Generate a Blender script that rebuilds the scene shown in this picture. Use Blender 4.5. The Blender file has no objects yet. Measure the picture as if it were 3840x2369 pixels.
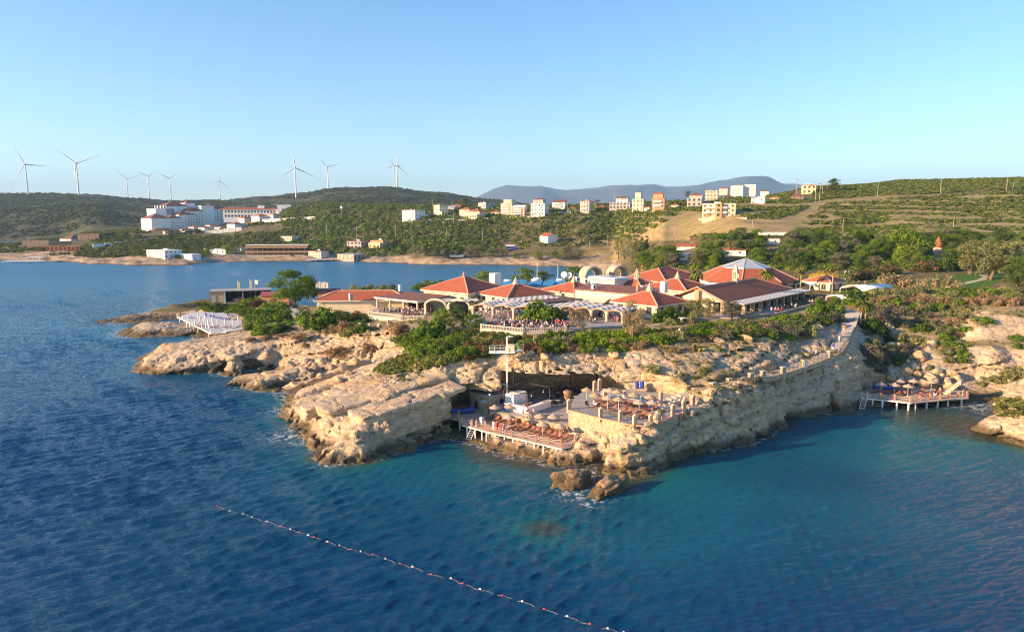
import bpy, math, random
import numpy as np
from mathutils import Vector, Matrix, Euler
rnd = random.Random(7); R = math.radians; PI = math.pi
sc = bpy.context.scene; COL = sc.collection
# ------------------------------------------------------------------ camera
CAMZ, F, PITCH = 35.0, 2560.0, R(8.1)
cam = bpy.data.cameras.new('camera'); cam.sensor_width = 36; cam.lens = 24.0; cam.clip_end = 60000; cam.clip_start = 0.5
co = bpy.data.objects.new('camera', cam); COL.objects.link(co)
co.location = (0, 0, CAMZ); co.rotation_euler = (R(90) - PITCH, 0, 0); sc.camera = co
CP, SP = math.cos(PITCH), math.sin(PITCH); Q = 3840 / 2451
def ray(sx, sy):
    u, v = (sx - 1920) / F, (sy - 1184.5) / F
    return u, CP - v * SP, -SP - v * CP
def P(sx, sy, z):                       # point of the photograph (3840 px wide) on the level z
    a, b, c = ray(sx, sy); t = (z - CAMZ) / c
    return Vector((a * t, b * t, z))
def PY(sx, sy, Y):                      # the same at a known depth
    a, b, c = ray(sx, sy); t = Y / b
    return Vector((a * t, Y, CAMZ + c * t))
def Pq(qx, qy, z): return P(qx * Q, qy * Q, z)
def pxm(Y): return F / Y                # photo pixels per metre at depth Y
# ------------------------------------------------------------------ objects
def tag(o, label=None, cat=None, group=None, kind=None):
    if label: o['label'] = label
    if cat: o['category'] = cat
    if group: o['group'] = group
    if kind: o['kind'] = kind
    return o
def thing(name, label, cat, loc=(0, 0, 0), rotz=0, group=None, sc_=1):
    o = bpy.data.objects.new(name, None); COL.objects.link(o); o.empty_display_size = .1
    o.location = loc; o.rotation_euler = (0, 0, rotz); o.scale = (sc_,) * 3 if not isinstance(sc_, tuple) else sc_
    return tag(o, label, cat, group)
def link(name, me, parent=None):
    o = bpy.data.objects.new(name, me); COL.objects.link(o)
    if parent: o.parent = parent
    return o
KIDS = {}
def dup(root, loc, rotz=0, label=None, group=None, s=1):
    r = root.copy(); COL.objects.link(r); r.location = loc; r.rotation_euler = (0, 0, rotz)
    r.scale = (s,) * 3 if not isinstance(s, tuple) else s
    if label: r['label'] = label
    if group: r['group'] = group
    ks = KIDS.get(root.name)
    if ks is None: ks = KIDS[root.name] = [(c, list(c.children)) for c in root.children]
    for ch, gs in ks:
        c = ch.copy(); COL.objects.link(c); c.parent = r
        for g in gs:
            d = g.copy(); COL.objects.link(d); d.parent = c
    return r
class MB:
    def __init__(s): s.v = []; s.f = []; s.m = []; s.k = 0
    def add(s, vs, fs):
        b = len(s.v); s.v += [tuple(p) for p in vs]
        s.f += [tuple(i + b for i in f) for f in fs]; s.m += [s.k] * len(fs); return s
    def box(s, x0, x1, y0, y1, z0, z1):
        return s.add([(x0,y0,z0),(x1,y0,z0),(x1,y1,z0),(x0,y1,z0),(x0,y0,z1),(x1,y0,z1),(x1,y1,z1),(x0,y1,z1)],
                     [(0,3,2,1),(4,5,6,7),(0,1,5,4),(1,2,6,5),(2,3,7,6),(3,0,4,7)])
    def prism(s, poly, z0, z1):
        n = len(poly); zz0 = z0 if isinstance(z0, (list, tuple)) else [z0] * n; zz1 = z1 if isinstance(z1, (list, tuple)) else [z1] * n
        if sum(poly[i][0]*poly[(i+1)%n][1]-poly[(i+1)%n][0]*poly[i][1] for i in range(n)) < 0:
            poly = poly[::-1]; zz0 = zz0[::-1]; zz1 = zz1[::-1]
        vs = [(p[0], p[1], z) for p, z in zip(poly, zz0)] + [(p[0], p[1], z) for p, z in zip(poly, zz1)]
        return s.add(vs, [tuple(range(n))[::-1], tuple(range(n, 2*n))] + [(i, (i+1) % n, n + (i+1) % n, n + i) for i in range(n)])
    def tube(s, p0, p1, r0, r1=None, n=6, cap=True):
        r1 = r0 if r1 is None else r1; p0, p1 = Vector(p0), Vector(p1); d = (p1 - p0).normalized()
        a = d.orthogonal().normalized(); b = d.cross(a)
        vs = [p0 + (a*math.cos(2*PI*i/n) + b*math.sin(2*PI*i/n))*r0 for i in range(n)] + [p1 + (a*math.cos(2*PI*i/n) + b*math.sin(2*PI*i/n))*r1 for i in range(n)]
        fs = [(i, (i+1) % n, n + (i+1) % n, n + i) for i in range(n)]
        if cap: fs += [tuple(range(n))[::-1], tuple(range(n, 2*n))]
        return s.add(vs, fs)
    def path(s, pts, r, n=5):
        for a, b in zip(pts, pts[1:]): s.tube(a, b, r, n=n)
        return s
    def lathe(s, prof, n=12, c=(0, 0), sq=1.0):
        vs = []; fs = []
        for r, z in prof: vs += [(c[0] + r*math.cos(2*PI*i/n), c[1] + r*sq*math.sin(2*PI*i/n), z) for i in range(n)]
        for k in range(len(prof) - 1):
            for i in range(n): fs.append((k*n + i, k*n + (i+1) % n, (k+1)*n + (i+1) % n, (k+1)*n + i))
        fs += [tuple(range(n))[::-1], tuple(range((len(prof)-1)*n, len(prof)*n))]
        return s.add(vs, fs)
    def hip(s, x0, x1, y0, y1, z0, h, ridge=None, t=.18):
        # hipped roof, ridge along x of length ridge; t = eave thickness
        cx, cy = (x0+x1)/2, (y0+y1)/2; rl = max(0.02, (x1-x0) - (y1-y0)) if ridge is None else max(ridge, .02)
        vs = [(x0,y0,z0),(x1,y0,z0),(x1,y1,z0),(x0,y1,z0),(x0,y0,z0+t),(x1,y0,z0+t),(x1,y1,z0+t),(x0,y1,z0+t),(cx-rl/2,cy,z0+t+h),(cx+rl/2,cy,z0+t+h)]
        return s.add(vs, [(0,3,2,1),(0,1,5,4),(1,2,6,5),(2,3,7,6),(3,0,4,7),(4,5,9,8),(5,6,9),(6,7,8,9),(7,4,8)])
    def gable(s, x0, x1, y0, y1, z0, h, t=.18):
        # ridge along x; open underside gets its own faces
        cy = (y0+y1)/2
        vs = [(x0,y0,z0),(x1,y0,z0),(x1,y1,z0),(x0,y1,z0),(x0,y0,z0+t),(x1,y0,z0+t),(x1,y1,z0+t),(x0,y1,z0+t),(x0,cy,z0+h),(x1,cy,z0+h),(x0,cy,z0+h+t),(x1,cy,z0+h+t)]
        return s.add(vs, [(0,8,9,1),(3,2,9,8),(4,5,11,10),(6,7,10,11),(0,1,5,4),(2,3,7,6),(0,4,10,8),(8,10,7,3),(1,9,11,5),(9,2,6,11)])
    def wallbox(s, x0, x1, y0, y1, z0, z1, hg=0):
        # walls; hg raises a gable at both x ends (ridge along x)
        if not hg: return s.box(x0, x1, y0, y1, z0, z1)
        cy = (y0+y1)/2
        vs = [(x0,y0,z0),(x1,y0,z0),(x1,y1,z0),(x0,y1,z0),(x0,y0,z1),(x1,y0,z1),(x1,y1,z1),(x0,y1,z1),(x0,cy,z1+hg),(x1,cy,z1+hg)]
        return s.add(vs, [(0,3,2,1),(0,1,5,4),(2,3,7,6),(3,0,4,8,7),(1,2,6,9,5),(4,5,9,8),(6,7,8,9)])
    def mesh(s, name, mats, smooth=False):
        me = bpy.data.meshes.new(name); me.from_pydata(s.v, [], s.f)
        for m in (mats if isinstance(mats, (list, tuple)) else [mats]): me.materials.append(m)
        if any(s.m): me.polygons.foreach_set('material_index', s.m)
        if smooth: me.polygons.foreach_set('use_smooth', [True]*len(s.f))
        me.update(); return me
    def build(s, name, mats, parent=None, smooth=False): return link(name, s.mesh(name, mats, smooth), parent)
def npmesh(name, v, f, mats, smooth=True, mi=None, attrs=None):
    me = bpy.data.meshes.new(name); v = np.asarray(v, np.float32); f = np.asarray(f, np.int32); k = f.shape[1]
    me.vertices.add(len(v)); me.vertices.foreach_set('co', v.ravel())
    me.loops.add(f.size); me.loops.foreach_set('vertex_index', f.ravel())
    me.polygons.add(len(f)); me.polygons.foreach_set('loop_start', np.arange(0, f.size, k, dtype=np.int32))
    try: me.polygons.foreach_set('loop_total', np.full(len(f), k, np.int32))
    except Exception: pass
    for m in (mats if isinstance(mats, (list, tuple)) else [mats]): me.materials.append(m)
    if mi is not None: me.polygons.foreach_set('material_index', np.asarray(mi, np.int32))
    me.polygons.foreach_set('use_smooth', np.full(len(f), smooth, bool))
    for an, av in (attrs or {}).items():
        a = me.attributes.new(an, 'FLOAT', 'POINT'); a.data.foreach_set('value', np.asarray(av, np.float32))
    me.update(calc_edges=True); me.validate(); return me
# ------------------------------------------------------------------ materials
class N:
    def __init__(s, name):
        s.m = bpy.data.materials.new(name); s.m.use_nodes = True; s.t = s.m.node_tree; s.t.nodes.clear()
        s.out = s.n('ShaderNodeOutputMaterial'); s.b = s.n('ShaderNodeBsdfPrincipled'); s.l(s.b.outputs[0], s.out.inputs[0])
    def n(s, t, **kw):
        x = s.t.nodes.new(t)
        for k, v in kw.items():
            if isinstance(k, str) and hasattr(x, k) and k not in x.inputs: setattr(x, k, v)
            else: x.inputs[k].default_value = v
        return x
    def l(s, a, b): s.t.links.new(a, b)
    def pos(s): return s.n('ShaderNodeNewGeometry').outputs['Position']
    def obj(s): return s.n('ShaderNodeTexCoord').outputs['Object']
    def sep(s, v): return s.n('ShaderNodeSeparateXYZ').outputs if v is None else s._sep(v)
    def _sep(s, v):
        x = s.n('ShaderNodeSeparateXYZ'); s.l(v, x.inputs[0]); return x.outputs
    def map(s, v, scale=(1,1,1), rot=(0,0,0), loc=(0,0,0)):
        x = s.n('ShaderNodeMapping'); s.l(v, x.inputs[0]); x.inputs['Scale'].default_value = scale; x.inputs['Rotation'].default_value = rot; x.inputs['Location'].default_value = loc; return x.outputs[0]
    def noise(s, v, scale, det=4, rough=.55, dist=0):
        x = s.n('ShaderNodeTexNoise'); s.l(v, x.inputs['Vector']); x.inputs['Scale'].default_value = scale; x.inputs['Detail'].default_value = det; x.inputs['Roughness'].default_value = rough; x.inputs['Distortion'].default_value = dist; return x.outputs['Fac']
    def vor(s, v, scale, feat='F1', out='Distance'):
        x = s.n('ShaderNodeTexVoronoi', feature=feat); s.l(v, x.inputs['Vector']); x.inputs['Scale'].default_value = scale; return x.outputs[out]
    def wave(s, v, scale, dist=0, det=2, prof='SIN', dir='X', dsc=1):
        x = s.n('ShaderNodeTexWave', wave_profile=prof, bands_direction=dir); s.l(v, x.inputs['Vector']); x.inputs['Scale'].default_value = scale; x.inputs['Distortion'].default_value = dist; x.inputs['Detail'].default_value = det; x.inputs['Detail Scale'].default_value = dsc; return x.outputs['Fac']
    def brick(s, v, scale, c1, c2, mc, ms=.03, bw=.5, rh=.25):
        x = s.n('ShaderNodeTexBrick'); s.l(v, x.inputs['Vector']); x.inputs['Scale'].default_value = scale
        for k, c in (('Color1', c1), ('Color2', c2), ('Mortar', mc)): x.inputs[k].default_value = (*c, 1)
        x.inputs['Mortar Size'].default_value = ms; x.inputs['Brick Width'].default_value = bw; x.inputs['Row Height'].default_value = rh; return x.outputs['Color']
    def ramp(s, f, stops):
        x = s.n('ShaderNodeValToRGB'); s.l(f, x.inputs[0]); e = x.color_ramp.elements
        while len(e) < len(stops): e.new(.5)
        for el, (p, c) in zip(e, stops): el.position = p; el.color = (*c, 1) if isinstance(c, tuple) else (c, c, c, 1)
        return x.outputs[0]
    def mix(s, f, a, b, mode='MIX'):
        x = s.n('ShaderNodeMix', data_type='RGBA', blend_type=mode)
        for i, v in ((0, f), (6, a), (7, b)):
            if isinstance(v, bpy.types.NodeSocket): s.l(v, x.inputs[i])
            elif i == 0: x.inputs[0].default_value = v
            else: x.inputs[i].default_value = (*v, 1)
        return x.outputs[2]
    def math(s, op, a, b=0, c=0, clamp=False):
        x = s.n('ShaderNodeMath', operation=op); x.use_clamp = clamp
        for i, v in enumerate((a, b, c)):
            if isinstance(v, bpy.types.NodeSocket): s.l(v, x.inputs[i])
            else: x.inputs[i].default_value = v
        return x.outputs[0]
    def rng(s, v, a, b, c=0, d=1):
        x = s.n('ShaderNodeMapRange'); s.l(v, x.inputs[0])
        for i, q in enumerate((a, b, c, d)): x.inputs[i+1].default_value = q
        return x.outputs[0]
    def attr(s, name): return s.n('ShaderNodeAttribute', attribute_name=name).outputs['Fac']
    def color(s, c):
        if isinstance(c, bpy.types.NodeSocket): s.l(c, s.b.inputs['Base Color'])
        else: s.b.inputs['Base Color'].default_value = (*c, 1)
    def bump(s, h, strength=.5, dist=.1, prev=None):
        x = s.n('ShaderNodeBump'); s.l(h, x.inputs['Height']); x.inputs['Strength'].default_value = strength; x.inputs['Distance'].default_value = dist
        if prev: s.l(prev, x.inputs['Normal'])
        s.l(x.outputs[0], s.b.inputs['Normal']); return x.outputs[0]
    def set(s, **kw):
        for k, v in kw.items(): s.b.inputs[k.replace('_', ' ')].default_value = v
        return s
MATS = {}
def plain(name, c, rough=.7, var=.12, scale=1.5, bump=0, metal=0, spec=None, coord='obj'):
    if name in MATS: return MATS[name]
    s = N(name); v = s.obj() if coord == 'obj' else s.pos()
    n1 = s.noise(v, scale, 5); k = s.rng(n1, .25, .75, 1 - var, 1 + var)
    x = s.n('ShaderNodeVectorMath', operation='SCALE'); x.inputs[0].default_value = c; s.l(k, x.inputs['Scale']); s.l(x.outputs[0], s.b.inputs['Base Color'])
    s.set(Roughness=rough, Metallic=metal)
    if spec is not None: s.b.inputs['Specular IOR Level'].default_value = spec
    if bump: s.bump(s.noise(v, scale*6, 4), bump, .05)
    MATS[name] = s.m; return s.m
# ------------------------------------------------------------------ noise
def hash3(i, j, k, seed):
    h = (i.astype(np.uint32)*np.uint32(374761393) + j.astype(np.uint32)*np.uint32(668265263) + k.astype(np.uint32)*np.uint32(2147483647) + np.uint32(seed*97531+1))
    h = (h ^ (h >> np.uint32(13))) * np.uint32(1274126177); h = h ^ (h >> np.uint32(16))
    return (h & np.uint32(0xffffff)).astype(np.float32) / np.float32(0xffffff)
def vnoise(x, y, z, seed=0):            # value noise, -1..1
    xi, yi, zi = np.floor(x), np.floor(y), np.floor(z); fx, fy, fz = x-xi, y-yi, z-zi
    xi, yi, zi = xi.astype(np.int64), yi.astype(np.int64), zi.astype(np.int64)
    fx, fy, fz = [t*t*(3-2*t) for t in (fx, fy, fz)]
    o = 0
    for a in (0, 1):
        for b in (0, 1):
            for c in (0, 1):
                o = o + hash3(xi+a, yi+b, zi+c, seed) * ((fx if a else 1-fx)*(fy if b else 1-fy)*(fz if c else 1-fz))
    return o*2 - 1
def fbm(x, y, z, oct=4, seed=0, g=.5):
    o, a = 0, 1.0
    for i in range(oct):
        o = o + a*vnoise(x, y, z, seed+i); x, y, z = x*2.03+11.3, y*2.03+5.7, z*2.03+3.1; a *= g
    return o
def blocks(u, v, lay, seed):             # plan cells per bed: (cell hash, distance to joint)
    iu, iv = np.floor(u).astype(np.int64), np.floor(v).astype(np.int64); f1 = np.full(u.shape, 9., np.float32); f2 = f1.copy(); hc = np.zeros(u.shape, np.float32)
    for a in (-1, 0, 1):
        for b in (-1, 0, 1):
            x, y = iu+a, iv+b; d = np.hypot(x + .1 + .8*hash3(x, y, lay, seed) - u, y + .1 + .8*hash3(x, y, lay, seed+1) - v)
            n = d < f1; f2 = np.where(n, f1, np.minimum(f2, d)); hc = np.where(n, hash3(x, y, lay, seed+2), hc); f1 = np.where(n, d, f1)
    return hc*2-1, f2-f1
def smooth(a, b, x):
    t = np.clip((x-a)/(b-a), 0, 1); return t*t*(3-2*t)
# ------------------------------------------------------------------ far land: height profiles along columns of the view
def zs(sy, Y):
    a, b, c = ray(1920, sy); return CAMZ + c/b*Y
COLS = [   # photo column, [(depth, ('z',height) or photo row)]
 (0, [(560,('z',-3)),(575,('z',-2)),(585,('z',1)),(640,('z',3)),(700,('z',5)),(800,('z',5)),(850,('z',1)),(875,('z',-3)),(1050,('z',-3)),(1080,('z',0)),(1100,('z',6)),(1400,788),(1550,795),(2100,727),(2700,('z',60)),(3400,('z',0))]),
 (200, [(540,('z',-3)),(555,('z',-2)),(562,('z',1)),(640,('z',6)),(750,('z',10)),(850,('z',10)),(900,('z',6)),(1050,('z',5)),(1080,('z',8)),(1400,775),(1550,785),(2100,726),(2700,('z',60)),(3400,('z',0))]),
 (350, [(510,('z',-3)),(525,('z',-2)),(535,('z',1.5)),(600,('z',5)),(700,('z',9)),(850,('z',15)),(1000,868),(1400,769),(1550,780),(2100,733),(2700,('z',60)),(3400,('z',0))]),
 (500, [(500,('z',-3)),(512,('z',-2)),(520,('z',1.5)),(560,('z',4)),(650,('z',9)),(750,('z',13)),(850,('z',16)),(950,('z',18)),(1100,850),(1400,800),(1600,800),(2100,743),(2700,('z',60)),(3400,('z',0))]),
 (640, [(500,('z',-3)),(512,('z',-2)),(520,('z',1.5)),(560,('z',4)),(650,('z',9)),(750,('z',14)),(850,('z',17)),(950,('z',20)),(1100,850),(1500,805),(2100,755),(2700,('z',60)),(3400,('z',0))]),
 (800, [(535,('z',-3)),(545,('z',-2)),(552,('z',1)),(600,('z',4)),(700,('z',10)),(780,('z',16)),(850,('z',20)),(1000,('z',24)),(1300,822),(2100,752),(2700,('z',60)),(3400,('z',0))]),
 (1000, [(550,('z',-3)),(562,('z',-2)),(570,('z',1.5)),(610,('z',5)),(680,('z',14)),(760,864),(850,835),(950,812),(1050,795),(1200,('z',42)),(1500,('z',45)),(2100,738),(2700,('z',70)),(3400,('z',0))]),
 (1110, [(550,('z',-3)),(562,('z',-2)),(570,('z',1.5)),(605,('z',5)),(660,('z',10)),(730,870),(800,835),(860,805),(930,779),(1000,777),(1200,('z',42)),(1500,('z',48)),(2100,726),(2700,('z',70)),(3400,('z',0))]),
 (1250, [(550,('z',-3)),(565,('z',-2)),(572,('z',1.5)),(600,('z',4)),(640,('z',9)),(700,880),(760,845),(820,812),(900,772),(1000,768),(1200,('z',45)),(2100,708),(2700,('z',70)),(3400,('z',0))]),
 (1450, [(535,('z',-3)),(545,('z',-2)),(552,('z',2)),(575,('z',4)),(620,925),(680,880),(760,830),(860,778),(950,768),(1200,('z',45)),(2100,702),(2700,('z',70)),(3400,('z',0))]),
 (1620, [(510,('z',-3)),(522,('z',-2)),(528,('z',3)),(545,('z',7)),(600,920),(660,870),(720,830),(800,790),(880,772),(1000,('z',48)),(1300,('z',50)),(2100,722),(2700,('z',60)),(3400,('z',0))]),
 (1857, [(505,('z',-3)),(519,('z',-2)),(525,('z',2.5)),(540,('z',4)),(580,940),(640,890),(690,840),(730,812),(790,785),(860,775),(1000,('z',50)),(1500,('z',50)),(2100,750),(2700,('z',50)),(3400,('z',0))]),
 (2100, [(300,('z',-3)),(490,('z',-3)),(500,('z',-2)),(507,('z',2)),(525,('z',4.5)),(545,950),(570,928),(620,880),(670,822),(720,787),(780,775),(900,('z',50)),(1300,('z',50)),(2100,('z',60)),(3400,('z',0))]),
 (2200, [(300,('z',-1.5)),(470,('z',-2)),(490,('z',.5)),(510,('z',3)),(540,962),(575,918),(610,872),(645,826),(690,792),(750,775),(900,('z',50)),(2100,('z',60)),(3400,('z',0))]),
 (2290, [(280,('z',8)),(300,('z',8)),(380,('z',5)),(420,('z',5)),(490,('z',4)),(530,965),(575,920),(610,874),(645,828),(690,792),(750,775),(900,('z',52)),(2100,('z',60)),(3400,('z',0))]),
 (2390, [(280,('z',10)),(300,('z',10)),(350,('z',9)),(410,('z',9)),(450,942),(490,895),(530,845),(570,808),(620,785),(700,765),(900,('z',52)),(2100,('z',60)),(3400,('z',0))]),
 (2500, [(280,('z',11)),(300,('z',11)),(340,990),(370,960),(400,930),(430,890),(460,850),(490,820),(520,798),(570,775),(650,763),(900,('z',52)),(2100,('z',60)),(3400,('z',0))]),
 (2800, [(280,('z',12.5)),(300,1020),(330,970),(360,910),(390,870),(420,820),(450,786),(490,768),(540,752),(600,745),(900,('z',50)),(2100,('z',60)),(3400,('z',0))]),
 (3100, [(280,('z',14)),(300,1000),(330,950),(360,900),(385,875),(420,830),(460,790),(500,752),(540,732),(580,710),(640,700),(800,('z',58)),(2100,('z',60)),(3400,('z',0))]),
 (3400, [(280,('z',15)),(300,990),(340,930),(370,887),(410,840),(460,790),(520,737),(560,720),(640,688),(700,678),(900,('z',65)),(2100,('z',60)),(3400,('z',0))]),
 (3840, [(280,('z',16)),(300,990),(340,935),(370,893),(410,845),(460,785),(520,716),(570,697),(640,676),(700,670),(900,('z',70)),(2100,('z',60)),(3400,('z',0))])]
LY = np.concatenate([np.arange(270, 1200, 4.0), np.arange(1200, 3440, 20.0)])
CA, CZ = [], []
for sx, prof in COLS:
    ys = [p[0] for p in prof]; z_ = [p[1][1] if isinstance(p[1], tuple) else zs(p[1], p[0]) for p in prof]
    CA.append((sx - 1920)/F/1.012); CZ.append(np.interp(LY, ys, z_))
CA = [-1.6] + CA + [1.6]; CZ = [CZ[0]] + CZ + [CZ[-1]]
CA, CZ = np.array(CA), np.array(CZ)
_k = np.array([1, 3, 4, 3, 1.]); _k /= _k.sum()
def farH(X, Y):
    X, Y = np.asarray(X, float), np.asarray(Y, float); a = X/Y
    i = np.clip(np.searchsorted(CA, a) - 1, 0, len(CA)-2); t = np.clip((a-CA[i])/(CA[i+1]-CA[i]), 0, 1); t = t*t*(3-2*t)
    fy = np.clip(np.interp(Y, LY, np.arange(len(LY))), 0, len(LY)-1.001); j = fy.astype(int); u = fy-j
    g = lambda ii: CZ[ii, j]*(1-u) + CZ[ii, j+1]*u
    return g(i)*(1-t) + g(i+1)*t
# ------------------------------------------------------------------ near land: control points read off the photograph
CTRL = []
def A(qx, qy, z): p = Pq(qx, qy, z); CTRL.append((p.x, p.y, z))
def W(qx, qy, z=-4): p = Pq(qx, qy, 0); CTRL.append((p.x, p.y, z))
def PW(x, y, z): CTRL.append((x, y, z))
def C(qx, qb, qt, back=1.5, zb=-.4):
    p = Pq(qx, qb, 0); CTRL.append((p.x, p.y, zb)); t = PY(qx*Q, qt*Q, p.y + back); CTRL.append((t.x, t.y, t.z))
for a in [(240,765,.6),(300,755,1.2),(345,752,1.2),(300,785,1),(350,771,2.3),(420,772,2.3),(340,793,1.4),(430,790,1.2),(375,740,1),(420,727,2.6),(480,716,3),(470,735,2.6),
          (560,720,3.6),(600,725,3.6),(520,735,3.6),(520,716,3),(650,740,4.2),(620,750,3.8),(500,775,1.5),(560,780,1.6),(450,788,.9),(590,770,2.2),(640,770,4),
          (400,862,2.6),(450,832,4),(392,822,3.2),(520,812,4),(600,802,5),(560,850,4.2),(640,832,5.3),(700,812,6.5),(740,802,7),(700,772,6.3),(640,792,4.6),(690,745,5.5),(720,755,6.5),
          (620,906,1.8),(680,892,2.7),(740,882,3.4),(720,862,3),(780,852,4.4),(820,842,5.6),(890,848,5.4),(915,855,6),(880,800,9),(850,790,8.6),(930,832,8),(800,790,7.6),(950,800,9.6),
          (715,960,1.5),(760,940,2.6),(773,985,4.9),(850,960,6),(960,930,7.4),(800,935,4.8),(850,910,6),(900,882,7.2),(960,862,8.5),(1000,902,8.2),(1110,935,7.1),(1060,880,9.5),(1130,862,10.3),(1200,842,11.2),(1000,842,9.7),(1060,832,10.4),
          (1300,852,11.4),(1400,842,11.7),(1250,848,11.4),(1500,835,11.8),(1550,840,11.8),(1300,822,11.5),(1400,815,11.6),(1500,815,11.8),(1200,802,11.5),(1300,792,11.5),(1500,782,11.7),(1700,772,12.2),(1850,748,12.5),(1950,738,12.7),(1000,792,10.3),(1100,792,11.2),(950,772,9.8),(1200,762,11.4),(1500,742,11.8),(1700,732,12.4),(880,760,8.8),(780,760,7.4),
          (1160,1020,1.3),(1200,1010,1.5),(1260,1020,1.4),(1340,1045,1.2),(1300,1010,1.6),(1250,992,3),(1350,1005,3),(1150,985,2.4),
          (1420,1010,3),(1450,975,5.2),(1520,1000,5),(1560,975,5.3),(1500,950,5.3),(1440,960,5.2),(1600,960,6.4),
          (1640,946,7.2),(1700,925,7.8),(1780,905,8.0),(1860,890,8.1),(1930,868,8.5),(1990,845,9.2),(1665,905,8.4),(1750,888,8.7),(1850,868,9.0),(1930,842,9.4),(1640,832,12),(1700,822,12),(1800,806,12.3),(1900,790,12.3),(1980,776,12.4),
          (2020,800,10.8),(2035,770,12),(2040,750,12.8),(2060,840,8.4),(2075,880,5.5),
          (2100,945,1),(2200,945,1.2),(2290,942,1.5),(2130,902,3.4),(2200,882,4.2),(2250,852,6.4),(2150,852,6),(2120,822,7.4),(2200,802,9),(2280,802,9.3),(2100,782,10),(2180,762,11.4),(2080,752,12.2),(2180,732,13),(2250,722,13.4),
          (2327,932,1.2),(2363,742,14.1),(2380,812,9),(2440,808,9.3),(2440,890,4.0),(2451,735,14.3),(2420,745,14.2),(2330,905,2.6),(2335,770,12.2),(2300,832,6.4),(2290,762,11.4),(2330,882,4.4),(2370,962,.4),(2405,952,.7),
          (2300,680,14.3),(2400,690,14.5),(2200,690,14),(2430,660,15),(2451,938,6.3)]: A(*a)
for a in [(350,893,862,1.5),(420,895,858,1.5),(480,893,855,1.5),(540,890,850,1.5),(600,888,845,1.5),(650,886,842,2),(325,880,866,1),(580,930,918,1),(620,936,908,1),(680,928,898,1.5),(740,918,890,1.5),(765,915,892,1.5),
          (745,935,925,1),(700,955,945,1),(678,985,968,1),(683,1003,985,1.5),(720,1032,993,1.5),(745,1052,1005,1.5),(780,1078,1040,1.5),(765,1103,1088,1),(800,1110,1068,1.2),(850,1106,1016,1.2),(930,1082,988,1),(990,1057,966,1),(1050,1040,946,1),(1062,1032,1004,2),
          (1140,1062,1037,.5),(1190,1080,1053,.5),(1240,1092,1065,.5),(1290,1096,1069,.5),(1330,1112,1084,.5),(1372,1114,1085,.5),(1405,1116,1068,1.2),(1440,1112,1075,1.2),(1454,1138,1090,1),(1492,1143,1070,1.5),(1530,1138,1042,2.2),(1570,1122,1015,2.2),(1600,1105,1000,2.2),(1650,1088,985,2.5),(1700,1077,955,3),(1760,1068,928,3.5),(1810,1050,920,3),(1850,1030,915,2.5),(1880,1003,915,2),(1905,1000,910,2),(1960,992,882,3.5),(2005,985,868,4),(2050,975,856,4.5)]: C(*a)
for a in [(2076,972),(2100,972),(2160,968),(2200,968),(2260,962),(2320,962),(2350,968)]: W(*a, -.3)
for a in [(220,760),(228,790),(300,738),(340,735),(310,818),(370,815),(355,725),(400,708),(450,700),(500,694),(200,820),(300,850),(290,880),(300,905),(400,935),(500,935),(550,912),(630,905,-1.2),(560,945),(620,985),(640,1040),(690,1070),(735,1120),(820,1150),(900,1130),(1000,1090),(1080,1060,-2.5),(1120,1085,-2.5),(1250,1120,-2.5),(1320,1140,-3),(1380,1160,-3),(1400,1135,-1.5),(1450,1180),(1530,1170),(1620,1140),(1760,1100),(1860,1070),(1895,1040),(1980,1020),(2060,1000),(2150,1010,-2.5),(2250,1000,-2),(2340,990,-1.2),(2365,1010,-1.5),(2365,1070,-3),(2420,1110)]: W(*a)
for sx, yb, yt, bk in [(3728,1530,1518,1),(3738,1565,1530,1),(3770,1640,1560,1),(3830,1668,1572,1),(3920,1690,1580,1),(4050,1720,1590,1)]: C(sx/Q, yb/Q, yt/Q, bk)
for a in [(95,122,8),(110,118,8),(110,135,9.5),(100,140,9),(112,160,12),(130,150,12),(150,120,9),(-50,200,7),(-50,230,5.4),(-50,255,3),(-20,190,10),(-20,215,9.4),(-20,240,8),(-20,262,5),(10,200,11),(10,230,9.5),(10,262,6),(40,200,12),(40,230,11.4),(40,262,9),(70,200,13.2),(70,240,13),(100,200,14.2),(100,240,14.2),(130,200,15),(130,240,15),(170,220,16),(160,180,15),
          (-85,285,-3),(-60,285,-3),(-40,285,-3),(-20,287,-3),(0,287,-3),(20,288,-2),(34,292,0),(50,292,8.5),(-115,262,-3),(-110,235,-3),(-150,190,-5),(-150,120,-5),(-100,100,-5),(-60,80,-6),(0,70,-6),(50,80,-6),(85,95,-5),(120,80,-6),(-150,260,-5),(170,90,-2),(160,260,16)]: PW(*a)
for a, z in zip(CA, CZ):
    if abs(a) < 1.3:
        for Y in (310, 335): PW(a*Y, Y, float(np.interp(Y, LY, z)))
CT = np.array(CTRL); NC = len(CT)
_d = np.hypot(CT[:,None,0]-CT[None,:,0], CT[:,None,1]-CT[None,:,1])
_M = np.zeros((NC+3, NC+3)); _M[:NC,:NC] = _d - np.eye(NC)*.25; _M[:NC,NC] = 1; _M[:NC,NC+1:] = CT[:,:2]/100; _M[NC:,:NC] = _M[:NC,NC:].T
RW = np.linalg.solve(_M, np.concatenate([CT[:,2], np.zeros(3)]))
def nearH(X, Y):
    s = np.shape(X); x, y = np.ravel(X).astype(np.float32), np.ravel(Y).astype(np.float32); o = np.empty(len(x), np.float32)
    cx, cy, w = CT[:,0].astype(np.float32), CT[:,1].astype(np.float32), RW[:NC].astype(np.float32)
    for i in range(0, len(x), 20000):
        a, b = x[i:i+20000], y[i:i+20000]
        o[i:i+20000] = np.sqrt((a[:,None]-cx)**2 + (b[:,None]-cy)**2) @ w + RW[NC] + RW[NC+1]*a/100 + RW[NC+2]*b/100
    return o.reshape(s)
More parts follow.
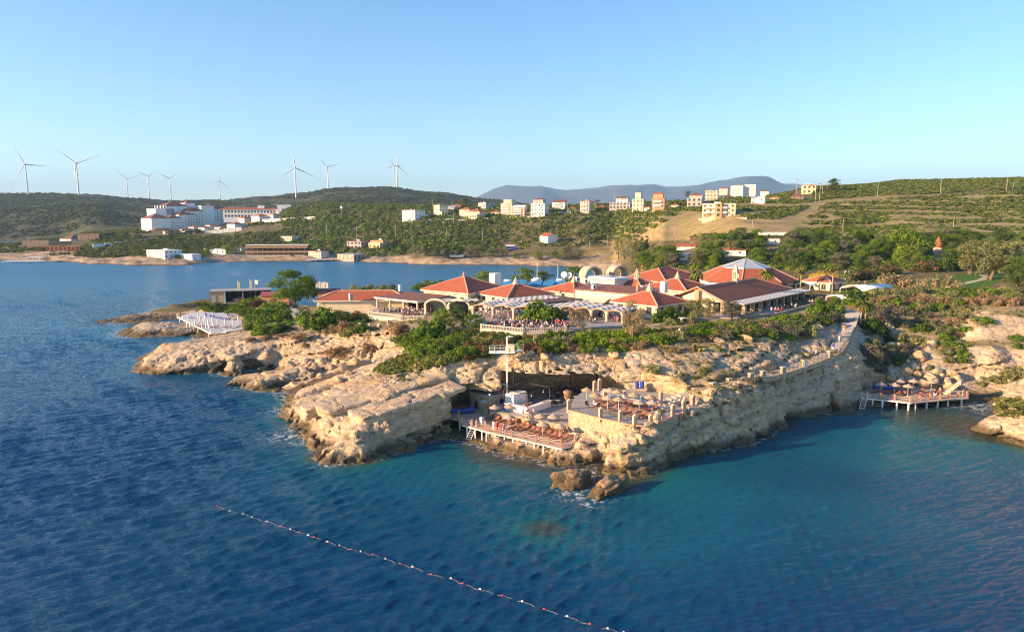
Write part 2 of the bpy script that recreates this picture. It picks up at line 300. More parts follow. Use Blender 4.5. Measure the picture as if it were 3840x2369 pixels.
def H(X, Y):
    X, Y = np.asarray(X, float), np.asarray(Y, float); t = smooth(300, 345, Y)
    n = np.where(t < 1, nearH(X, np.minimum(Y, 360)), 0); return n*(1-t) + farH(X, np.maximum(Y, 271))*t
def h1(x, y): return float(H(np.array([x]), np.array([y]))[0])
# ------------------------------------------------------------------ headland rock: a solid field with strata, caves and overhangs
BOXES = [(-62, 126, 88, 176, -1.2, 15.6, .34), (-145, -52, 146, 246, -1.2, 8.2, .44)]
def QP(pts, z): return [tuple(Pq(x, y, z)[:2]) for x, y in pts]
# places cut level into the rock: (plan polygon, floor, ceiling)
BAR_POLY = QP([(1205,1000),(1262,1013),(1372,1045),(1392,1000),(1420,960),(1440,925),(1330,928),(1215,932),(1195,960)], 3.05)
TER_Q = [(1361,982),(1440,1002),(1505,1016),(1556,1021),(1600,1003),(1660,972),(1640,950),(1575,938),(1470,928),(1400,932),(1372,955)]
TER_POLY = QP(TER_Q, 5.8)
DECK_Q = [(1070,985),(1085,990),(1082,1001),(1110,1008),(1157,1016),(1155,1023),(1365,1076),(1382,1062),(1330,1000),(1255,985),(1190,988),(1120,975)]
DECK_POLY = QP(DECK_Q, 2.0)
RDECK_Q = [(2048,942),(2106,953),(2160,963),(2230,959),(2318,946),(2318,938),(2250,926),(2160,920),(2075,925)]
RDECK_POLY = QP(RDECK_Q, 1.5)
PATH_Q = [(1590,965,5.9),(1640,946,6.9),(1700,927,7.6),(1780,907,7.9),(1860,891,8.05),(1930,868,8.5),(1992,844,9.2),(2012,815,10.2),(2030,780,11.8),(2043,745,13.0)]
PATH_W = [Pq(*p) for p in PATH_Q]
def strip(a, b, w): 
    d = (b-a); d.z = 0; d.normalize(); n = Vector((-d.y, d.x, 0))*w; return [tuple((a-n)[:2]), tuple((b-n)[:2]), tuple((b+n)[:2]), tuple((a+n)[:2])]
STORE_POLY = QP([(1066,986),(1085,962),(1120,950),(1208,947),(1215,1000),(1157,1018),(1110,1008)], 2.0)
CUTS = [(STORE_POLY, 1.7, 5.4), (QP([(1076,1040),(1068,985),(1110,1006),(1157,1018),(1170,1050),(1110,1048)], 1.0), .2, 6), (BAR_POLY, 3.05, 8.6), (TER_POLY, 5.7, 11.0), (DECK_POLY, 1.55, 6.5), (RDECK_POLY, 1.0, 6)] + [(strip(a, b, 1.5), (a.z+b.z)/2 - .05 - .0*i, 11 if i < 6 else 20) for i, (a, b) in enumerate(zip(PATH_W, PATH_W[1:]))]
def polysd(X, Y, poly):
    d = np.full(X.shape, 1e9, np.float32); c = np.zeros(X.shape, bool); n = len(poly)
    for i in range(n):
        x1, y1 = poly[i]; x2, y2 = poly[(i+1) % n]; ex, ey = x2-x1, y2-y1
        t = np.clip(((X-x1)*ex+(Y-y1)*ey)/(ex*ex+ey*ey+1e-9), 0, 1); d = np.minimum(d, np.hypot(X-x1-t*ex, Y-y1-t*ey))
        if y1 != y2: c ^= ((y1 > Y) != (y2 > Y)) & (X < ex*(Y-y1)/ey + x1)
    return np.where(c, -d, d)
def cave(f, X, Y, Z, c, r, zf=None):
    g = (np.sqrt(((X-c[0])/r[0])**2 + ((Y-c[1])/r[1])**2 + ((Z-c[2])/r[2])**2) - 1)*min(r)
    if zf is not None: g = np.maximum(g, zf - Z)
    return np.maximum(f, -g)
SLABS = [((-22.9,99.4,5.1),(-7.5,110.5,7.3),5.3,4.6),((-28.8,103.2,5.0),(-11,115.2,8.2),5.2,1.9),((-33.6,107.6,4.1),(-14,120.2,9.2),3.6,1.7),((-31.0,112.5,5.4),(-15,123.5,9.9),3.0,1.3),
         ((-85.5,158.6,2.7),(-56,160.6,5.1),5.5,1.5),((-80,164,3.7),(-50,166.5,6.1),5,1.4),((-61.5,139.8,1.5),(-44,142.6,3.1),3.0,1.5),((-44,128.5,3.2),(-28,137,6.6),3.0,1.2),((-40,124,2.4),(-24,131,7.4),3.0,1.2)]
def slabs(g, X, Y, Z, n, n2):
    for a, b, wd, th in SLABS:
        a, b = np.array(a), np.array(b); L = np.linalg.norm(b-a); u = (b-a)/L; v = np.array([-u[1], u[0], 0]); v /= np.linalg.norm(v); v[2] = .05; w = np.cross(u, v)
        px, py, pz = X-a[0], Y-a[1], Z-a[2]; cu = px*u[0]+py*u[1]+pz*u[2]; cv = px*v[0]+py*v[1]+pz*v[2]; cw = px*w[0]+py*w[1]+pz*w[2]
        du = np.abs(cu-L/2) - L/2 + .9*n2; dv = np.abs(cv-wd/2) - wd/2 + .5*n2; dw = np.abs(cw+th/2) - th/2; r = .3
        d = np.sqrt(np.maximum(du+r, 0)**2 + np.maximum(dv+r, 0)**2 + np.maximum(dw+r, 0)**2) + np.minimum(np.maximum(du, np.maximum(dv, dw)) + r, 0) - r
        jt = .45*np.exp(-((np.abs(((cu*.16 + .4*n2) % 1) - .5) - .0)/.018)**2)
        gap = np.where((cw < -th) & (cw > -th-.5) & (du < 0) & (cv > -.6) & (cv < .7), .5 - .5*np.abs((cw+th+.25)/.25), 0)
        g = np.maximum(g, gap - .12*np.abs(n)*0) if False else g + np.maximum(gap, 0)
        g = np.minimum(g, d - .15*n - .1 + jt)
    return g
def rock_field(x0, x1, y0, y1, z0, z1, h):
    xs, ys, zz = np.arange(x0, x1, h, dtype=np.float32), np.arange(y0, y1, h, dtype=np.float32), np.arange(z0, z1, h, dtype=np.float32)
    gx, gy = np.meshgrid(xs, ys, indexing='ij'); h0 = H(gx, gy).astype(np.float32)
    sx, sy = np.gradient(h0, h); sl = np.hypot(sx, sy); sl = np.minimum(sl, 4.0)
    nrm = 1/np.sqrt(1 + sl*sl)
    f = (zz[None,None,:] - h0[:,:,None]) * nrm[:,:,None]
    msk = np.abs(f) < 2.6
    cav = ((9.0, 120.5, 3.1), (13.5, 13.5, 7.0))
    msk |= (((gx-9)/15)**2 + ((gy-120.5)/15)**2)[:,:,None] + (((zz-3.1)/8.4)**2)[None,None,:] < 1
    for poly, za, zb in CUTS:
        d_ = polysd(gx, gy, poly) < 1.0
        if d_.any(): msk |= d_[:,:,None] & ((zz > za-1) & (zz < zb+1))[None,None,:]
    ii = np.nonzero(msk); i, j, k = ii
    X, Y, Z = xs[i], ys[j], zz[k]; S = sl[i, j]; hh = h0[i, j]
    steep = smooth(.25, 1.1, S); mid = smooth(.10, .32, S)*(1-steep); fade = (1 - smooth(y1-16, y1-3, Y)) if y1 < 200 else np.float32(1.0)
    wob = vnoise(X*.05, Y*.05, Z*.1, 3)*1.3 + .25*vnoise(X*.3, Y*.3, Z*.3, 4)
    t = Z - .17*X - .05*Y + wob                                   # bedding, dipping to the left
    lay = 0
    for th, am, sd in ((2.1, 1.25, 1), (.72, .55, 5)):
        q = t/th; qi = np.floor(q); fr = q - qi; z0 = qi.astype(np.int64)*0
        hb, jd = blocks(X/(th*2.6) + .3*wob, Y/(th*1.7) + .2*wob, qi.astype(np.int64), sd+9)
        a = hash3(qi.astype(np.int64), z0, z0, sd)*2-1 + .45*hb
        lay = lay - am*.6*np.exp(-(jd/.05)**2)
        lay = lay + am*(.62*a + .25*np.sqrt(np.clip(1-np.abs(2*fr-1)**4, 0, 1))) - am*.75*np.exp(-((fr-.96)/.055)**2) - am*.5*np.exp(-((fr-.02)/.05)**2)
    lay = lay * (.75 + .45*vnoise(X*.09, Y*.09, Z*.2, 21))
    n = .4*fbm(X*.14, Y*.14, Z*.3, 2, 7) + .13*fbm(X*.8, Y*.8, Z*1.4, 3, 12)
    cr = 1 - np.abs(vnoise(X*.28+wob, Y*.28, Z*.07, 31)); crack = -.9*smooth(.92, 1.0, cr)
    tops = .25*fbm(X*.5, Y*.5, Z*.5, 3, 15) - .35*smooth(.9, 1, 1-np.abs(vnoise(X*.35, Y*.2, Z*.2, 44)))
    veg = smooth(8.2, 10, hh)*(1-steep)*(1-mid)
    amp = (lay*.85 + n + crack)*steep + (tops*.7 + .35*n + (.3 + .4*mid)*lay)*(1-steep)*(1-.85*veg)
    amp = amp*(1 - .55*smooth(66, 78, X)*smooth(126, 134, Y)); g = f[ii] - amp*fade
    pm_ = smooth(-38, -33, X)*smooth(-6, -11, X)*smooth(96, 99, Y)*smooth(128, 123, Y)*smooth(0, 1.5, hh)*smooth(10.2, 9.3, hh); g = g + .95*pm_
    g = slabs(g, X, Y, Z, fbm(X*.5, Y*.5, Z*1.2, 3, 72), vnoise(X*.22, Y*.22, Z*.5, 77))
    g = cave(g, X, Y, Z, (9.0, 119.0, 3.1), (13.0, 8.0, 6.6), 3.05)
    for poly, za, zb in CUTS:
        bx = [p[0] for p in poly]; by = [p[1] for p in poly]
        m = (X > min(bx)-2) & (X < max(bx)+2) & (Y > min(by)-2) & (Y < max(by)+2)
        if m.any():
            sd = polysd(gx, gy, poly)[i[m], j[m]] + .45*vnoise(X[m]*.7, Y[m]*.7, Z[m]*.7, 61) + .5*lay[m]*(Z[m] > za+.5); g[m] = np.maximum(g[m], -np.maximum(sd, np.maximum(za - Z[m], Z[m] - zb)))
    for c, r in (((-62.5, 157.5, .6), (6.5, 5, 2.2)), ((59.5, 118, 1.2), (.9, 7, 3.2)), ((-22, 121, 2.6), (3, 4, 1.6))):
        g = cave(g, X, Y, Z, c, r)
    f[ii] = g
    return xs, ys, zz, f
def surface_net(xs, ys, zz, f, h):
    nx, ny, nz = f.shape; s = f < 0
    cnt = np.zeros((nx-1, ny-1, nz-1), np.int8)
    for a in (0, 1):
        for b in (0, 1):
            for c in (0, 1): cnt += s[a:nx-1+a, b:ny-1+b, c:nz-1+c]
    act = (cnt > 0) & (cnt < 8); ci, cj, ck = np.nonzero(act)
    idx = np.full(act.shape, -1, np.int32); idx[ci, cj, ck] = np.arange(len(ci))
    acc = np.zeros((len(ci), 3), np.float32); num = np.zeros(len(ci), np.float32)
    E = [((a, b, 0), (a, b, 1)) for a in (0, 1) for b in (0, 1)] + [((a, 0, b), (a, 1, b)) for a in (0, 1) for b in (0, 1)] + [((0, a, b), (1, a, b)) for a in (0, 1) for b in (0, 1)]
    for p, q in E:
        u, v = f[ci+p[0], cj+p[1], ck+p[2]], f[ci+q[0], cj+q[1], ck+q[2]]
        m = (u < 0) != (v < 0); t = np.where(m, u/np.where(m, u-v, 1), 0)
        for d in range(3): acc[:, d] += np.where(m, p[d] + t*(q[d]-p[d]), 0)
        num += m
    V = acc/num[:, None] + np.stack([ci, cj, ck], 1); V = V*h + np.array([xs[0], ys[0], zz[0]], np.float32)
    faces = []
    for ax in range(3):
        sl0 = [slice(None)]*3; sl1 = [slice(None)]*3; sl0[ax] = slice(0, -1); sl1[ax] = slice(1, None)
        a, b = s[tuple(sl0)], s[tuple(sl1)]
        e = np.argwhere(a != b); o1, o2 = (ax+1) % 3, (ax+2) % 3
        lim = np.array(act.shape); ok = (e[:, o1] > 0) & (e[:, o2] > 0) & (e[:, o1] < lim[o1]) & (e[:, o2] < lim[o2]); e = e[ok]
        quad = []
        for d1, d2 in ((-1, -1), (0, -1), (0, 0), (-1, 0)):
            g = e.copy(); g[:, o1] += d1; g[:, o2] += d2; quad.append(idx[g[:, 0], g[:, 1], g[:, 2]])
        qd = np.stack(quad, 1); flip = ~a[e[:, 0], e[:, 1], e[:, 2]]; qd[flip] = qd[flip][:, ::-1]; faces.append(qd)
    return V, np.concatenate(faces)
def soil_of(V):
    h = H(V[:,0], V[:,1]); e = 1.2
    gx = (H(V[:,0]+e, V[:,1]) - h)/e; gy = (H(V[:,0], V[:,1]+e) - h)/e; sl = np.hypot(gx, gy)
    n = fbm(V[:,0]*.12, V[:,1]*.12, V[:,2]*0, 3, 91)
    s = smooth(6.3, 8.4, V[:,2] + n*1.6)*(1 - smooth(.26, .46, sl + n*.10))*smooth(-1.2, -.2, V[:,2]-h+.3)
    back = smooth(176, 200, V[:,1])*smooth(2.6, 3.6, V[:,2]+n*.4)*(1-smooth(.3, .8, sl))
    return np.maximum(s, back)
# ------------------------------------------------------------------ light, sky, air
SE, SA = R(16.5), R(18)                               # sun low on the left, a little behind the camera
SUN = Vector((-math.cos(SA)*math.cos(SE), -math.sin(SA)*math.cos(SE), math.sin(SE)))
ld = bpy.data.lights.new('sun', 'SUN'); ld.energy = 5.0; ld.angle = R(.5); ld.color = (1, .65, .35)
lo = bpy.data.objects.new('sun', ld); COL.objects.link(lo); lo.rotation_euler = (-SUN).to_track_quat('-Z', 'Y').to_euler(); lo.location = SUN*300
w = bpy.data.worlds.new('World'); sc.world = w; w.use_nodes = True; nt = w.node_tree
bg = nt.nodes['Background']; st = nt.nodes.new('ShaderNodeTexSky'); st.sky_type = 'NISHITA'; st.sun_disc = False
st.sun_elevation = SE; st.sun_rotation = R(270) - SA; st.altitude = 0; st.air_density = .85; st.dust_density = .3; st.ozone_density = 1.8
hs = nt.nodes.new('ShaderNodeHueSaturation'); hs.inputs['Saturation'].default_value = 1.2; hs.inputs['Hue'].default_value = .5
nt.links.new(st.outputs[0], hs.inputs['Color']); nt.links.new(hs.outputs[0], bg.inputs[0]); bg.inputs[1].default_value = .1
sc.view_settings.view_transform = 'Standard'; sc.view_settings.look = 'None'; sc.view_settings.exposure = 1.5; sc.view_settings.gamma = 1
sc.cycles.max_bounces = 6; sc.cycles.diffuse_bounces = 3; sc.cycles.glossy_bounces = 3; sc.cycles.transmission_bounces = 3; sc.cycles.transparent_max_bounces = 6; sc.cycles.volume_bounces = 0
sc.cycles.use_denoising = True; sc.cycles.pixel_filter_type = 'BLACKMAN_HARRIS'; sc.cycles.filter_width = 1.05; sc.cycles.sample_clamp_direct = 12; sc.cycles.sample_clamp_indirect = 6; sc.cycles.use_adaptive_sampling = True; sc.cycles.adaptive_threshold = .015
HAZE = True
if HAZE:
    mb = MB().box(-17000, 17000, -500, 18500, -12, 980); hz = N('haze_air'); hz.t.nodes.remove(hz.b)
    pv = hz.n('ShaderNodeVolumePrincipled'); pv.inputs['Color'].default_value = (.36, .63, 1, 1); pv.inputs['Density'].default_value = 7.5e-5; pv.inputs['Anisotropy'].default_value = .1
    hz.l(pv.outputs[0], hz.out.inputs['Volume']); hz.m.volume_intersection_method = 'FAST' if hasattr(hz.m, 'volume_intersection_method') else 0
    hz.m.cycles.homogeneous_volume = True if hasattr(hz.m, 'cycles') and hasattr(hz.m.cycles, 'homogeneous_volume') else None
    tag(mb.build('haze', hz.m), kind='stuff')
# ------------------------------------------------------------------ ground materials
def rock_mat(name, soil=True, warm=0, wet=True, objc=False):
    s = N(name); p = s.obj() if objc else s.pos(); pw = s.pos()
    big = s.noise(p, .11, 4, .6); fine = s.noise(p, 1.3, 6, .65)
    base = s.ramp(big, [(.3, (.52,.37,.22)), (.5, (.56,.43,.285)), (.68, (.45,.37,.28))])
    g = s.n('ShaderNodeNewGeometry'); nz = s.sep(g.outputs['Normal'])[2]
    top = s.math('MULTIPLY', s.rng(nz, .35, .9), s.rng(s.noise(p, .35, 6, .68), .42, .6))
    c = s.mix(s.math('MULTIPLY', top, .75), base, (.33,.31,.285))                    # grey lichen-weathered tops
    st_ = s.sep(s.map(p, (1,1,1), (0, R(9.6), 0)))[2]
    m = s.map(p, (.10,.10,1.1), (R(-2.9), R(9.6), 0)); band = s.noise(m, 1.6, 5, .6)
    c = s.mix(s.rng(band, .4, .68, 0, .55), c, (.33,.235,.145))                     # bedding stains
    och = s.rng(s.noise(p, .16, 3, .5), .56, .7, 0, .6); c = s.mix(och, c, (.47,.29,.11))
    dn = s.n('ShaderNodeTexNoise'); s.l(p, dn.inputs['Vector']); dn.inputs['Scale'].default_value = .8; dn.inputs['Detail'].default_value = 4; va = s.n('ShaderNodeVectorMath', operation='MULTIPLY_ADD'); s.l(dn.outputs['Color'], va.inputs[0]); va.inputs[1].default_value = (2.2,)*3; s.l(p, va.inputs[2]); cr = s.vor(s.map(va.outputs[0], (.3,.3,1.3), (R(-2.9), R(9.6), 0)), .8, 'DISTANCE_TO_EDGE'); fi = s.rng(fine, .3, .7, .72, 1.2)
    c = s.mix(1, c, fi, 'MULTIPLY'); c = s.mix(s.rng(cr, 0, .03, .22, 0), c, (.14,.11,.08))
    pit = s.vor(p, 3.2); c = s.mix(s.rng(pit, 0, .2, .28, 0), c, (.16,.12,.085))
    if warm: c = s.mix(.72, c, s.ramp(s.noise(p, 1.1, 5, .65), [(.3, (.09,.06,.03)), (.5, (.26,.165,.075)), (.7, (.36,.245,.13))]))
    if wet:
        z = s.math('ADD', s.sep(pw)[2], s.math('MULTIPLY', s.noise(p, .5, 4), -1.3))
        c = s.mix(s.rng(z, .15, 1.0, .88, 0), c, (.075,.055,.028)); c = s.mix(s.rng(z, -.75, -.45, .7, 0), c, (.16,.15,.07))
    if soil:
        so = s.attr('soil'); d = s.ramp(s.noise(p, .35, 5, .6), [(.32, (.13,.12,.05)), (.45, (.25,.20,.10)), (.6, (.36,.27,.165)), (.72, (.15,.16,.055))])
        c = s.mix(so, c, d)
    s.color(c); s.set(Roughness=.9); s.b.inputs['Specular IOR Level'].default_value = .25
    h = s.math('ADD', s.math('MULTIPLY', fine, .7), s.math('MULTIPLY', band, .9)); h = s.math('ADD', h, s.math('MULTIPLY', s.rng(cr, 0, .06), .35)); h = s.math('ADD', h, s.math('MULTIPLY', s.rng(pit, 0, .3), .1))
    s.bump(h, .9, .34); MATS[name] = s.m; return s.m
M_ROCK = rock_mat('limestone_headland'); M_BOULD = rock_mat('limestone_boulder', False, objc=False); M_WETROCK = None
def land_mat():
    s = N('land'); p = s.pos(); n1 = s.noise(p, .02, 5, .6); n2 = s.noise(p, .3, 6, .65); z = s.sep(p)[2]
    d = s.ramp(n2, [(.3, (.06,.065,.026)), (.5, (.13,.11,.05)), (.7, (.25,.19,.105))])
    gold = s.ramp(s.noise(s.map(p, (.25,1,3)), .16, 6, .65), [(.3, (.17,.16,.06)), (.5, (.30,.235,.105)), (.7, (.42,.31,.17))])
    c = s.mix(s.attr('dry'), d, gold)
    rk = s.ramp(s.noise(s.map(p, (.5,.5,2)), .35, 6, .7), [(.32, (.13,.10,.065)), (.5, (.36,.27,.185)), (.68, (.5,.40,.29))])
    c = s.mix(s.attr('shore'), c, rk)
    hill = s.ramp(s.noise(p, .085, 7, .68), [(.3, (.028,.038,.020)), (.5, (.058,.066,.034)), (.62, (.11,.10,.055)), (.76, (.22,.19,.125))])
    c = s.mix(s.attr('hill'), c, hill); c = s.mix(s.attr('lawn'), c, s.ramp(s.noise(p, .8, 4), [(.35, (.045,.11,.015)), (.65, (.075,.16,.022))]))
    c = s.mix(s.rng(s.math('ADD', z, s.math('MULTIPLY', n2, -1.2)), -.3, .15, .8, 0), c, (.07,.055,.035))
    s.color(c); s.set(Roughness=.95); s.b.inputs['Specular IOR Level'].default_value = .15; s.bump(n2, .6, .5); return s.m
M_LAND = land_mat(); M_WETROCK = rock_mat('wet_brown_rock', False, 1)
# ------------------------------------------------------------------ headland mesh
for bi, (x0, x1, y0, y1, z0, z1, h) in enumerate(BOXES):
    xs, ys, zz, f = rock_field(x0, x1, y0, y1, z0, z1, h); V, Fq = surface_net(xs, ys, zz, f, h)
    o = link('headland_ground' if bi == 0 else 'headland_rocks', npmesh('headland_ground', V, Fq, M_ROCK, False, attrs={'soil': soil_of(V)})); tag(o, kind='structure')
    if bi == 0:
        from mathutils.bvhtree import BVHTree
        BV0 = BVHTree.FromPolygons(V.tolist(), Fq.tolist())
    else: BV1 = BVHTree.FromPolygons(V.tolist(), Fq.tolist())
def ground(x, y, top=60):               # height of the built ground under a point
    best = None
    for b in (BV0, BV1):
        hit = b.ray_cast(Vector((x, y, top)), Vector((0, 0, -1)))
        if hit[0] is not None and (best is None or hit[0].z > best): best = hit[0].z
    if best is None or not (-61 < x < 125 and 89 < y < 175 or -144 < x < -53 and 147 < y < 245): best = max(h1(x, y), best if best is not None else -99)
    return best
def inpoly(px, py, poly):
    c = np.zeros(np.shape(px), bool); n = len(poly)
    for i in range(n):
        x1, y1 = poly[i]; x2, y2 = poly[(i+1) % n]
        if y1 == y2: continue
        c ^= ((y1 > py) != (y2 > py)) & (px < (x2-x1)*(py-y1)/(y2-y1)+x1)
    return c
def proj(X, Y, Z):
    dz = Z - CAMZ; d = Y*CP - dz*SP; v = (-Y*SP - dz*CP)/d
    return X/d*F + 1920, v*F + 1184.5
# ------------------------------------------------------------------ the land behind
ya = 88*np.exp(np.arange(0, 611)*.006); aa = np.arange(-1.35, 1.351, .0023)
gA, gY = np.meshgrid(aa, ya); gX = gA*gY; gZ = H(gX, gY)
far_n = smooth(1050, 1200, gY); gZ = gZ + far_n*(4.0*fbm(gX*.012, gY*.012, gZ*0, 3, 50) + 2.2*fbm(gX*.06, gY*.06, gZ*0, 2, 55)) + (1-far_n)*smooth(2, 4, gZ)*smooth(300, 340, gY)*.8*fbm(gX*.05, gY*.05, gZ*0, 3, 57)
shore = (1 - smooth(3.6, 7.0, gZ + 2.5*fbm(gX*.04, gY*.04, gX*0, 3, 60)))*(1-far_n)*(gA < .16)*smooth(300, 400, gY)
gZ = gZ + shore*smooth(-.6, .6, gZ)*(1.0*fbm(gX*.11, gY*.15, gX*0, 4, 63))
for x0, x1, y0, y1, *_ in BOXES: gZ = np.where((gX > x0+1) & (gX < x1-1) & (gY > y0+1) & (gY < y1-2.5), gZ-16, gZ)
psx, psy = proj(gX, gY, gZ)
hill = smooth(980, 1080, gY)
dry = (inpoly(psx, psy, [(2365,905),(2494,831),(2549,798),(2600,770),(2820,790),(3008,765),(3100,745),(4700,690),(4700,915),(3840,905),(3100,900),(2870,895)]) & (gY < 1000) & (gY > 290)).astype(float)
dry = np.maximum(dry, ((gA > .1) & (gY > 300) & (gY < 900))*smooth(-.1, .3, fbm(gX*.02, gY*.02, gX*0, 3, 66))*.8)
lawn = (inpoly(psx, psy, [(3425,1062),(3500,1040),(3590,1028),(3700,1020),(3760,1026),(3745,1060),(3690,1075),(3600,1078),(3520,1090),(3450,1092)]) & (gY < 290)).astype(float)
nr, nc = gZ.shape; idx = np.arange(nr*nc).reshape(nr, nc)
quads = np.stack([idx[:-1,:-1], idx[:-1,1:], idx[1:,1:], idx[1:,:-1]], -1).reshape(-1, 4); zz_ = gZ.ravel()
quads = quads[(zz_[quads] > -2.6).any(1)]
used = np.zeros(nr*nc, bool); used[quads.ravel()] = True; rm = np.cumsum(used)-1
o = link('land', npmesh('land', np.stack([gX.ravel(), gY.ravel(), zz_], 1)[used], rm[quads], M_LAND, True, attrs={k: v.ravel()[used] for k, v in dict(dry=dry, shore=shore, hill=hill, lawn=lawn).items()})); tag(o, kind='structure')
# distant mountains
M_MT = N('mountain_slope'); M_MT.color(M_MT.ramp(M_MT.noise(M_MT.pos(), .0012, 6, .6), [(.35, (.035,.055,.05)), (.65, (.09,.10,.09))])); M_MT.set(Roughness=1)
MT = [(1300,775),(1700,760),(1790,742),(1850,712),(1900,699),(1960,703),(2000,705),(2030,700),(2080,712),(2120,715),(2160,712),(2200,708),(2250,703),(2300,699),(2370,698),(2440,696),(2500,706),(2560,703),(2620,700),(2660,690),(2720,680),(2760,675),(2810,668),(2850,672),(2900,682),(2950,690),(3000,692),(3060,705),(3150,720),(3400,735),(3840,750),(4400,765)]
sx_ = np.arange(1300, 4400, 8.0); sy_ = np.interp(sx_, [m[0] for m in MT], [m[1] for m in MT]); Yd = np.array([8000, 9200, 10400, 11200, 12000, 13000, 14500.]); hf = np.array([0, .22, .48, .75, 1, .7, 0])
mv = []
for r_, (Yk, fk) in enumerate(zip(Yd, hf)):
    x = (sx_-1920)/F/1.01*Yk; zt = CAMZ + (820 + 2 - sy_)/F*12000*1.005
    z = zt*fk + (0 < fk < 1)*130*fbm(x*.0011, np.full_like(x, Yk*.0011), x*0, 4, 70) + (fk == 1)*12*fbm(x*.004, x*0, x*0, 3, 75)
    mv.append(np.stack([x, np.full_like(x, Yk) + 500*fbm(x*.0007, x*0+r_, x*0, 2, 77)*(0 < r_ < 6), z], 1))
mv = np.concatenate(mv); n_ = len(sx_); ix = np.arange(len(mv)).reshape(len(Yd), n_)
tag(link('mountains', npmesh('mountains', mv, np.stack([ix[:-1,:-1], ix[:-1,1:], ix[1:,1:], ix[1:,:-1]], -1).reshape(-1, 4), M_MT.m)), kind='structure')
# ------------------------------------------------------------------ sea
def sea_mat():
    s = N('sea_water'); p = s.pos(); dp = s.attr('depth'); d2 = s.math('ADD', dp, s.math('MULTIPLY', s.math('SUBTRACT', s.noise(p, .055, 4, .6), .5), 3.6))
    c = s.ramp(s.rng(d2, 0, 8), [(0, (.085,.062,.026)), (.10, (.05,.066,.042)), (.24, (.007,.125,.15)), (.5, (.003,.095,.17)), (1, (.0014,.046,.135))])
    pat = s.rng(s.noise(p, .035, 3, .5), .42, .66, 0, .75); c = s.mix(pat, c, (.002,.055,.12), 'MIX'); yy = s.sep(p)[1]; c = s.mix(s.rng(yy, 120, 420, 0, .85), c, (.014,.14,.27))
    s.color(c); s.set(Roughness=.04, IOR=1.33); s.b.inputs['Specular IOR Level'].default_value = .4
    fo = s.attr('foam'); fn = s.math('MULTIPLY', fo, s.rng(s.noise(p, 1.1, 7, .75, .6), .5, .62)); c2 = s.mix(fn, c, (.7,.74,.76)); s.color(c2)
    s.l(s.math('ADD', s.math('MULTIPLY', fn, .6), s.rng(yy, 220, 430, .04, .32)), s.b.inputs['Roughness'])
    a = s.noise(s.map(p, (1, 2.2, 1), (0,0,R(-34))), .6, 4, .6, .3); b = s.noise(s.map(p, (1, 2, 1), (0,0,R(-34))), 2.6, 5, .68, .5)
    e = s.bump(a, .5, .6); s.bump(b, .9, .26, e); return s.m
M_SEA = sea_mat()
yw = 34*np.exp(np.arange(0, 820)*.0031); aw = np.arange(-1.2, 1.201, .0020)
wA, wY = np.meshgrid(aw, yw); wX = wA*wY
rs = np.random.RandomState(4); wz = np.zeros_like(wX); dxx = np.zeros_like(wX); dyy = np.zeros_like(wX)
for i in range(60):
    L = .55*math.exp(rs.rand()*1.55); th = R(-56 + rs.randn()*17); k = 2*PI/L; kx, ky = k*math.cos(th), k*math.sin(th); am = .0095*L*(.5+rs.rand())
    am_ = am*np.exp(-(wY*.0031*1.0/L)**2) ; ph = rs.rand()*6.28; q = kx*wX + ky*wY + ph
    wz += am_*np.cos(q); dxx -= am_*.9*math.cos(th)*np.sin(q); dyy -= am_*.9*math.sin(th)*np.sin(q)
gust = .75 + .45*fbm(wX*.02, wY*.02, wX*0, 2, 83); hh_ = H(wX, np.maximum(wY, 60)); calm = (.35 + .65*smooth(0, 3.5, -hh_))*(.55+.45*smooth(50,-20,wX))
calm = calm*(1-.9*smooth(260, 425, wY)); wz *= gust*calm; wX2 = wX + dxx*gust*calm; wY2 = wY + dyy*gust*calm
foam = smooth(-1.6, -.35, hh_)*(1-smooth(-.2, .5, hh_))*smooth(.0, .55, vnoise(wX*.12, wY*.12, wX*0, 88) + .25*(wX < 12))
for sx, sy, r_ in ((2150,1852,2.4),(2235,1850,2.2),(2215,1885,1.6),(1075,1632,3.4),(1130,1648,2.6),(1060,1540,3.0),(905,1455,2.0),(1230,1742,1.6),(2185,1770,2.0)):
    p = P(sx, sy, 0); foam = np.maximum(foam, np.exp(-(((wX-p.x)/r_)**2 + ((wY-p.y)/(r_*1.1))**2)))
p = P(921, 1022, 0); foam = np.maximum(foam, 1.3*np.exp(-(((wX-p.x)/7)**2 + ((wY-p.y)/22)**2)))
depth = np.maximum(0, -hh_)
for sx, sy, r_, a_ in ((2040,1985,5,.85),(2000,1690,9,.6),(1700,1760,10,.35),(3500,1600,13,.6),(2250,1790,8,.5),(2950,1850,20,.5),(2500,2000,14,.3),(3250,1700,14,.5)):
    p = P(sx, sy, 0); depth = depth*(1 - a_*np.exp(-(((wX-p.x)/r_)**2+((wY-p.y)/r_)**2)))
depth += np.where(wX < -25, 3, 0)*smooth(-25, -60, wX)
nr, nc = wX.shape; ix = np.arange(nr*nc).reshape(nr, nc); qd = np.stack([ix[:-1,:-1], ix[:-1,1:], ix[1:,1:], ix[1:,:-1]], -1).reshape(-1, 4)
vv = np.stack([wX2.ravel(), wY2.ravel(), wz.ravel()], 1)
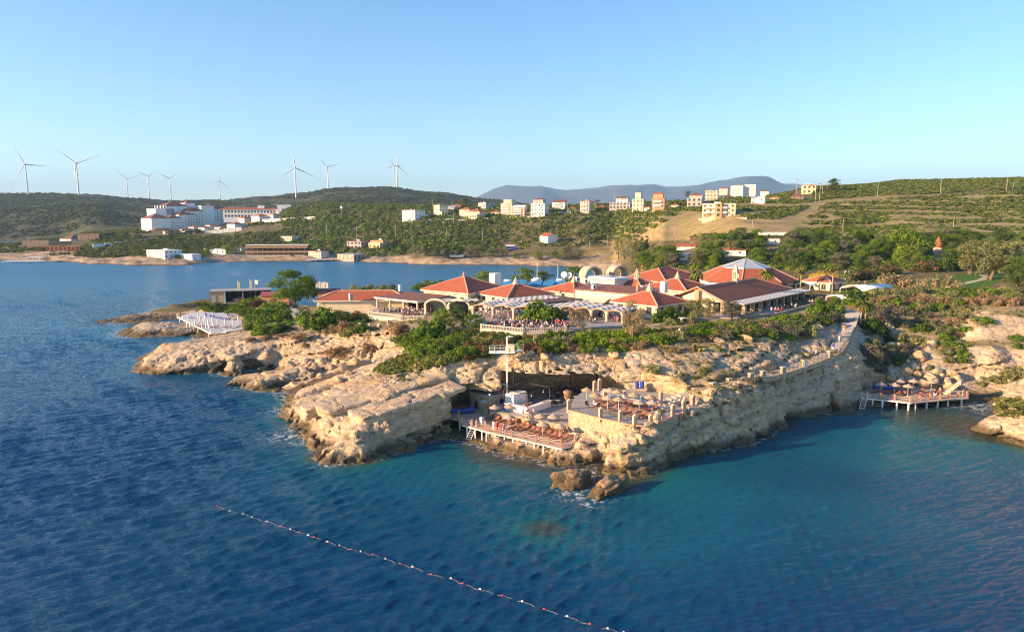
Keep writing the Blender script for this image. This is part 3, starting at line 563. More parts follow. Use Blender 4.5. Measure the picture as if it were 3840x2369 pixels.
# outer sea, joined to the last row
fy = [yw[-1]*k for k in (1.15, 1.4, 1.8, 2.5, 4, 8, 22)]; ext = np.concatenate([np.stack([aw*y*1.0, np.full_like(aw, y), aw*0], 1) for y in fy])
b0 = nr*nc; rows = [ix[-1]] + [b0 + np.arange(nc) + nc*i for i in range(len(fy))]
q2 = np.concatenate([np.stack([r0[:-1], r0[1:], r1[1:], r1[:-1]], -1) for r0, r1 in zip(rows, rows[1:])])
nn = len(ext); vv = np.concatenate([vv, ext]); dd = np.concatenate([depth.ravel(), np.full(nn, 8.0)]); ff = np.concatenate([foam.ravel(), np.zeros(nn)])
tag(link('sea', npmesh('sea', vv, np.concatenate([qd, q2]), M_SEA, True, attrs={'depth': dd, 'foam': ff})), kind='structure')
# ------------------------------------------------------------------ finding the ground under a photo point
def hitp(sx, sy, far=False):
    d = Vector(ray(sx, sy)).normalized(); o_ = Vector((0, 0, CAMZ)); best = None
    if not far:
        for b in (BV0, BV1):
            h_ = b.ray_cast(o_, d)
            if h_[0] is not None and (best is None or h_[3] < best[1]): best = (h_[0], h_[3])
        if best and best[0].y < 174: return best[0]
    a, b, c = ray(sx, sy); Y = np.arange(150 if not far else 290, 2300, 1.5); X = a/b*Y; Zr = CAMZ + c/b*Y; hz_ = np.maximum(H(X, Y), 0)
    k = np.nonzero(Zr <= hz_)[0]; k = k[0] if len(k) else len(Y)-1
    if k > 0:
        d0 = Zr[k-1]-hz_[k-1]; d1 = Zr[k]-hz_[k]; t = d0/(d0-d1+1e-9); y = Y[k-1] + t*1.5
    else: y = Y[0]
    return Vector((a/b*y, y, CAMZ + c/b*y))
# ------------------------------------------------------------------ foliage
def leaf_mat(name, c0, c1, c2=None, tl=.35):
    s = N(name); s.t.nodes.remove(s.b); n = s.noise(s.pos(), .8, 3, .6); oi = s.n('ShaderNodeObjectInfo').outputs['Random']
    g = s.n('ShaderNodeNewGeometry').outputs['Random Per Island']
    f = s.math('ADD', s.math('MULTIPLY', n, .5), s.math('ADD', s.math('MULTIPLY', g, .45), s.math('MULTIPLY', oi, .2)))
    st = [(.3, c0), (.72, c1)] + ([(.86, c2)] if c2 else [])
    c = s.ramp(f, st); d = s.n('ShaderNodeBsdfDiffuse'); t = s.n('ShaderNodeBsdfTranslucent'); m = s.n('ShaderNodeMixShader'); m.inputs[0].default_value = tl
    s.l(c, d.inputs[0]); s.l(c, t.inputs[0]); s.l(d.outputs[0], m.inputs[1]); s.l(t.outputs[0], m.inputs[2]); s.l(m.outputs[0], s.out.inputs[0]); return s.m
LM = dict(green=leaf_mat('leaf_green', (0.0536,0.109,0.0192), (0.184,0.283,0.0421)), dark=leaf_mat('leaf_dark', (0.0355,0.0754,0.02), (0.114,0.177,0.0399)),
          bright=leaf_mat('leaf_bright', (0.0725,0.141,0.0145), (0.236,0.333,0.0362)), olive=leaf_mat('leaf_olive', (0.118,0.136,0.0559), (0.318,0.325,0.144)),
          brown=leaf_mat('leaf_dry', (0.16,0.109,0.058), (0.392,0.275,0.16)), grey=leaf_mat('leaf_grey', (0.087,0.0943,0.0653), (0.232,0.217,0.16)),
          tam=leaf_mat('leaf_tamarisk', (0.174,0.145,0.0725), (0.435,0.348,0.189)), pink=leaf_mat('leaf_oleander', (0.0435,0.0798,0.0217), (0.116,0.16,0.0435), (0.652,0.131,0.174)),
          white=leaf_mat('leaf_white_flower', (0.0435,0.087,0.0217), (0.116,0.174,0.0435), (0.8,0.8,0.652)), yellow=leaf_mat('leaf_yellow', (0.406,0.319,0.0145), (0.797,0.609,0.029)),
          grass=leaf_mat('leaf_grass', (0.087,0.116,0.029), (0.246,0.261,0.0798)), palm=leaf_mat('leaf_palm', (0.0653,0.102,0.0217), (0.232,0.261,0.0725)), pine=leaf_mat('leaf_pine', (0.042,0.0911,0.0147), (0.152,0.239,0.0293)),
          red=leaf_mat('leaf_russet', (0.102,0.0725,0.0362), (0.232,0.145,0.087)), maq=leaf_mat('leaf_maquis', (0.0504,0.0792,0.0165), (0.18,0.198,0.0495)), maqr=leaf_mat('leaf_terrace_scrub', (0.066,0.106,0.0198), (0.192,0.237,0.055)), hillm=leaf_mat('leaf_far_hill', (0.0391,0.0552,0.022), (0.109,0.115,0.0495)))
M_BARK = plain('bark', (.17,.115,.07), .9, .3, 3, .4); M_BARKL = plain('bark_pale', (.3,.22,.15), .9, .3, 3, .4)
def leaves(cs, ns, size, rs, asp=1.9, jit=.6):
    # quads at centres cs facing roughly ns
    n = len(cs); d = ns + rs.randn(n, 3)*jit; d /= np.linalg.norm(d, axis=1)[:, None]+1e-9
    u = np.cross(d, rs.randn(n, 3)); u /= np.linalg.norm(u, axis=1)[:, None]+1e-9; v = np.cross(d, u)
    s = (size*(.6+.8*rs.rand(n)))[:, None] if np.isscalar(size) else size[:, None]
    a, b = u*s*.5*asp**.5, v*s*.5/asp**.5
    V = np.stack([cs-a, cs-b*1.0+a*.1, cs+a, cs+b*1.0+a*.1], 1).reshape(-1, 3); return V, np.arange(4*n).reshape(n, 4)
def clump_pts(centers, radii, per, rs, flat=.8, shell=.55):
    P_, N_ = [], []
    for c, r in zip(centers, radii):
        k = max(4, int(per*r*r)); d = rs.randn(k, 3); d /= np.linalg.norm(d, axis=1)[:, None]
        rr = r*(shell + (1-shell)*rs.rand(k)**.5)*(1+.25*rs.randn(k)*.5); p = d*rr[:, None]; p[:, 2] *= flat
        P_.append(c + p); N_.append(d + np.array([0, 0, .35]))
    return np.concatenate(P_), np.concatenate(N_)
def bush_mesh(name, mat, seed, n=700, leaf=.17, kind='mound'):
    rs = np.random.RandomState(seed); nc = 16
    c = rs.randn(nc, 3)*np.array([.48, .48, .2]) + np.array([0, 0, .36]); c[:, 2] = np.abs(c[:, 2]); rr = .26 + .22*rs.rand(nc)
    p, nn = clump_pts(c, rr, n/(nc*.13), rs, .9); nn[:, 2] += .3
    V, Fq = leaves(p, nn, leaf, rs); V[:, 2] = np.maximum(V[:, 2], -.05)
    return npmesh(name, V, Fq, mat, False)
BUSH = {}
def bush_proto(kind):
    if kind not in BUSH:
        d = dict(spiky=(LM['bright'], .12), ).get(kind)
        BUSH[kind] = [bush_mesh('shrub', LM[kind], 100 + i*7 + len(kind), 1500, .15 if kind not in ('pink', 'white', 'grey', 'brown', 'tam', 'red') else .125) for i in range(3)]
    return BUSH[kind]
def shrub(loc, r, kind, label, group=None, h=1.0, name='shrub', cat='shrub', sink=.15):
    if name == 'shrub': name, cat = dict(brown=('dry_bush', 'dry bush'), grey=('dry_bush', 'dry bush'), tam=('tamarisk_bush', 'tamarisk'), dark=('evergreen_bush', 'evergreen'), olive=('olive_bush', 'bush'), red=('russet_bush', 'bush'), pink=('oleander', 'oleander'), white=('oleander', 'oleander')).get(kind, (name, cat))
    elif cat == 'shrub': cat = name.replace('_', ' ')
    o = link(name, rnd.choice(bush_proto(kind))); o.location = (loc[0], loc[1], loc[2] - sink*r); o.rotation_euler = (0, 0, rnd.random()*6.28)
    r *= 1.4; o.scale = (r*rnd.uniform(.9, 1.15), r*rnd.uniform(.9, 1.15), r*h*rnd.uniform(.8, 1.0)); return tag(o, label, cat, group)
def tree_meshes(kind, seed):
    # unit tree: total height 1; returns trunk mesh and crown mesh
    rs = np.random.RandomState(seed); mb = MB(); C_, R_ = [], []
    if kind in ('round', 'olive', 'tam'):
        ht = .3 if kind == 'round' else .28; nb = 6; fork = Vector((rs.randn()*.03, rs.randn()*.03, ht))
        mb.tube((0, 0, -.06), fork, .032, .024, 7)
        if kind != 'round': mb.tube((.03, .02, -.06), (.1, -.04, .36), .02, .014, 6)
        for i in range(nb):
            a = i*2*PI/nb + rs.rand(); e = Vector((math.cos(a)*.22*rs.uniform(.5, 1.1), math.sin(a)*.22*rs.uniform(.5, 1.1), rs.uniform(.5, .78))); mb.tube(fork, e, .016, .006, 5)
        nc = 34 if kind == 'round' else 30
        for i in range(nc):
            a = rs.rand()*2*PI; q = rs.rand()**.5*.33; z = rs.uniform(.2, .93); w = math.sqrt(max(.08, 1-((z-.53)/.45)**2)); C_.append((math.cos(a)*q*w*1.1, math.sin(a)*q*w*1.1, z)); R_.append(rs.uniform(.075, .14))
        per, leaf = 8200, .032
    elif kind == 'pine':
        mb.path([Vector((0, 0, -.05)), Vector((.03, .01, .25)), Vector((.0, .03, .55)), Vector((.02, 0, .85))], .022, 7)
        for i in range(34):
            z = rs.uniform(.3, .97); q = (.36*(1-(abs(z-.55)/.55)**1.6)+.05)*rs.uniform(.35, 1.1); a = rs.rand()*2*PI; C_.append((math.cos(a)*q, math.sin(a)*q, z)); R_.append(rs.uniform(.085, .15))
            if i % 3 == 0: mb.tube((.01, .02, z-.1), C_[-1], .008, .004, 4)
        per, leaf = 15000, .028
    elif kind == 'cypress':
        mb.tube((0, 0, -.05), (0, 0, .8), .02, .008, 6)
        for i in range(26):
            z = rs.uniform(.12, .97); q = .13*(1-z)**.6*rs.rand()+.01; a = rs.rand()*2*PI; C_.append((math.cos(a)*q, math.sin(a)*q, z)); R_.append((.05+.09*(1-z)))
        per, leaf = 9000, .03
    elif kind == 'euc':
        mb.tube((0, 0, -.05), (.02, 0, .5), .022, .016, 6); mb.tube((.03, .02, -.05), (.14, .03, .55), .016, .01, 6)
        for i in range(36):
            a = rs.rand()*2*PI; q = rs.rand()**.5*.36; z = rs.uniform(.2, .95); C_.append((math.cos(a)*q*(1.15-z*.6), math.sin(a)*q*(1.15-z*.6), z)); R_.append(rs.uniform(.06, .1))
        per, leaf = 11000, .026
    p, nn = clump_pts(np.array(C_), R_, per, rs, .85 if kind != 'euc' else 1.4); V, Fq = leaves(p, nn, leaf, rs)
    return mb.v and mb.mesh('trunk', M_BARK if kind != 'tam' else M_BARKL, True), (V, Fq)
TREE = {}
def tree(loc, h, kind, col, label, group=None, w=1.0, name=None, cat='tree'):
    key = (kind, col)
    if key not in TREE:
        L = []
        for i in range(3):
            t, (V, Fq) = tree_meshes(kind, 40 + i*13 + len(kind)); L.append((t, npmesh('crown', V, Fq, LM[col], False)))
        TREE[key] = L
    t, c = rnd.choice(TREE[key]); nm = name or dict(round='broadleaf_tree', olive='olive_tree', tam='tamarisk_tree', pine='pine_tree', cypress='cypress_tree', euc='eucalyptus_tree')[kind]
    r = thing(nm, label, cat, loc, rnd.random()*6.28, group, (h*w*1.28*rnd.uniform(.92, 1.1), h*w*1.28*rnd.uniform(.92, 1.1), h)); link('trunk', t, r); link('crown', c, r); return r
def palm_proto():
    rs = np.random.RandomState(9); mb = MB(); mb.path([Vector((0, 0, -.3)), Vector((.04, 0, 2)), Vector((-.02, .05, 4)), Vector((0, 0, 6))], .2, 8); t = mb.mesh('trunk', M_BARKL, True)
    V, Fq = [], []
    def frond(a, el, L, col):
        n = 9; p0 = np.array([0, 0, 6.0]); d = np.array([math.cos(a), math.sin(a), 0]); sd = np.array([-math.sin(a), math.cos(a), 0]); pts = []
        for i in range(n+1):
            u = i/n; pts.append(p0 + d*L*u*math.cos(el)*(1-.15*u) + np.array([0, 0, L*(u*math.sin(el) - .75*u*u)]))
        for i in range(n):
            wd = .42*math.sin(PI*min(1, (i+.8)/n*.95)) + .05
            for s_ in (-1, 1):
                b = len(V); e0 = pts[i] + sd*s_*wd + np.array([0, 0, -.25*wd]) + d*.25; V.extend([pts[i], pts[i+1], e0 + (pts[i+1]-pts[i])*.6, e0]); Fq.append((b, b+1, b+2, b+3))
    for i in range(34): frond(i*2.4 + rs.rand()*.4, rs.uniform(-.25, 1.15), rs.uniform(1.9, 2.5), 0)
    c = npmesh('fronds', V, Fq, LM['palm'], False)
    V2, F2 = V, Fq; V, Fq = [], []
    for i in range(16): frond(i*2.4, rs.uniform(-1.2, -.6), rs.uniform(1.0, 1.5), 0)
    d = npmesh('dead_fronds', V, Fq, LM['brown'], False); return t, c, d
PALM = palm_proto()
def palm(loc, h, label, group=None, s=1.0):
    r = thing('palm_tree', label, 'palm tree', loc, rnd.random()*6, group, (s, s, s)); t = link('trunk', PALM[0], r); t.scale = (1, 1, h/6/s)
    dz = h/s - 6
    for n_, m in (('fronds', PALM[1]), ('dead_fronds', PALM[2])): c = link(n_, m, r); c.location = (0, 0, dz)
    return r
# scrub that reads as one mass: many small leafy mounds in one object
def scrub(name, pts, rad, mat, per=26, leaf=.55, seed=1, hgt=.75):
    rs = np.random.RandomState(seed); n = len(pts); d = rs.randn(n, per, 3); d /= np.linalg.norm(d, axis=2)[..., None]; d[..., 2] = np.abs(d[..., 2])
    r = rad[:, None, None]*(.65+.4*rs.rand(n, per, 1)); c = pts[:, None, :] + d*r*np.array([1, 1, hgt]); sz = np.repeat(rad*leaf, per)*(.6+.8*rs.rand(n*per))
    V, Fq = leaves(c.reshape(-1, 3), d.reshape(-1, 3) + np.array([0, 0, .3]), sz, rs, 1.5, .45)
    return tag(link(name, npmesh(name, V, Fq, mat, False)), kind='stuff')
def scatter(n, a0, a1, y0, y1, seed, fn, spow=1):
    rs = np.random.RandomState(seed); a = a0 + (a1-a0)*rs.rand(n); Y = np.sqrt(y0*y0 + (y1*y1-y0*y0)*rs.rand(n)); X = a*Y; Z = H(X, Y); sx, sy = proj(X, Y, Z)
    pr = fn(X, Y, Z, sx, sy); k = rs.rand(n) < pr; return np.stack([X, Y, Z], 1)[k], rs
# ------------------------------------------------------------------ building materials
def wallm(name, c, dirt=.1): return plain(name, c, .85, dirt, .6, .15)
W_ = dict(white=wallm('plaster_white', (.80,.78,.74)), cream=wallm('plaster_cream', (.66,.56,.40)), yellow=wallm('plaster_yellow', (.70,.55,.33)), beige=wallm('render_beige', (.50,.42,.33)), grey=wallm('render_grey', (.38,.37,.36)),
          blue=wallm('plaster_blue', (.18,.36,.55)), orange=wallm('plaster_orange', (.62,.30,.14)), stone=wallm('stone_wall_plain', (.46,.38,.29), .25), dark=wallm('dark_cladding', (.05,.04,.035)), brown=wallm('brown_cladding', (.22,.15,.10)), terra=wallm('terracotta_render', (.55,.27,.15)), pinkstone=wallm('pink_stone', (.52,.40,.31), .2), metal=plain('grey_metal', (.42,.43,.44), .45, .08, 2, 0, .6), wood=plain('weathered_wood', (.33,.23,.15), .8, .25, 3), whitem=plain('white_metal', (.78,.78,.77), .4, .05), black=plain('black_metal', (.02,.02,.022), .5, .1), iron=plain('dark_iron', (.05,.05,.055), .55, .1))
def tile_mat(name, c, c2, zs_=4.2):
    s = N(name); o = s.obj(); n = s.noise(o, .9, 6, .7); n2 = s.noise(o, 7, 3, .6); z = s.sep(o)[2]
    c_ = s.ramp(s.math('ADD', s.math('MULTIPLY', n, .65), s.math('MULTIPLY', n2, .35)), [(.3, c2), (.5, c), (.7, tuple(min(1, x*1.25) for x in c))])
    wv = s.wave(s.map(o, (0,0,1)), zs_, .8, 1, 'SAW', 'Z'); c_ = s.mix(s.rng(wv, 0, .3, .55, 0), c_, tuple(x*.45 for x in c2)); s.color(c_); s.set(Roughness=.85)
    s.bump(s.math('ADD', wv, n2), .5, .06); return s.m
T_ = dict(red=tile_mat('roof_tiles_red', (.37,.10,.048), (.23,.06,.034)), orange=tile_mat('roof_tiles_orange', (.38,.125,.055), (.27,.08,.04)), brown=tile_mat('roof_tiles_brown', (.20,.085,.065), (.13,.06,.05)), maroon=tile_mat('roof_sheet_maroon', (.25,.075,.085), (.20,.06,.07), 2), grey=plain('roof_grey', (.36,.34,.34), .7, .15, 1), slate=plain('roof_bluegrey', (.30,.34,.38), .6, .12, 1), white=plain('roof_white', (.75,.75,.74), .6, .08))
def glass_mat():
    s = N('window_glass'); s.color((.035,.045,.055)); s.set(Roughness=.12); return s.m
M_GLASS = glass_mat()
def win_mesh(fr):
    mb = MB(); mb.box(-.5,-.4,-.06,.03,0,1); mb.box(.4,.5,-.06,.03,0,1); mb.box(-.4,.4,-.06,.03,.92,1); mb.box(-.4,.4,-.06,.03,0,.08); mb.box(-.03,.03,-.05,.03,.08,.92); return mb.mesh('window', fr)
PANE = MB().box(-.4,-.03,-.02,.03,.08,.92).box(.03,.4,-.02,.03,.08,.92).mesh('pane', M_GLASS)
WIN = dict(white=win_mesh(W_['white']), brown=win_mesh(W_['wood']), dark=win_mesh(W_['iron']), orange=win_mesh(W_['orange']))
def win(par, x, y, z, w, h, face='f', fr='white', name='window'):
    o = link(name, WIN[fr], par); o.location = (x, y, z); o.scale = (w, 1, h); o.rotation_euler = (0, 0, {'f': 0, 'l': -PI/2, 'r': PI/2, 'b': PI}[face]); link('pane', PANE, o); return o
def facade(par, x0, x1, y0, y1, floors, fh, z0=0, faces='fl', ww=1.3, wh=1.4, gap=3.2, fr='white', sill=.9):
    for k in range(floors):
        z = z0 + k*fh + sill
        for f_ in faces:
            L = (x1-x0) if f_ in 'fb' else (y1-y0); n = max(1, int(L/gap))
            for i in range(n):
                t = (i+.5)/n*L
                if f_ == 'f': win(par, x0+t, y0, z, ww, wh, 'f', fr)
                elif f_ == 'l': win(par, x0, y1-t, z, ww, wh, 'l', fr)
                elif f_ == 'r': win(par, x1, y0+t, z, ww, wh, 'r', fr)
def balcony(par, x0, x1, y, z, dep=1.2, col='white', face='f', rail=.9):
    mb = MB()
    if face == 'f': mb.box(x0, x1, y-dep, y-.003, z-.12, z+.08); mb.box(x0, x1, y-dep, y-dep+.08, z+.08, z+rail); mb.box(x0, x0+.08, y-dep+.08, y-.003, z+.08, z+rail); mb.box(x1-.08, x1, y-dep+.08, y-.003, z+.08, z+rail)
    else: mb.box(y-dep, y-.003, x0, x1, z-.12, z+.08); mb.box(y-dep, y-dep+.08, x0, x1, z+.08, z+rail); mb.box(y-dep+.08, y-.003, x0, x0+.08, z+.08, z+rail); mb.box(y-dep+.08, y-.003, x1-.08, x1, z+.08, z+rail)
    return mb.build('balcony', W_[col], par)
def house(sx, sy, wpx, hpx, label, roof='flat', wall='white', tile='red', rot=.6, asp=.9, floors=3, name='house', cat='house', group=None, balc=None, fr='white', base=None, rh=.22, faces='fl', far=True, extra=None, loc=None, gap=3.2, side=None):
    if 0 < rot < .7 and name == 'house': rot = -.22 - .55*rot; faces = faces.replace('l', 'r'); balc = 'f' if balc else None
    elif name in ('house', 'villa') and 0 < rot and sx < 1600: rot = .95
    p = loc if loc is not None else hitp(sx, sy, far); m = pxm(p.y)*CP; W = wpx/m/(math.cos(rot) + asp*abs(math.sin(rot))); D = W*asp; Ht = hpx/m*.84; W *= 1.16; D *= 1.16
    r = thing(name, label, cat, (p.x, p.y + D*.4, p.z), rot, group); hw, hd = W/2, D/2
    roofh = 0 if roof == 'flat' else min(W, D)*rh; wh = Ht - roofh if roof != 'flat' else Ht
    mb = MB().wallbox(-hw, hw, -hd, hd, -4, wh, roofh if roof == 'gable' else 0)
    if side: mb.k = 0
    mb.build('wall', W_[wall], r); fh = wh/floors
    if roof == 'hip': MB().hip(-hw-.5, hw+.5, -hd-.5, hd+.5, wh, roofh).build('roof', T_[tile], r)
    elif roof == 'gable':MB().gable(-hw-.5, hw+.5, -hd-.5, hd+.5, wh-.15, roofh+.2).build('roof', T_[tile], r)
    else:
        mb = MB(); mb.box(-hw-.25, hw+.25, -hd-.25, hd+.25, wh, wh+.3); mb.build('roof', T_.get(tile, T_['white']), r)
    facade(r, -hw, hw, -hd, hd, floors, fh, 0, faces, min(1.6, fh*.5), fh*.5, gap, fr, fh*.28)
    if balc:
        for k in range(1, floors): 
            if 'f' in balc: balcony(r, -hw*.85, hw*.5, -hd, k*fh, 1.3)
            if 'l' in balc: balcony(r, -hd*.6, hd*.8, -hw, k*fh, 1.3, face='l')
    if floors > 1 and roof == 'flat': MB().tube((-hw*.3, hd*.3, wh+.9), (hw*.1, hd*.3, wh+.9), .45, n=8).box(-hw*.3-.1, hw*.1+.1, hd*.3-.08, hd*.3+.08, wh+.3, wh+.5).build('roof_tank', W_['whitem'], r)
    if floors > 1: MB().box(-hw*.1, hw*.5, -hd-.9, -hd-.003, fh*floors*.97-.3, fh*floors*.97-.1).build('awning', W_['beige'], r); MB().box(-hw*.85, -hw*.55, -hd-.03, -hd-.004, 0, 2.2).build('door', W_['wood'], r)
    if extra: extra(r, hw, hd, wh)
    return r
def ex_stack(wf, col='white', tile='white', hh=3, roof=None):
    def f(r, hw, hd, wh):
        MB().box(-hw*wf, hw*.7*wf, -hd*.5, hd*.8, wh+.303, wh+hh).build('roof_room', W_[col], r)
        if roof: MB().hip(-hw*wf-.4, hw*.7*wf+.4, -hd*.5-.4, hd*.8+.4, wh+hh, 1.3).build('roof_room_roof', T_[roof], r)
        win(r, -hw*wf*.3, -hd*.5, wh+.9, 1.4, 1.4, 'f')
    return f
def ex_podium(wf, df, hh, col):
    def f(r, hw, hd, wh):
        o = MB().box(-hw*wf, hw*wf*.8, -hd-df, -hd-.005, -4, hh).build('podium', W_[col], r); nf = max(1, int(hh/2.8)); facade(r, -hw*wf, hw*wf*.8, -hd-df, 0, nf, hh/nf, 0, 'f', 1.6, min(1.8, hh/nf*.55), 3.2, 'dark', hh/nf*.25)
    return f
# ------------------------------------------------------------------ houses along the hill
hill = 'houses along the hilltop'
house(1548, 828, 72, 46, 'white three storey house with blue glass front and red frame, leftmost on the scrub hill', 'flat', 'white', 'red', .75, 1.2, 3, group=hill, balc='l', gap=4)
house(1652, 806, 46, 42, 'narrow cream and blue-grey house with flat dark roof and low cream podium', 'flat', 'cream', 'grey', .7, 1, 3, group=hill, extra=ex_podium(1.3, 7, 3.4, 'cream'))
house(1695, 789, 36, 19, 'small low house with grey gabled roof behind the cream house', 'gable', 'grey', 'slate', .5, .8, 2, group=hill)
house(1716, 784, 32, 17, 'small house with bright red gabled roof beside the tall tree', 'gable', 'cream', 'orange', .3, .8, 1, group=hill)
house(1752, 812, 50, 40, 'two storey cream villa with red hipped roof, behind the lower villa', 'hip', 'cream', 'orange', .6, .9, 2, group=hill)
house(1788, 819, 62, 42, 'cream villa with red hipped roof and wide lower storey, in front of its twin', 'hip', 'cream', 'orange', .6, .9, 2, group=hill, extra=ex_podium(1.2, 4, 4.5, 'cream'), balc='f')
house(1822, 783, 50, 26, 'pale grey two-tone house with dark flat roof and balconies', 'flat', 'grey', 'grey', .8, 1, 2, group=hill, balc='l')
house(1912, 806, 58, 50, 'unfinished beige apartment block with a yellow upper storey', 'flat', 'beige', 'grey', .6, 1, 4, group=hill, balc='f', extra=ex_stack(.8, 'yellow', hh=4))
house(1950, 813, 48, 50, 'tall beige balcony house with gabled white roof beside the apartment block', 'gable', 'beige', 'white', .2, .8, 4, group=hill, balc='f')
house(2025, 812, 58, 56, 'white stepped house with dark roofed top storey', 'flat', 'white', 'grey', .3, .9, 3, group=hill, balc='f', extra=ex_stack(.9, 'grey', hh=4, roof='brown'))
house(2100, 784, 48, 40, 'white gabled chalet house with dark roof and long balconies', 'gable', 'white', 'brown', .2, .8, 3, group=hill, balc='f')
house(2200, 800, 42, 52, 'slim pinkish house with terrace, left of the road', 'flat', 'pinkstone', 'orange', .45, 1, 3, group=hill, balc='l')
house(2337, 784, 46, 56, 'tall brown and white house with red hipped roof on a wide grey podium', 'hip', 'white', 'brown', .2, .8, 4, group=hill, extra=ex_podium(1.9, 6, 6.5, 'grey'), fr='brown')
house(2397, 792, 44, 50, 'cream stepped house with a narrow tower room on the roof', 'flat', 'cream', 'white', .25, .9, 3, group=hill, extra=ex_stack(.6, 'cream', hh=6))
house(2474, 786, 46, 48, 'brick red and white house with orange roofed loggia on top', 'flat', 'terra', 'orange', .25, .8, 3, group=hill, balc='f', extra=ex_stack(.95, 'orange', hh=3.6, roof='orange'))
house(2616, 774, 50, 58, 'beige house with dark grey lower floors and brown pyramid roof', 'hip', 'beige', 'brown', .3, .9, 4, group=hill, extra=ex_podium(1.25, 5, 6.5, 'grey'))
house(2672, 754, 46, 46, 'cream house with heavy brown frame and square windows', 'flat', 'cream', 'brown', .15, .8, 3, group=hill, fr='brown', balc='f')
house(2718, 724, 34, 26, 'small cream house with red hipped roof behind a dark tree', 'hip', 'cream', 'red', .5, .9, 2, group=hill)
house(2768, 731, 46, 40, 'white four storey block with rounded balconies, left of its taller twin', 'flat', 'white', 'white', .25, .9, 4, group=hill, balc='f')
house(2817, 731, 42, 44, 'taller white four storey block with balconies on the hilltop', 'flat', 'white', 'white', .25, .9, 4, group=hill, balc='f')
house(2736, 749, 40, 20, 'little white house with brown hipped roof below the white blocks', 'hip', 'white', 'brown', .4, .9, 1, group=hill)
house(2702, 815, 112, 58, 'wide cream and orange three storey building with pale roof above the dirt field', 'flat', 'cream', 'white', .12, .55, 3, group=hill, balc='f', fr='orange', extra=ex_podium(.22, 2.0, 9.0, 'orange'))
house(2850, 765, 52, 24, 'white low house with wide roof terrace on the slope', 'flat', 'white', 'white', .45, .9, 2, group=hill)
house(2872, 738, 32, 30, 'white house with brown hipped roof behind the terrace house', 'hip', 'white', 'brown', .5, .9, 2, group=hill)
house(2995, 750, 48, 26, 'unfinished brown concrete house with low hipped roof', 'hip', 'brown', 'brown', .3, .9, 2, group=hill, fr='dark')
house(3038, 726, 48, 36, 'yellow flat roofed house at the end of the hilltop row', 'flat', 'yellow', 'orange', .15, .8, 2, group=hill, fr='brown')
house(2058, 912, 56, 44, 'white house with red gabled roof alone in the scrub slope', 'gable', 'white', 'red', -.95, .9, 2, balc='l')
for x, y, w_, h_, lb, wl, tl in [(1592,818,34,16,'low white annex right of the blue glass house','white','white'),(1862,806,40,18,'low orange roofed cottage left of the apartment block','cream','orange'),(1984,806,30,18,'small cream cottage with red roof beside the balcony house','cream','red'),(2148,792,34,18,'small white cottage with orange roof right of the chalet house','white','orange'),(2258,786,38,18,'low cream house with red roof left of the brown podium house','cream','red'),(2432,790,28,18,'small white annex with orange roof beside the cream tower house','white','orange'),(2530,780,40,20,'low red roofed cottage between brick house and road','cream','red'),(2652,768,30,16,'small white cottage with red roof below the framed house','white','red'),(2908,752,36,18,'low white cottage with orange roof right of the terrace house','white','orange')]: house(x, y, w_, h_, lb, 'hip', wl, tl, .4, .8, 1, group=hill)
# cottages among the garden trees
vil = 'cottages among the garden trees'
house(2577, 930, 66, 17, 'long low white cottage with red roof edge, behind the round trees', 'gable', 'white', 'red', .2, .5, 1, group=vil)
house(2762, 957, 88, 40, 'white cottage with large red hipped roof, nearest in the grove', 'hip', 'white', 'orange', .25, .8, 1, group=vil, gap=4)
house(2818, 955, 34, 26, 'white flat roofed cube beside the red hipped cottage', 'flat', 'white', 'white', .5, 1, 1, group=vil)
house(2896, 914, 64, 22, 'white cottage with flat brownish roof at the grove edge', 'flat', 'white', 'brown', .3, .6, 1, group=vil)
house(2894, 886, 98, 15, 'long white container building on the edge of the dirt field', 'flat', 'white', 'white', .08, .25, 1, group=vil, faces='')
house(2561, 973, 66, 24, 'bare white cube house between the dark trees', 'flat', 'white', 'white', .55, .9, 1, group=vil)
house(2468, 962, 34, 17, 'small hut with dark red roof left in the grove', 'gable', 'white', 'brown', .3, .9, 1, group=vil)
house(2790, 917, 26, 22, 'narrow white house half hidden by olive trees', 'flat', 'white', 'slate', .4, .9, 1, group=vil)
house(2612, 906, 34, 14, 'dark brown timber hut with low roof, left one of two', 'gable', 'brown', 'brown', .3, .9, 1, group=vil)
house(2668, 908, 30, 14, 'dark brown timber hut with low roof, right one of two', 'gable', 'brown', 'brown', .3, .9, 1, group=vil)
house(2440, 1003, 60, 20, 'brick red roofed shed below the eucalyptus trees', 'gable', 'terra', 'brown', .3, .6, 1, group=vil)
house(3822, 945, 90, 22, 'white house with red tiled roof cut by the right edge', 'hip', 'white', 'orange', .3, .7, 1, group=vil, rh=.3)
p = hitp(3516, 950, True); r = thing('garden_tower', 'round pale tower with tall terracotta cone roof among the garden trees', 'tower', p, 0, None)
m = pxm(p.y); MB().lathe([(17/m, -2), (17/m, 24/m)], 16).build('wall', W_['pinkstone'], r, True); MB().lathe([(21/m, 24/m), (13/m, 38/m), (6/m, 52/m), (.3/m, 64/m)], 16).build('roof', T_['orange'], r, True)
for px, lab in ((3563, 'left'), (3651, 'right')):
    p = hitp(px, 944, True); r = thing('roof_finial_post', f'small terracotta pinnacle post, {lab} one beside the cone roofed tower', 'pinnacle', p, 0, 'terracotta pinnacles'); MB().lathe([(6/m, -1), (5/m, 22/m)], 10).build('post', W_['terra'], r, True); MB().lathe([(7/m, 22/m), (3/m, 30/m), (.3/m, 40/m)], 10).build('cap', T_['orange'], r, True)
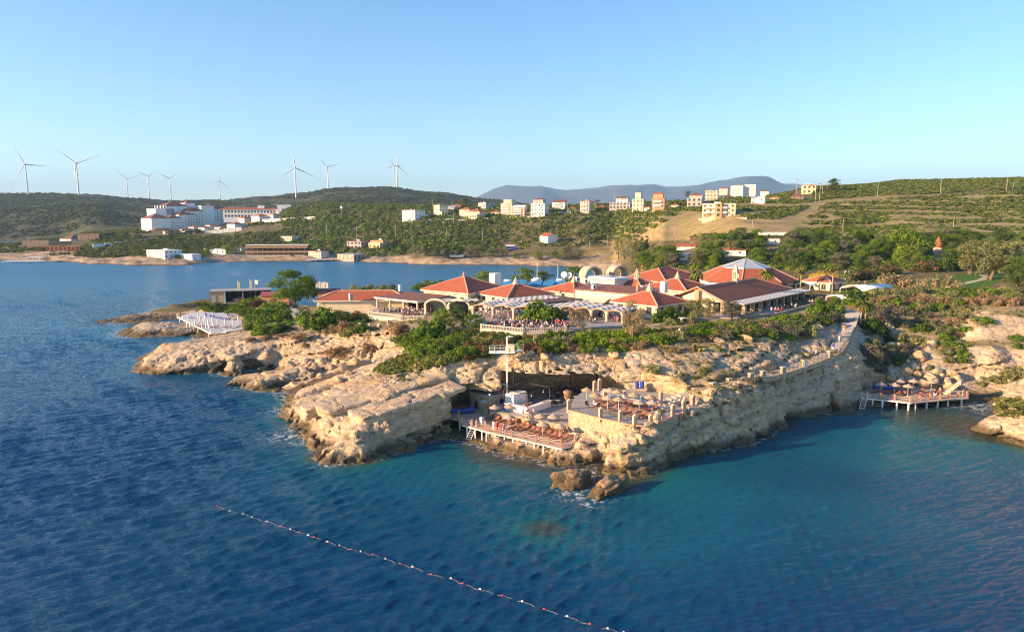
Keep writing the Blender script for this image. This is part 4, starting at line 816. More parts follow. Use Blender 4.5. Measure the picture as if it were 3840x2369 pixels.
# ------------------------------------------------------------------ the white hotel and its annex
ph = Vector(hitp(640, 860, True)); mh = pxm(ph.y); U = 1/3.5014/mh      # metres per pixel of the close view
U *= 1.16
def hx(px): return (px - 490)*U
hotel = thing('hotel', 'large white stepped hotel with brown tiled roofs and rows of balconies', 'hotel', ph, .9)
def block(x0, x1, y0, y1, z0, z1, col='white', nm='wall'): return MB().box(x0*U, x1*U, y0*U, y1*U, z0*U, z1*U).build(nm, W_[col], hotel)
def roofh(x0, x1, y0, y1, z, h, t='brown'): return MB().hip(x0*U-.6, x1*U+.6, y0*U-.6, y1*U+.6, z*U, h*U, t=.3).build('roof', T_[t], hotel)
def rows(x0, x1, y, z0, n, fh, cnt, face='f'):
    for k in range(n):
        for i in range(cnt): 
            xx = (x0 + (i+.5)/cnt*(x1-x0))*U
            if face == 'f': win(hotel, xx, y*U, (z0+k*fh+6)*U, (x1-x0)/cnt*U*.45, fh*U*.45, 'f', 'white')
            else: win(hotel, y*U, xx, (z0+k*fh+6)*U, (x1-x0)/cnt*U*.36, fh*U*.42, 'l', 'white')
        if k: (balcony(hotel, x0*U, x1*U, y*U, (z0+k*fh)*U, 1.0, 'white', 'f', .7) if face == 'f' else balcony(hotel, x0*U, x1*U, y*U, (z0+k*fh)*U, 1.0, 'white', 'l', .7))
block(-230, -20, -60, 190, -40, 122); roofh(-230, -20, -60, 190, 122, 52); rows(-25, 185, -230, 0, 4, 30, 5, 'l')
block(-20, 170, -40, 150, -40, 122); roofh(-20, 110, -40, 150, 122, 46); rows(-10, 170, -40, 0, 4, 30, 6)
block(110, 300, 20, 200, -40, 162); roofh(110, 300, 20, 200, 162, 44); rows(175, 300, 20, 0, 5, 32, 4)
block(230, 430, 80, 260, -40, 205); roofh(230, 430, 80, 260, 205, 46); rows(300, 428, 80, 0, 6, 33, 4)
block(-60, 150, 200, 420, -40, 232); rows(215, 410, -60, 130, 3, 33, 5, 'l'); block(60, 320, 200, 430, -40, 262); roofh(60, 320, 200, 430, 262, 54)
block(430, 590, 120, 300, -40, 270); block(300, 420, 250, 400, -40, 300); roofh(330, 420, 280, 380, 300, 30, 'red')
block(590, 760, 170, 360, -40, 215); roofh(520, 760, 170, 360, 240, 50); rows(600, 755, 170, 90, 4, 33, 4); block(520, 700, 200, 360, 215, 241)
block(760, 900, 220, 400, -40, 225, 'blue'); roofh(800, 900, 260, 380, 225, 36, 'red'); rows(770, 890, 220, 40, 4, 40, 3)
for i in range(4): MB().lathe([(13*U, 232*U), (13*U, 262*U), (6*U, 270*U)], 8, ((-40 + i*34)*U, 240*U)).build('water_tank', W_['metal'], hotel, True)
MB().box(-250*U, -40*U, -150*U, -62*U, -40*U, -8*U).build('restaurant_wing', W_['brown'], hotel); MB().hip(-262*U, -30*U, -160*U, -62*U, -8*U, 22*U).build('restaurant_roof', T_['orange'], hotel)
pa = Vector(hitp(985, 817, True)); an = thing('hotel_annex', 'long white annex with red roof edge and a tall end tower with blue stripe', 'hotel annex', pa, .2); u = 1/3.5014/pxm(pa.y)
MB().box(-480*u, 190*u, 0, 140*u, -60*u, 108*u).build('wall', W_['white'], an); MB().hip(-490*u, 190*u, -10*u, 150*u, 108*u, 26*u).build('roof', T_['red'], an)
mb = MB(); mb.prism([(190*u, -30*u), (360*u, -30*u), (360*u, 110*u), (190*u, 110*u)], -60*u, 168*u); mb.build('end_tower', W_['white'], an); MB().box(245*u, 285*u, -36*u, -30.5*u, 0, 120*u).build('blue_stripe', W_['blue'], an); MB().box(-60*u, 20*u, 30*u, 100*u, 118*u, 160*u).build('roof_room', W_['white'], an)
for i in range(16): win(an, (-450 + i*40)*u, 0, 66*u, 22*u, 24*u, 'f', 'dark')
for i in range(12): win(an, (-450 + i*40)*u, 0, 12*u, 26*u, 26*u, 'f', 'dark')
hv = 'white villas below the hotel'
for x0, x1, y0, y1, lab in [(1340,1560,370,470,'two storey white villa with red hipped roof, left of the annex tower'),(1550,1745,345,455,'tall white villa with red hipped roof in the middle of the villa row'),(1750,1910,335,432,'white villa with red roof close to the annex tower'),(1080,1250,415,492,'white villa with red hipped roof beside palm trees'),(1225,1430,450,560,'white villa with brown hipped roof standing on the white retaining wall'),(850,1010,510,572,'small white villa, second from the left under the hotel'),(1060,1225,503,566,'small white villa with orange gable above the white wall'),(940,1070,480,540,'small white villa tucked behind two others'),(715,860,503,570,'small white villa with red roof right below the balconies'),(380,545,555,622,'white pavilion with brown hipped roof left below the hotel'),(600,760,532,592,'white pavilion with brown roof behind dark street trees')]:
    house(500+(x0+x1)/2/3.5014, 700+y1/3.5014, (x1-x0)/3.5014, (y1-y0)/3.5014, lab, 'hip', 'white', 'red' if 'red' in lab else 'brown', .45, 1.1, 2 if y1-y0 > 80 else 1, name='villa', cat='villa', group=hv, gap=3.5, rh=.16)
# ------------------------------------------------------------------ left shore resort
house(258, 905, 68, 24, 'white house with brown hipped roof by the dark fence', 'hip', 'white', 'brown', .35, .8, 1)
def long_wall(x0, y0, x1, y1, hpx, t, col, label, name='fence', cat='fence', n=8):
    a, b = hitp(x0, y0, True), hitp(x1, y1, True); m = pxm((a.y+b.y)/2); L = (b.xy-a.xy).length; r = thing(name, label, cat, a, math.atan2(b.y-a.y, b.x-a.x)); r.rotation_euler = (0, 0, math.atan2(b.y-a.y, b.x-a.x))
    dz = b.z-a.z; hh = hpx/m
    for i in range(n):
        MB().prism([(L*i/n, 0), (L*(i+1)/n - .05, 0), (L*(i+1)/n - .05, t), (L*i/n, t)], -3 + dz*i/n, hh + dz*(i+.5)/n).build('panel', W_[col], r)
    for i in range(n+1): MB().box(L*i/n-.15, L*i/n+.15, -.12, t+.12, -3 + dz*i/n, hh+.25 + dz*i/n).build('post', W_[col], r)
    return r
long_wall(292, 904, 372, 902, 26, .4, 'brown', 'tall brown timber screen on the far shore', 'timber_screen', 'screen', 6)
long_wall(374, 902, 430, 890, 20, .4, 'dark', 'black screen at the right end of the timber screen', 'timber_screen', 'screen', 5)
long_wall(84, 922, 184, 921, 20, .4, 'dark', 'long black screen fence behind the far beach', 'timber_screen', 'screen', 6)
long_wall(186, 921, 268, 918, 15, .4, 'brown', 'low brown screen fence right of the black one', 'timber_screen', 'screen', 5)
long_wall(350, 928, 590, 900, 10, .5, 'white', 'stepped white wall climbing beside the far access road', 'garden_wall', 'wall', 6)
long_wall(770, 878, 905, 862, 11, .5, 'white', 'plain white retaining wall under the hotel villas', 'garden_wall', 'wall', 6)
long_wall(985, 832, 1180, 822, 9, .5, 'white', 'pale wall running from the annex tower to the bend', 'garden_wall', 'wall', 8)
for i in range(10):
    s_ = 148 + i*16; p = hitp(s_, 939, True); u = 1/pxm(p.y); r = thing('beach_cabana', f'terracotta beach cabana with open front, number {i+1} from the left of the row' if i in (0, 9) else 'terracotta beach cabana with open front inside the row', 'cabana', p, .25, 'terracotta cabanas on the far beach')
    MB().box(-6.2*u, -4.8*u, 0, 9*u, -2, 14*u).box(4.8*u, 6.2*u, 0, 9*u, -2, 14*u).box(-4.79*u, 4.79*u, 7.5*u, 9*u, -2, 14*u).build('wall', W_['terra'], r); MB().box(-7*u, 7*u, -1*u, 10*u, 14.05*u, 16*u).build('roof', W_['orange'], r)
def jetty(x0, y0, x1, y1, z, wd, label, canopy=None):
    a, b = P(x0, y0, z), P(x1, y1, z); L = (b-a).length; r = thing('jetty', label, 'jetty', (a.x, a.y, 0), math.atan2(b.y-a.y, b.x-a.x))
    MB().box(0, L, 0, wd, z-.25, z).build('deck', W_['whitem'], r); n = max(3, int(L/6))
    for i in range(n+1): MB().box(L*i/n-.12, L*i/n+.12, .1, .4, -2, z-.252).box(L*i/n-.12, L*i/n+.12, wd-.4, wd-.1, -2, z-.252).build('pile', W_['whitem'], r)
    mb = MB(); mb.box(0, L, 0, .08, z+.9, z+1); [mb.box(L*i/n-.05, L*i/n+.05, 0, .08, z, z+.9) for i in range(n+1)]; mb.build('railing', W_['whitem'], r)
    if canopy: c0, c1 = canopy; MB().box(L*c0, L*c1, .5, wd-.5, z+3, z+3.15).build('canopy', W_['whitem'], r); [MB().box(L*c-.15, L*c+.15, .6, .9, z, z+3).build('post', W_['whitem'], r) for c in (c0+.01, (c0+c1)/2, c1-.01)]
    return r
jetty(8, 980, 165, 979, 1.2, 7, 'white bathing jetty with a small flat canopy on the far left shore', (.55, .9))
jetty(1150, 974, 1248, 973, 1.6, 6, 'white bathing deck on posts in front of the beach restaurant')
house(602, 968, 100, 34, 'white two storey beach house with tall windows, by the water', 'flat', 'white', 'white', .35, .8, 2, gap=3.4)
house(700, 971, 76, 20, 'low white annex wall beside the beach house', 'flat', 'white', 'white', .3, .5, 1, faces='')
house(812, 950, 88, 17, 'long low white boat shed behind round trees', 'flat', 'white', 'white', .15, .35, 1, faces='f', gap=5)
house(885, 938, 60, 12, 'low white pergola building left of the thatched bar', 'flat', 'white', 'brown', .15, .6, 1, faces='f', gap=4)
house(1083, 904, 54, 20, 'small cream cottage with dark solar panel above the thatched bar', 'flat', 'cream', 'grey', .3, .8, 1)
p = hitp(1040, 958, True); u = 1/pxm(p.y); bar = thing('beach_bar', 'two storey thatched beach bar with long straw eaves', 'beach bar', p, .1); M_TH = plain('straw_thatch', (.36,.22,.12), .95, .35, 2.5, .8)
MB().box(-110*u, 112*u, 2*u, 40*u, -3, 38*u).build('wall', W_['dark'], bar)
for k, (z, ov) in enumerate(((14, 0), (32, -2))): MB().gable(-114*u - ov*u, 114*u, -10*u, 4*u, z*u, 3*u, .2).build('thatch_eave', M_TH, bar); MB().box(-112*u, 112*u, -11*u, -9.6*u, (z-4)*u, z*u).build('thatch_fringe', M_TH, bar)
MB().box(-116*u, 114*u, 2*u, 44*u, 38.1*u, 40*u).build('roof', T_['white'], bar); MB().box(-112*u, 112*u, -12*u, 1.9*u, -3, 3*u).build('terrace', W_['stone'], bar)
for i in range(12): MB().box((-108+i*19)*u, (-106.5+i*19)*u, -10*u, -9*u, 3*u, 30*u).build('post', W_['wood'], bar)
jetty(912, 969, 1014, 967, 1.2, 10, 'white bathing platform with yellow parasols before the thatched bar')
um = MB(); um.k = 0; um.lathe([(.05, 0), (.05, 2.4)], 6); um.k = 1; um.lathe([(.1, 1.0), (.32, 1.4), (.22, 2.3), (.03, 2.6)], 8); YU = um.mesh('folded_parasol', [W_['whitem'], plain('yellow_canvas', (.7,.45,.03))])
for i in range(14):
    b = P(945 + i*5 + rnd.uniform(-1, 1), 966 + rnd.uniform(-3, 1), 1.2); o = link('folded_parasol', YU); o.location = b; tag(o, 'folded yellow parasol on the white bathing platform', 'parasol', 'folded yellow parasols')
house(1338, 934, 66, 34, 'two storey house with white post pergola above the bay', 'flat', 'grey', 'brown', .3, .8, 2, fr='dark')
house(1422, 931, 58, 34, 'small orange house with white railings, right of the pergola house', 'flat', 'orange', 'orange', .3, .8, 2, extra=ex_podium(1.0, 3, 5, 'yellow'))
house(1312, 978, 86, 28, 'stone terrace house with glass pergola right on the water', 'flat', 'stone', 'grey', .5, .8, 1, fr='dark', gap=4)
house(1190, 964, 60, 26, 'cream beach kiosk building beside the thatched bar', 'flat', 'cream', 'brown', .3, .8, 2)
long_wall(1606, 832, 1700, 826, 7, .4, 'white', 'white garden wall below the cream podium house', 'garden_wall', 'wall', 5); long_wall(1718, 830, 1830, 824, 7, .4, 'cream', 'cream garden wall below the red roofed villas', 'garden_wall', 'wall', 5); long_wall(1895, 820, 1985, 816, 6, .4, 'pinkstone', 'pinkish wall below the apartment block', 'garden_wall', 'wall', 5); long_wall(2060, 803, 2140, 797, 6, .4, 'white', 'white wall below the chalet house', 'garden_wall', 'wall', 5); long_wall(2620, 826, 2800, 824, 7, .4, 'pinkstone', 'low stone wall in front of the cream and orange building', 'garden_wall', 'wall', 6)
# vehicles of the far shore
def van(sx, sy, label):
    p = hitp(sx, sy, True); r = thing('parked_van', label, 'van', p, -.1); bl = plain('blue_paint', (.03,.09,.45), .35, .05)
    mb = MB(); mb.prism([(-3, -1), (3, -1), (3, 1), (-3, 1)], .45, 2.0); mb.build('body', bl, r); MB().prism([(-2.8, -.95), (2.4, -.95), (2.4, .95), (-2.8, .95)], 2.003, 2.6).build('cab_roof', W_['whitem'], r)
    MB().box(-2.6, 2.3, -1.02, -1.004, 1.35, 1.9).build('side_window', M_GLASS, r)
    for x in (-2, 2):
        for y in (-1.02, 1.02): MB().tube((x, y-.12, .4), (x, y+.12, .4), .42, n=10).build('wheel', W_['black'], r)
    r.scale = (1.5,)*3; return r
van(1915, 936, 'blue van with white roof parked on the shore track')
p = hitp(1712, 966, True); r = thing('rowing_boat', 'white rowing boat lying on the pale shore rocks', 'boat', p + Vector((0, 0, .3)), .1)
def hull(L, B, D, n=10):
    mb = MB(); vs = []; fs = []
    for i in range(n+1):
        t = i/n; w = B*.5*(math.sin(PI*min(.5, t*.5+.18) ) if t < .64 else math.cos((t-.64)/.36*PI/2)**.8) + .02; x = -L/2 + L*t; sh = .25*D*(2*t-1)**2
        vs += [(x, -w, D+sh), (x, -w*.75, .25*D), (x, 0, 0), (x, w*.75, .25*D), (x, w, D+sh), (x, w*.9, D+sh-.02), (x, 0, D*.35), (x, -w*.9, D+sh-.02)]
    for i in range(n):
        for k in range(8): fs.append((i*8+k, i*8+(k+1) % 8, (i+1)*8+(k+1) % 8, (i+1)*8+k))
    fs += [tuple(range(8)), tuple(range(n*8, n*8+8))[::-1]]; return mb.add(vs, fs)
hull(11, 3, 1.6).build('hull', W_['whitem'], r, True); MB().box(-2, -1.4, -1.2, 1.2, 1.1, 1.25).box(1, 1.6, -1.2, 1.2, 1.1, 1.25).build('thwart', W_['wood'], r)
# ------------------------------------------------------------------ wind turbines
M_TURB = plain('turbine_white', (.62,.63,.64), .5, .04)
def blade_mesh():
    prof = [(0, .9, .9), (.04, 1.0, .9), (.12, 2.3, .5), (.22, 2.4, .38), (.5, 1.5, .22), (.8, .8, .12), (1, .15, .05)]; vs = []; fs = []
    for t, c, th in prof: vs += [(-c*.35, -th/2, t*50), (c*.2, -th, t*50), (c*.65, 0, t*50), (c*.2, th, t*50)]
    for i in range(len(prof)-1):
        for k in range(4): fs.append((i*4+k, i*4+(k+1) % 4, (i+1)*4+(k+1) % 4, (i+1)*4+k))
    fs.append(tuple(range(len(prof)*4-4, len(prof)*4))); return MB().add(vs, fs).mesh('blade', M_TURB, True)
BL = blade_mesh(); tow = MB().lathe([(2.3, -8), (2.2, 0), (1.9, 40), (1.35, 88)], 12).mesh('tower', M_TURB, True)
nac = MB(); nac.prism([(-1.7, -3), (1.7, -3), (1.9, 8), (-1.9, 8)], 87.6, 91.4); nac = nac.mesh('nacelle', M_TURB); hub = MB().lathe([(.2, -3), (1.3, -2), (1.7, 0), (1.7, 1.6)], 10).mesh('hub', M_TURB, True)
def turbine(bx, by, hx_, hy, a0, yaw, bl, label):
    # base and hub photo points; depth from an 88 m tower; bl = blade length in photo pixels
    Y = 88*F/max(6, by-hy)*.995 if by - hy > 60 else 88*F/bl*.5; p = PY(bx, by, Y); s = 1.0
    r = thing('wind_turbine', label, 'wind turbine', p, yaw, 'wind turbines on the far ridge'); link('tower', tow, r); link('nacelle', nac, r)
    h_ = link('hub', hub, r); h_.location = (0, -3.2, 89.4); h_.rotation_euler = (PI/2, 0, 0); h_.rotation_euler = (-PI/2, 0, 0)
    k = bl/F*Y/50
    for i in range(3):
        b = link('blade', BL, h_); b.location = (0, 0, 0); b.matrix_parent_inverse = Matrix.Identity(4); b.rotation_euler = (Matrix.Rotation(PI/2, 3, 'X') @ Matrix.Rotation(R(a0 + 120*i), 3, 'Y')).to_euler(); b.scale = (1.25, 1.25, k)
for bx, by, hx_, hy, a0, yaw, bl, lab in [(105.5,733,96,623,-26,.35,76,'tall wind turbine at the far left with a blade pointing up left'),(296,728,286,619,-51,.25,90,'large wind turbine second from the left, one blade rising to the left'),(480,743,474.5,675,-47,.3,56,'small wind turbine in the middle of the left five'),(561,750,557,697,-67,.35,42,'smallest wind turbine with blades in a flat V, fourth in the left row'),(642,755,636,674,-65,.4,44,'wind turbine above the hotel roof, blades in a wide V'),(826,753,822,682,8,.35,42,'wind turbine standing alone between hotel and tall turbine'),(1111,753,1105,635,-5,.3,86,'tallest wind turbine with one blade straight up, right of the annex'),(1231,722,1228,631,-45,.3,56,'wind turbine second from the right, near the bare ridge track'),(1480,707,1477,629,-42,.3,44,'rear one of the two overlapping wind turbines'),(1490,727,1486,625,12,.3,56,'front one of the two overlapping wind turbines'),(42,790,41,725,28,.35,40,'wind turbine mostly hidden behind the left ridge')]:
    turbine(bx, by, hx_, hy, a0, yaw, bl, lab)
# ------------------------------------------------------------------ utility poles
pm = MB().lathe([(.17, -1), (.11, 9)], 7).mesh('pole', plain('concrete_pole', (.42,.37,.31), .8), True); ca = MB().box(-1.1, 1.1, -.06, .06, 8.3, 8.45)
for x in (-1, 0, 1): ca.box(x-.05, x+.05, -.05, .05, 8.453, 8.7)
ca = ca.mesh('crossarm', W_['iron'])
PL = [(1354,833,804,'on the slope below the scrub hill crest'),(1454,829,804,'below the leftmost hilltop house'),(1226,891,843,'rising from the dense scrub above the beach bar'),(1338,895,851,'above the pergola house'),(1484,893,844,'tallest one in the scrub slope'),(1675,900,856,'in the middle of the green slope'),(1422,880,855,'thin one in the scrub'),(1810,914,866,'above the shore rocks'),(1702,850,806,'below the villas'),(1623,783,752,'beside the cream house'),(1911,814,780,'beside the apartment block'),(2050,806,770,'left of the white stepped house'),(2129,803,758,'right of the white chalet house'),(2172,745,725,'on the skyline'),(2234,790,752,'beside the slim pinkish house'),(2305,770,722,'before the far mountains'),(2444,786,744,'beside the brick house'),(2279,922,880,'at the bay end'),(2530,888,846,'on the lower dirt field edge'),(2820,872,824,'in the middle of the dirt field'),(2987,736,674,'tallest on the hilltop skyline'),(3057,757,702,'at the road corner'),(3073,752,690,'twin pole at the road corner'),(3083,740,700,'right of the twin pole'),(3102,722,686,'beside the dark hilltop trees'),(3290,741,693,'left on the dirt track'),(3526,728,676,'in the middle of the dirt track'),(3774,717,669,'right on the dirt track'),(3798,715,686,'thin one near the right edge'),(3160,868,823,'left in the terraced field'),(3572,887,820,'right in the terraced field'),(2210,937,905,'beside the shore road'),(2472,950,912,'in the grove behind the red sheds'),(1281,806,762,'carrying a white transformer box'),(750,845,818,'beside the hotel pavilion'),(1036,866,838,'at the bend of the hotel road'),(1125,858,840,'thin one beside the hotel road'),(837,918,892,'behind the boat shed'),(3105,1066,1018,'lamp mast behind the palm trees'),(3266,975,956,'short mast in the garden grove')]
for x, yb, yt, lab in PL:
    p = hitp(x, yb, True); hh = (yb-yt)/pxm(p.y)*1.02; r = thing('utility_pole', 'utility pole ' + lab, 'utility pole', p, rnd.uniform(-.6, .6), 'utility poles'); s = hh/8.7; r.scale = (max(1, s*.9), max(1, s*.9), s); link('pole', pm, r); link('crossarm', ca, r)
    if 'transformer' in lab: MB().box(-.7, .7, -.5, .5, 4.6, 6.0).build('transformer_box', W_['whitem'], r)
# ------------------------------------------------------------------ scrub on the far slopes
BARE = [(2365,905),(2494,831),(2549,798),(2640,790),(2790,812),(2806,822),(2900,826),(3000,792),(3045,752),(3120,748),(3010,831),(3012,868),(2870,887),(2700,872),(2470,908)]
LOTS = [(1548,828,80),(1652,806,60),(1770,815,95),(1822,783,40),(1930,810,90),(2025,812,60),(2100,784,50),(2200,800,50),(2337,784,90),(2397,792,50),(2474,786,50),(2616,774,70),(2672,754,50),(2702,815,150),(2790,735,110),(2850,760,60),(3010,745,90),(2058,912,60),(1915,938,60)]
def lots(sx, sy):
    m = np.ones(sx.shape)
    for x, y, w_ in LOTS: m *= 1 - (np.abs(sx-x) < w_*.5)*(sy > y-26)*(sy < y+7)
    return m
def f_mid(X, Y, Z, sx, sy):
    n = fbm(X*.022, Y*.022, X*0, 3, 101); bare = inpoly(sx, sy, BARE)
    return (Z > 3.0 + 2.2*n)*(~bare)*lots(sx, sy)*(.55+.45*smooth(-.6, .1, n))*np.where((sx < 1090), smooth(-.3, .3, n)*.8, 1)*(1-.75*smooth(2240, 2330, sx)*smooth(885, 905, sy))
p_, rs_ = scatter(15000, -.335, .33, 572, 1010, 11, f_mid); p_[:, 2] += .3
sel = rs_.rand(len(p_)); rr = 1.4 + 2.3*rs_.rand(len(p_))**1.5
for nm, lo_, hi_, m in (('hillside_scrub', 0, .5, 'maq'), ('hillside_scrub', .5, .75, 'green'), ('hillside_scrub', .75, .9, 'dark'), ('hillside_scrub', .9, 1.1, 'olive')):
    k = (sel >= lo_) & (sel < hi_); scrub(nm, p_[k], rr[k], LM[m], 30, .5, 5, .95)
def f_left(X, Y, Z, sx, sy):
    n = fbm(X*.02, Y*.02, X*0, 3, 111)
    return (Z > 3)*smooth(-.45, .1, n)*(1-inpoly(sx, sy, [(530,800),(720,790),(1180,800),(1180,826),(960,840),(780,872),(640,884),(520,868)]))*.9
p_, rs_ = scatter(11000, -.80, -.30, 520, 1000, 12, f_left); scrub('shore_scrub', p_, 1.5 + 2.2*rs_.rand(len(p_)), LM['maq'], 28, .5, 6, .9)
def f_terr(X, Y, Z, sx, sy):
    n = fbm(X*.03, Y*.06, X*0, 3, 121); st_ = np.sin(Z*1.55 + 1.6*fbm(X*.012, Y*.012, X*0, 2, 122)); road = np.abs(sy - np.interp(sx, [2990,3080,3291,3526,3774,4600], [770,757,743,730,717,690])) < 6
    up = sy < np.interp(sx, [2990,3080,3291,3526,3774,4600], [770,757,743,730,717,690])
    strip = inpoly(sx, sy, [(2806,820),(2860,798),(3035,752),(3046,760),(3000,792),(2900,826)])
    d = np.where(up | strip, .9, smooth(-1.0, .15, st_ + .9*n)*.92)*(1-road)
    return d*(~inpoly(sx, sy, BARE) | strip)*lots(sx, sy)*(sx > 2230)*(sy < 898)
p_, rs_ = scatter(70000, .12, 1.05, 335, 780, 13, f_terr); rr = .9 + 1.2*rs_.rand(len(p_)); up = p_[:, 1] > 505; rr[up] *= 1.4; sel = rs_.rand(len(p_))
k = sel < .7; scrub('terrace_scrub', p_[k], rr[k], LM['maqr'], 22, .62, 7, .55); scrub('terrace_scrub', p_[~k], rr[~k], LM['maq'], 22, .62, 8, .65)
p_, rs_ = scatter(30000, -.85, .12, 1090, 2300, 14, lambda X, Y, Z, sx, sy: (Z > 5)*smooth(-.8, .2, fbm(X*.006, Y*.006, X*0, 3, 131))); scrub('ridge_scrub', p_, 2.5 + 3.5*rs_.rand(len(p_))**2, LM['hillm'], 14, .75, 9, .7)
# pale bare patches on the ridge and the shore road
# ------------------------------------------------------------------ the restaurant on the headland
M_RIDGE = plain('ridge_tiles', (.56,.30,.22), .85, .15, 3); M_FASC = plain('cream_fascia', (.68,.60,.46), .8, .08)
def brickstone(name, c1, c2, mo, sc_=1.6, coord='obj'):
    s = N(name); v = s.obj(); d = s.n('ShaderNodeTexNoise'); s.l(v, d.inputs['Vector']); d.inputs['Scale'].default_value = 2.2; a = s.n('ShaderNodeVectorMath', operation='MULTIPLY_ADD'); s.l(d.outputs['Color'], a.inputs[0]); a.inputs[1].default_value = (.35,)*3; s.l(v, a.inputs[2])
    vo = s.vor(a.outputs[0], sc_*1.5, 'F1', 'Color'); ed = s.vor(a.outputs[0], sc_*1.5, 'DISTANCE_TO_EDGE'); k = s.sep(vo)[0]
    c = s.mix(k, c1, c2); c = s.mix(s.rng(ed, .01, .07, 1, 0), c, mo); c = s.mix(1, c, s.rng(s.noise(v, .6, 4), .3, .7, .75, 1.15), 'MULTIPLY'); s.color(c); s.set(Roughness=.9); s.bump(s.rng(ed, 0, .12), .7, .06); return s.m
M_STONE = brickstone('rubble_masonry', (.52,.43,.30), (.40,.31,.20), (.22,.16,.10)); W_['rubble'] = M_STONE
def roofed(label, fx, fy, ze, rot, W, D, zf, h, name='restaurant_building', cat='building', tile='red', wall='cream', ridge=None, fin=None, ov=.7, fwin=True, caps=True, corner=True):
    # fx, fy: plan position of the nearest eave corner (local -x,-y corner)
    c_, s_ = math.cos(rot), math.sin(rot); cx = fx + c_*W/2 - s_*D/2; cy = fy + s_*W/2 + c_*D/2
    r = thing(name, label, cat, (cx, cy, zf), rot); hw, hd = W/2-ov, D/2-ov; e = ze-zf
    MB().box(-hw, hw, -hd, hd, -2.5, e+.05).build('wall', W_[wall], r)
    mb = MB().hip(-W/2, W/2, -D/2, D/2, e, h, ridge, .28); ro = mb.build('roof', T_[tile], r); MB().box(-W/2-.04, W/2+.04, -D/2-.04, D/2+.04, e-.12, e+.2).build('fascia', M_FASC, ro)
    rl = (max(.02, W-D) if ridge is None else ridge)/2
    if caps:
        mb = MB()
        for sx_, sy_ in ((-1,-1),(1,-1),(-1,1),(1,1)): mb.tube((sx_*W/2, sy_*D/2, e+.3), (sx_*rl, 0, e+h+.3), .2, n=6)
        if rl > .3: mb.tube((-rl, 0, e+h+.3), (rl, 0, e+h+.3), .2, n=6)
        mb.build('ridge_tiles', M_RIDGE, ro)
    if fin == 'cone':
        f = MB().lathe([(1.0, e+h-.3), (.85, e+h+.4), (.45, e+h+1.2), (.04, e+h+2.2)], 8).build('roof_finial', W_['pinkstone'], ro)
    elif fin == 'tower':
        mb = MB()
        for sx_, sy_ in ((-1,-1),(1,-1),(-1,1),(1,1)): mb.box(sx_*.45-.14, sx_*.45+.14, sy_*.45-.14, sy_*.45+.14, e+h-.2, e+h+1.5)
        mb.box(-.62, .62, -.62, .62, e+h-.3, e+h+.35); mb.box(-.65, .65, -.65, .65, e+h+1.503, e+h+1.65); rt_ = mb.build('roof_tower', W_['pinkstone'], r); MB().lathe([(.85, e+h+1.655), (.45, e+h+2.3), (.03, e+h+3.2)], 4).build('tower_cap', W_['pinkstone'], rt_)
    elif fin == 'pot':
        MB().lathe([(.55, e+h), (.5, e+h+.5), (.28, e+h+.55), (.4, e+h+1.0), (.05, e+h+1.7)], 8).build('roof_finial', W_['terra'], ro)
    if fwin:
        facade(r, -hw, hw, -hd, hd, 1, e, 0, 'fl', 1.5, 1.7, 3.6, 'brown', .9)
    return r
def spt(sx, sy, z): p = P(sx, sy, z); return p.x, p.y
D2 = R(1)
roofed('long cream walled building with a low red hipped roof, left end of the restaurant', *spt(1176, 1130, 12.1), 12.1, R(3), 27, 11, 8.6, 2.1, fin=None, fwin=False)
# open pavilion
px_, py_ = spt(1565, 1131, 13.4); th = R(-38); pv_ = thing('restaurant_pavilion', 'open pavilion with dark brown flat roof on cream columns, full of diners', 'pavilion', (px_, py_, 10.0), th)
MB().prism([(-17, 0), (0, 0), (0, 13), (-17, 13)], [3.2]*4, [3.45, 3.45, 3.9, 3.9]).build('roof', T_['brown'], pv_); MB().box(-17.1, .1, -.1, -.003, 3.0, 3.5).box(.003, .12, -.1, 13, 3.0, 3.5).build('fascia', M_FASC, pv_)
for i in range(4): MB().lathe([(.32, -1.5), (.3, 3.19)], 10, (-16.4 + i*5.3, .5)).build('column', W_['pinkstone'], pv_, True)
MB().box(-17, -.3, 12.6, 12.9, -1.5, 3.19).build('back_wall', W_['terra'], pv_)
roofed('red tiled pyramid roof building with a small red pot finial, left of two', *spt(1756, 1103, 14.6), 14.6, R(54), 18, 18, 11, 3.6, fin='pot')
roofed('red tiled pyramid roof building with stone cone finial, behind the striped canopies', *spt(1903, 1120, 14.2), 14.2, R(39), 17, 14, 11.5, 2.7, ridge=.05, fin='cone')
roofed('red pyramid roof with cone finial next to the solar roof', *spt(2154, 1103, 14.2), 14.2, R(41), 13.5, 13.5, 11.8, 2.4, fin='cone', fwin=False)
roofed('front red pyramid roof with cone finial above the tamarisk tree', *spt(2466, 1152, 15), 15, R(45), 13.5, 13.5, 12.2, 2.7, fin='cone')
roofed('red pyramid roof with cone finial tucked behind the gabled hall', *spt(2575, 1095, 15.5), 15.5, R(45), 15, 15, 12.3, 2.7, fin='cone', fwin=False)
roofed('red pyramid roof carrying a small stone bell tower, behind the air conditioner', *spt(2410, 1092, 15), 15, R(45), 13.5, 13.5, 12.2, 2.6, fin='tower', fwin=False)
roofed('large plain red hipped roof at the back, beside the twin arches', *spt(2498, 1060, 15), 15, R(45), 24, 17, 12.4, 3.4, fwin=False)
r = roofed('white block with a raised grey hipped roof above the red roofs', *spt(2306, 1045, 18.2), 18.2, R(45), 8, 11, 12.3, 1.5, tile='slate', wall='white', caps=False, fwin=False)
r.children[0].scale = (1, 1, .86)
for i in range(5):
    MB().box(-3.2, -3.05, -4.6+i*2.2, -4.45+i*2.2, 4.9, 5.9).box(-2.9+i*1.4, -2.75+i*1.4, -4.75, -4.6, 4.9, 5.9).build('post', W_['wood'], r)
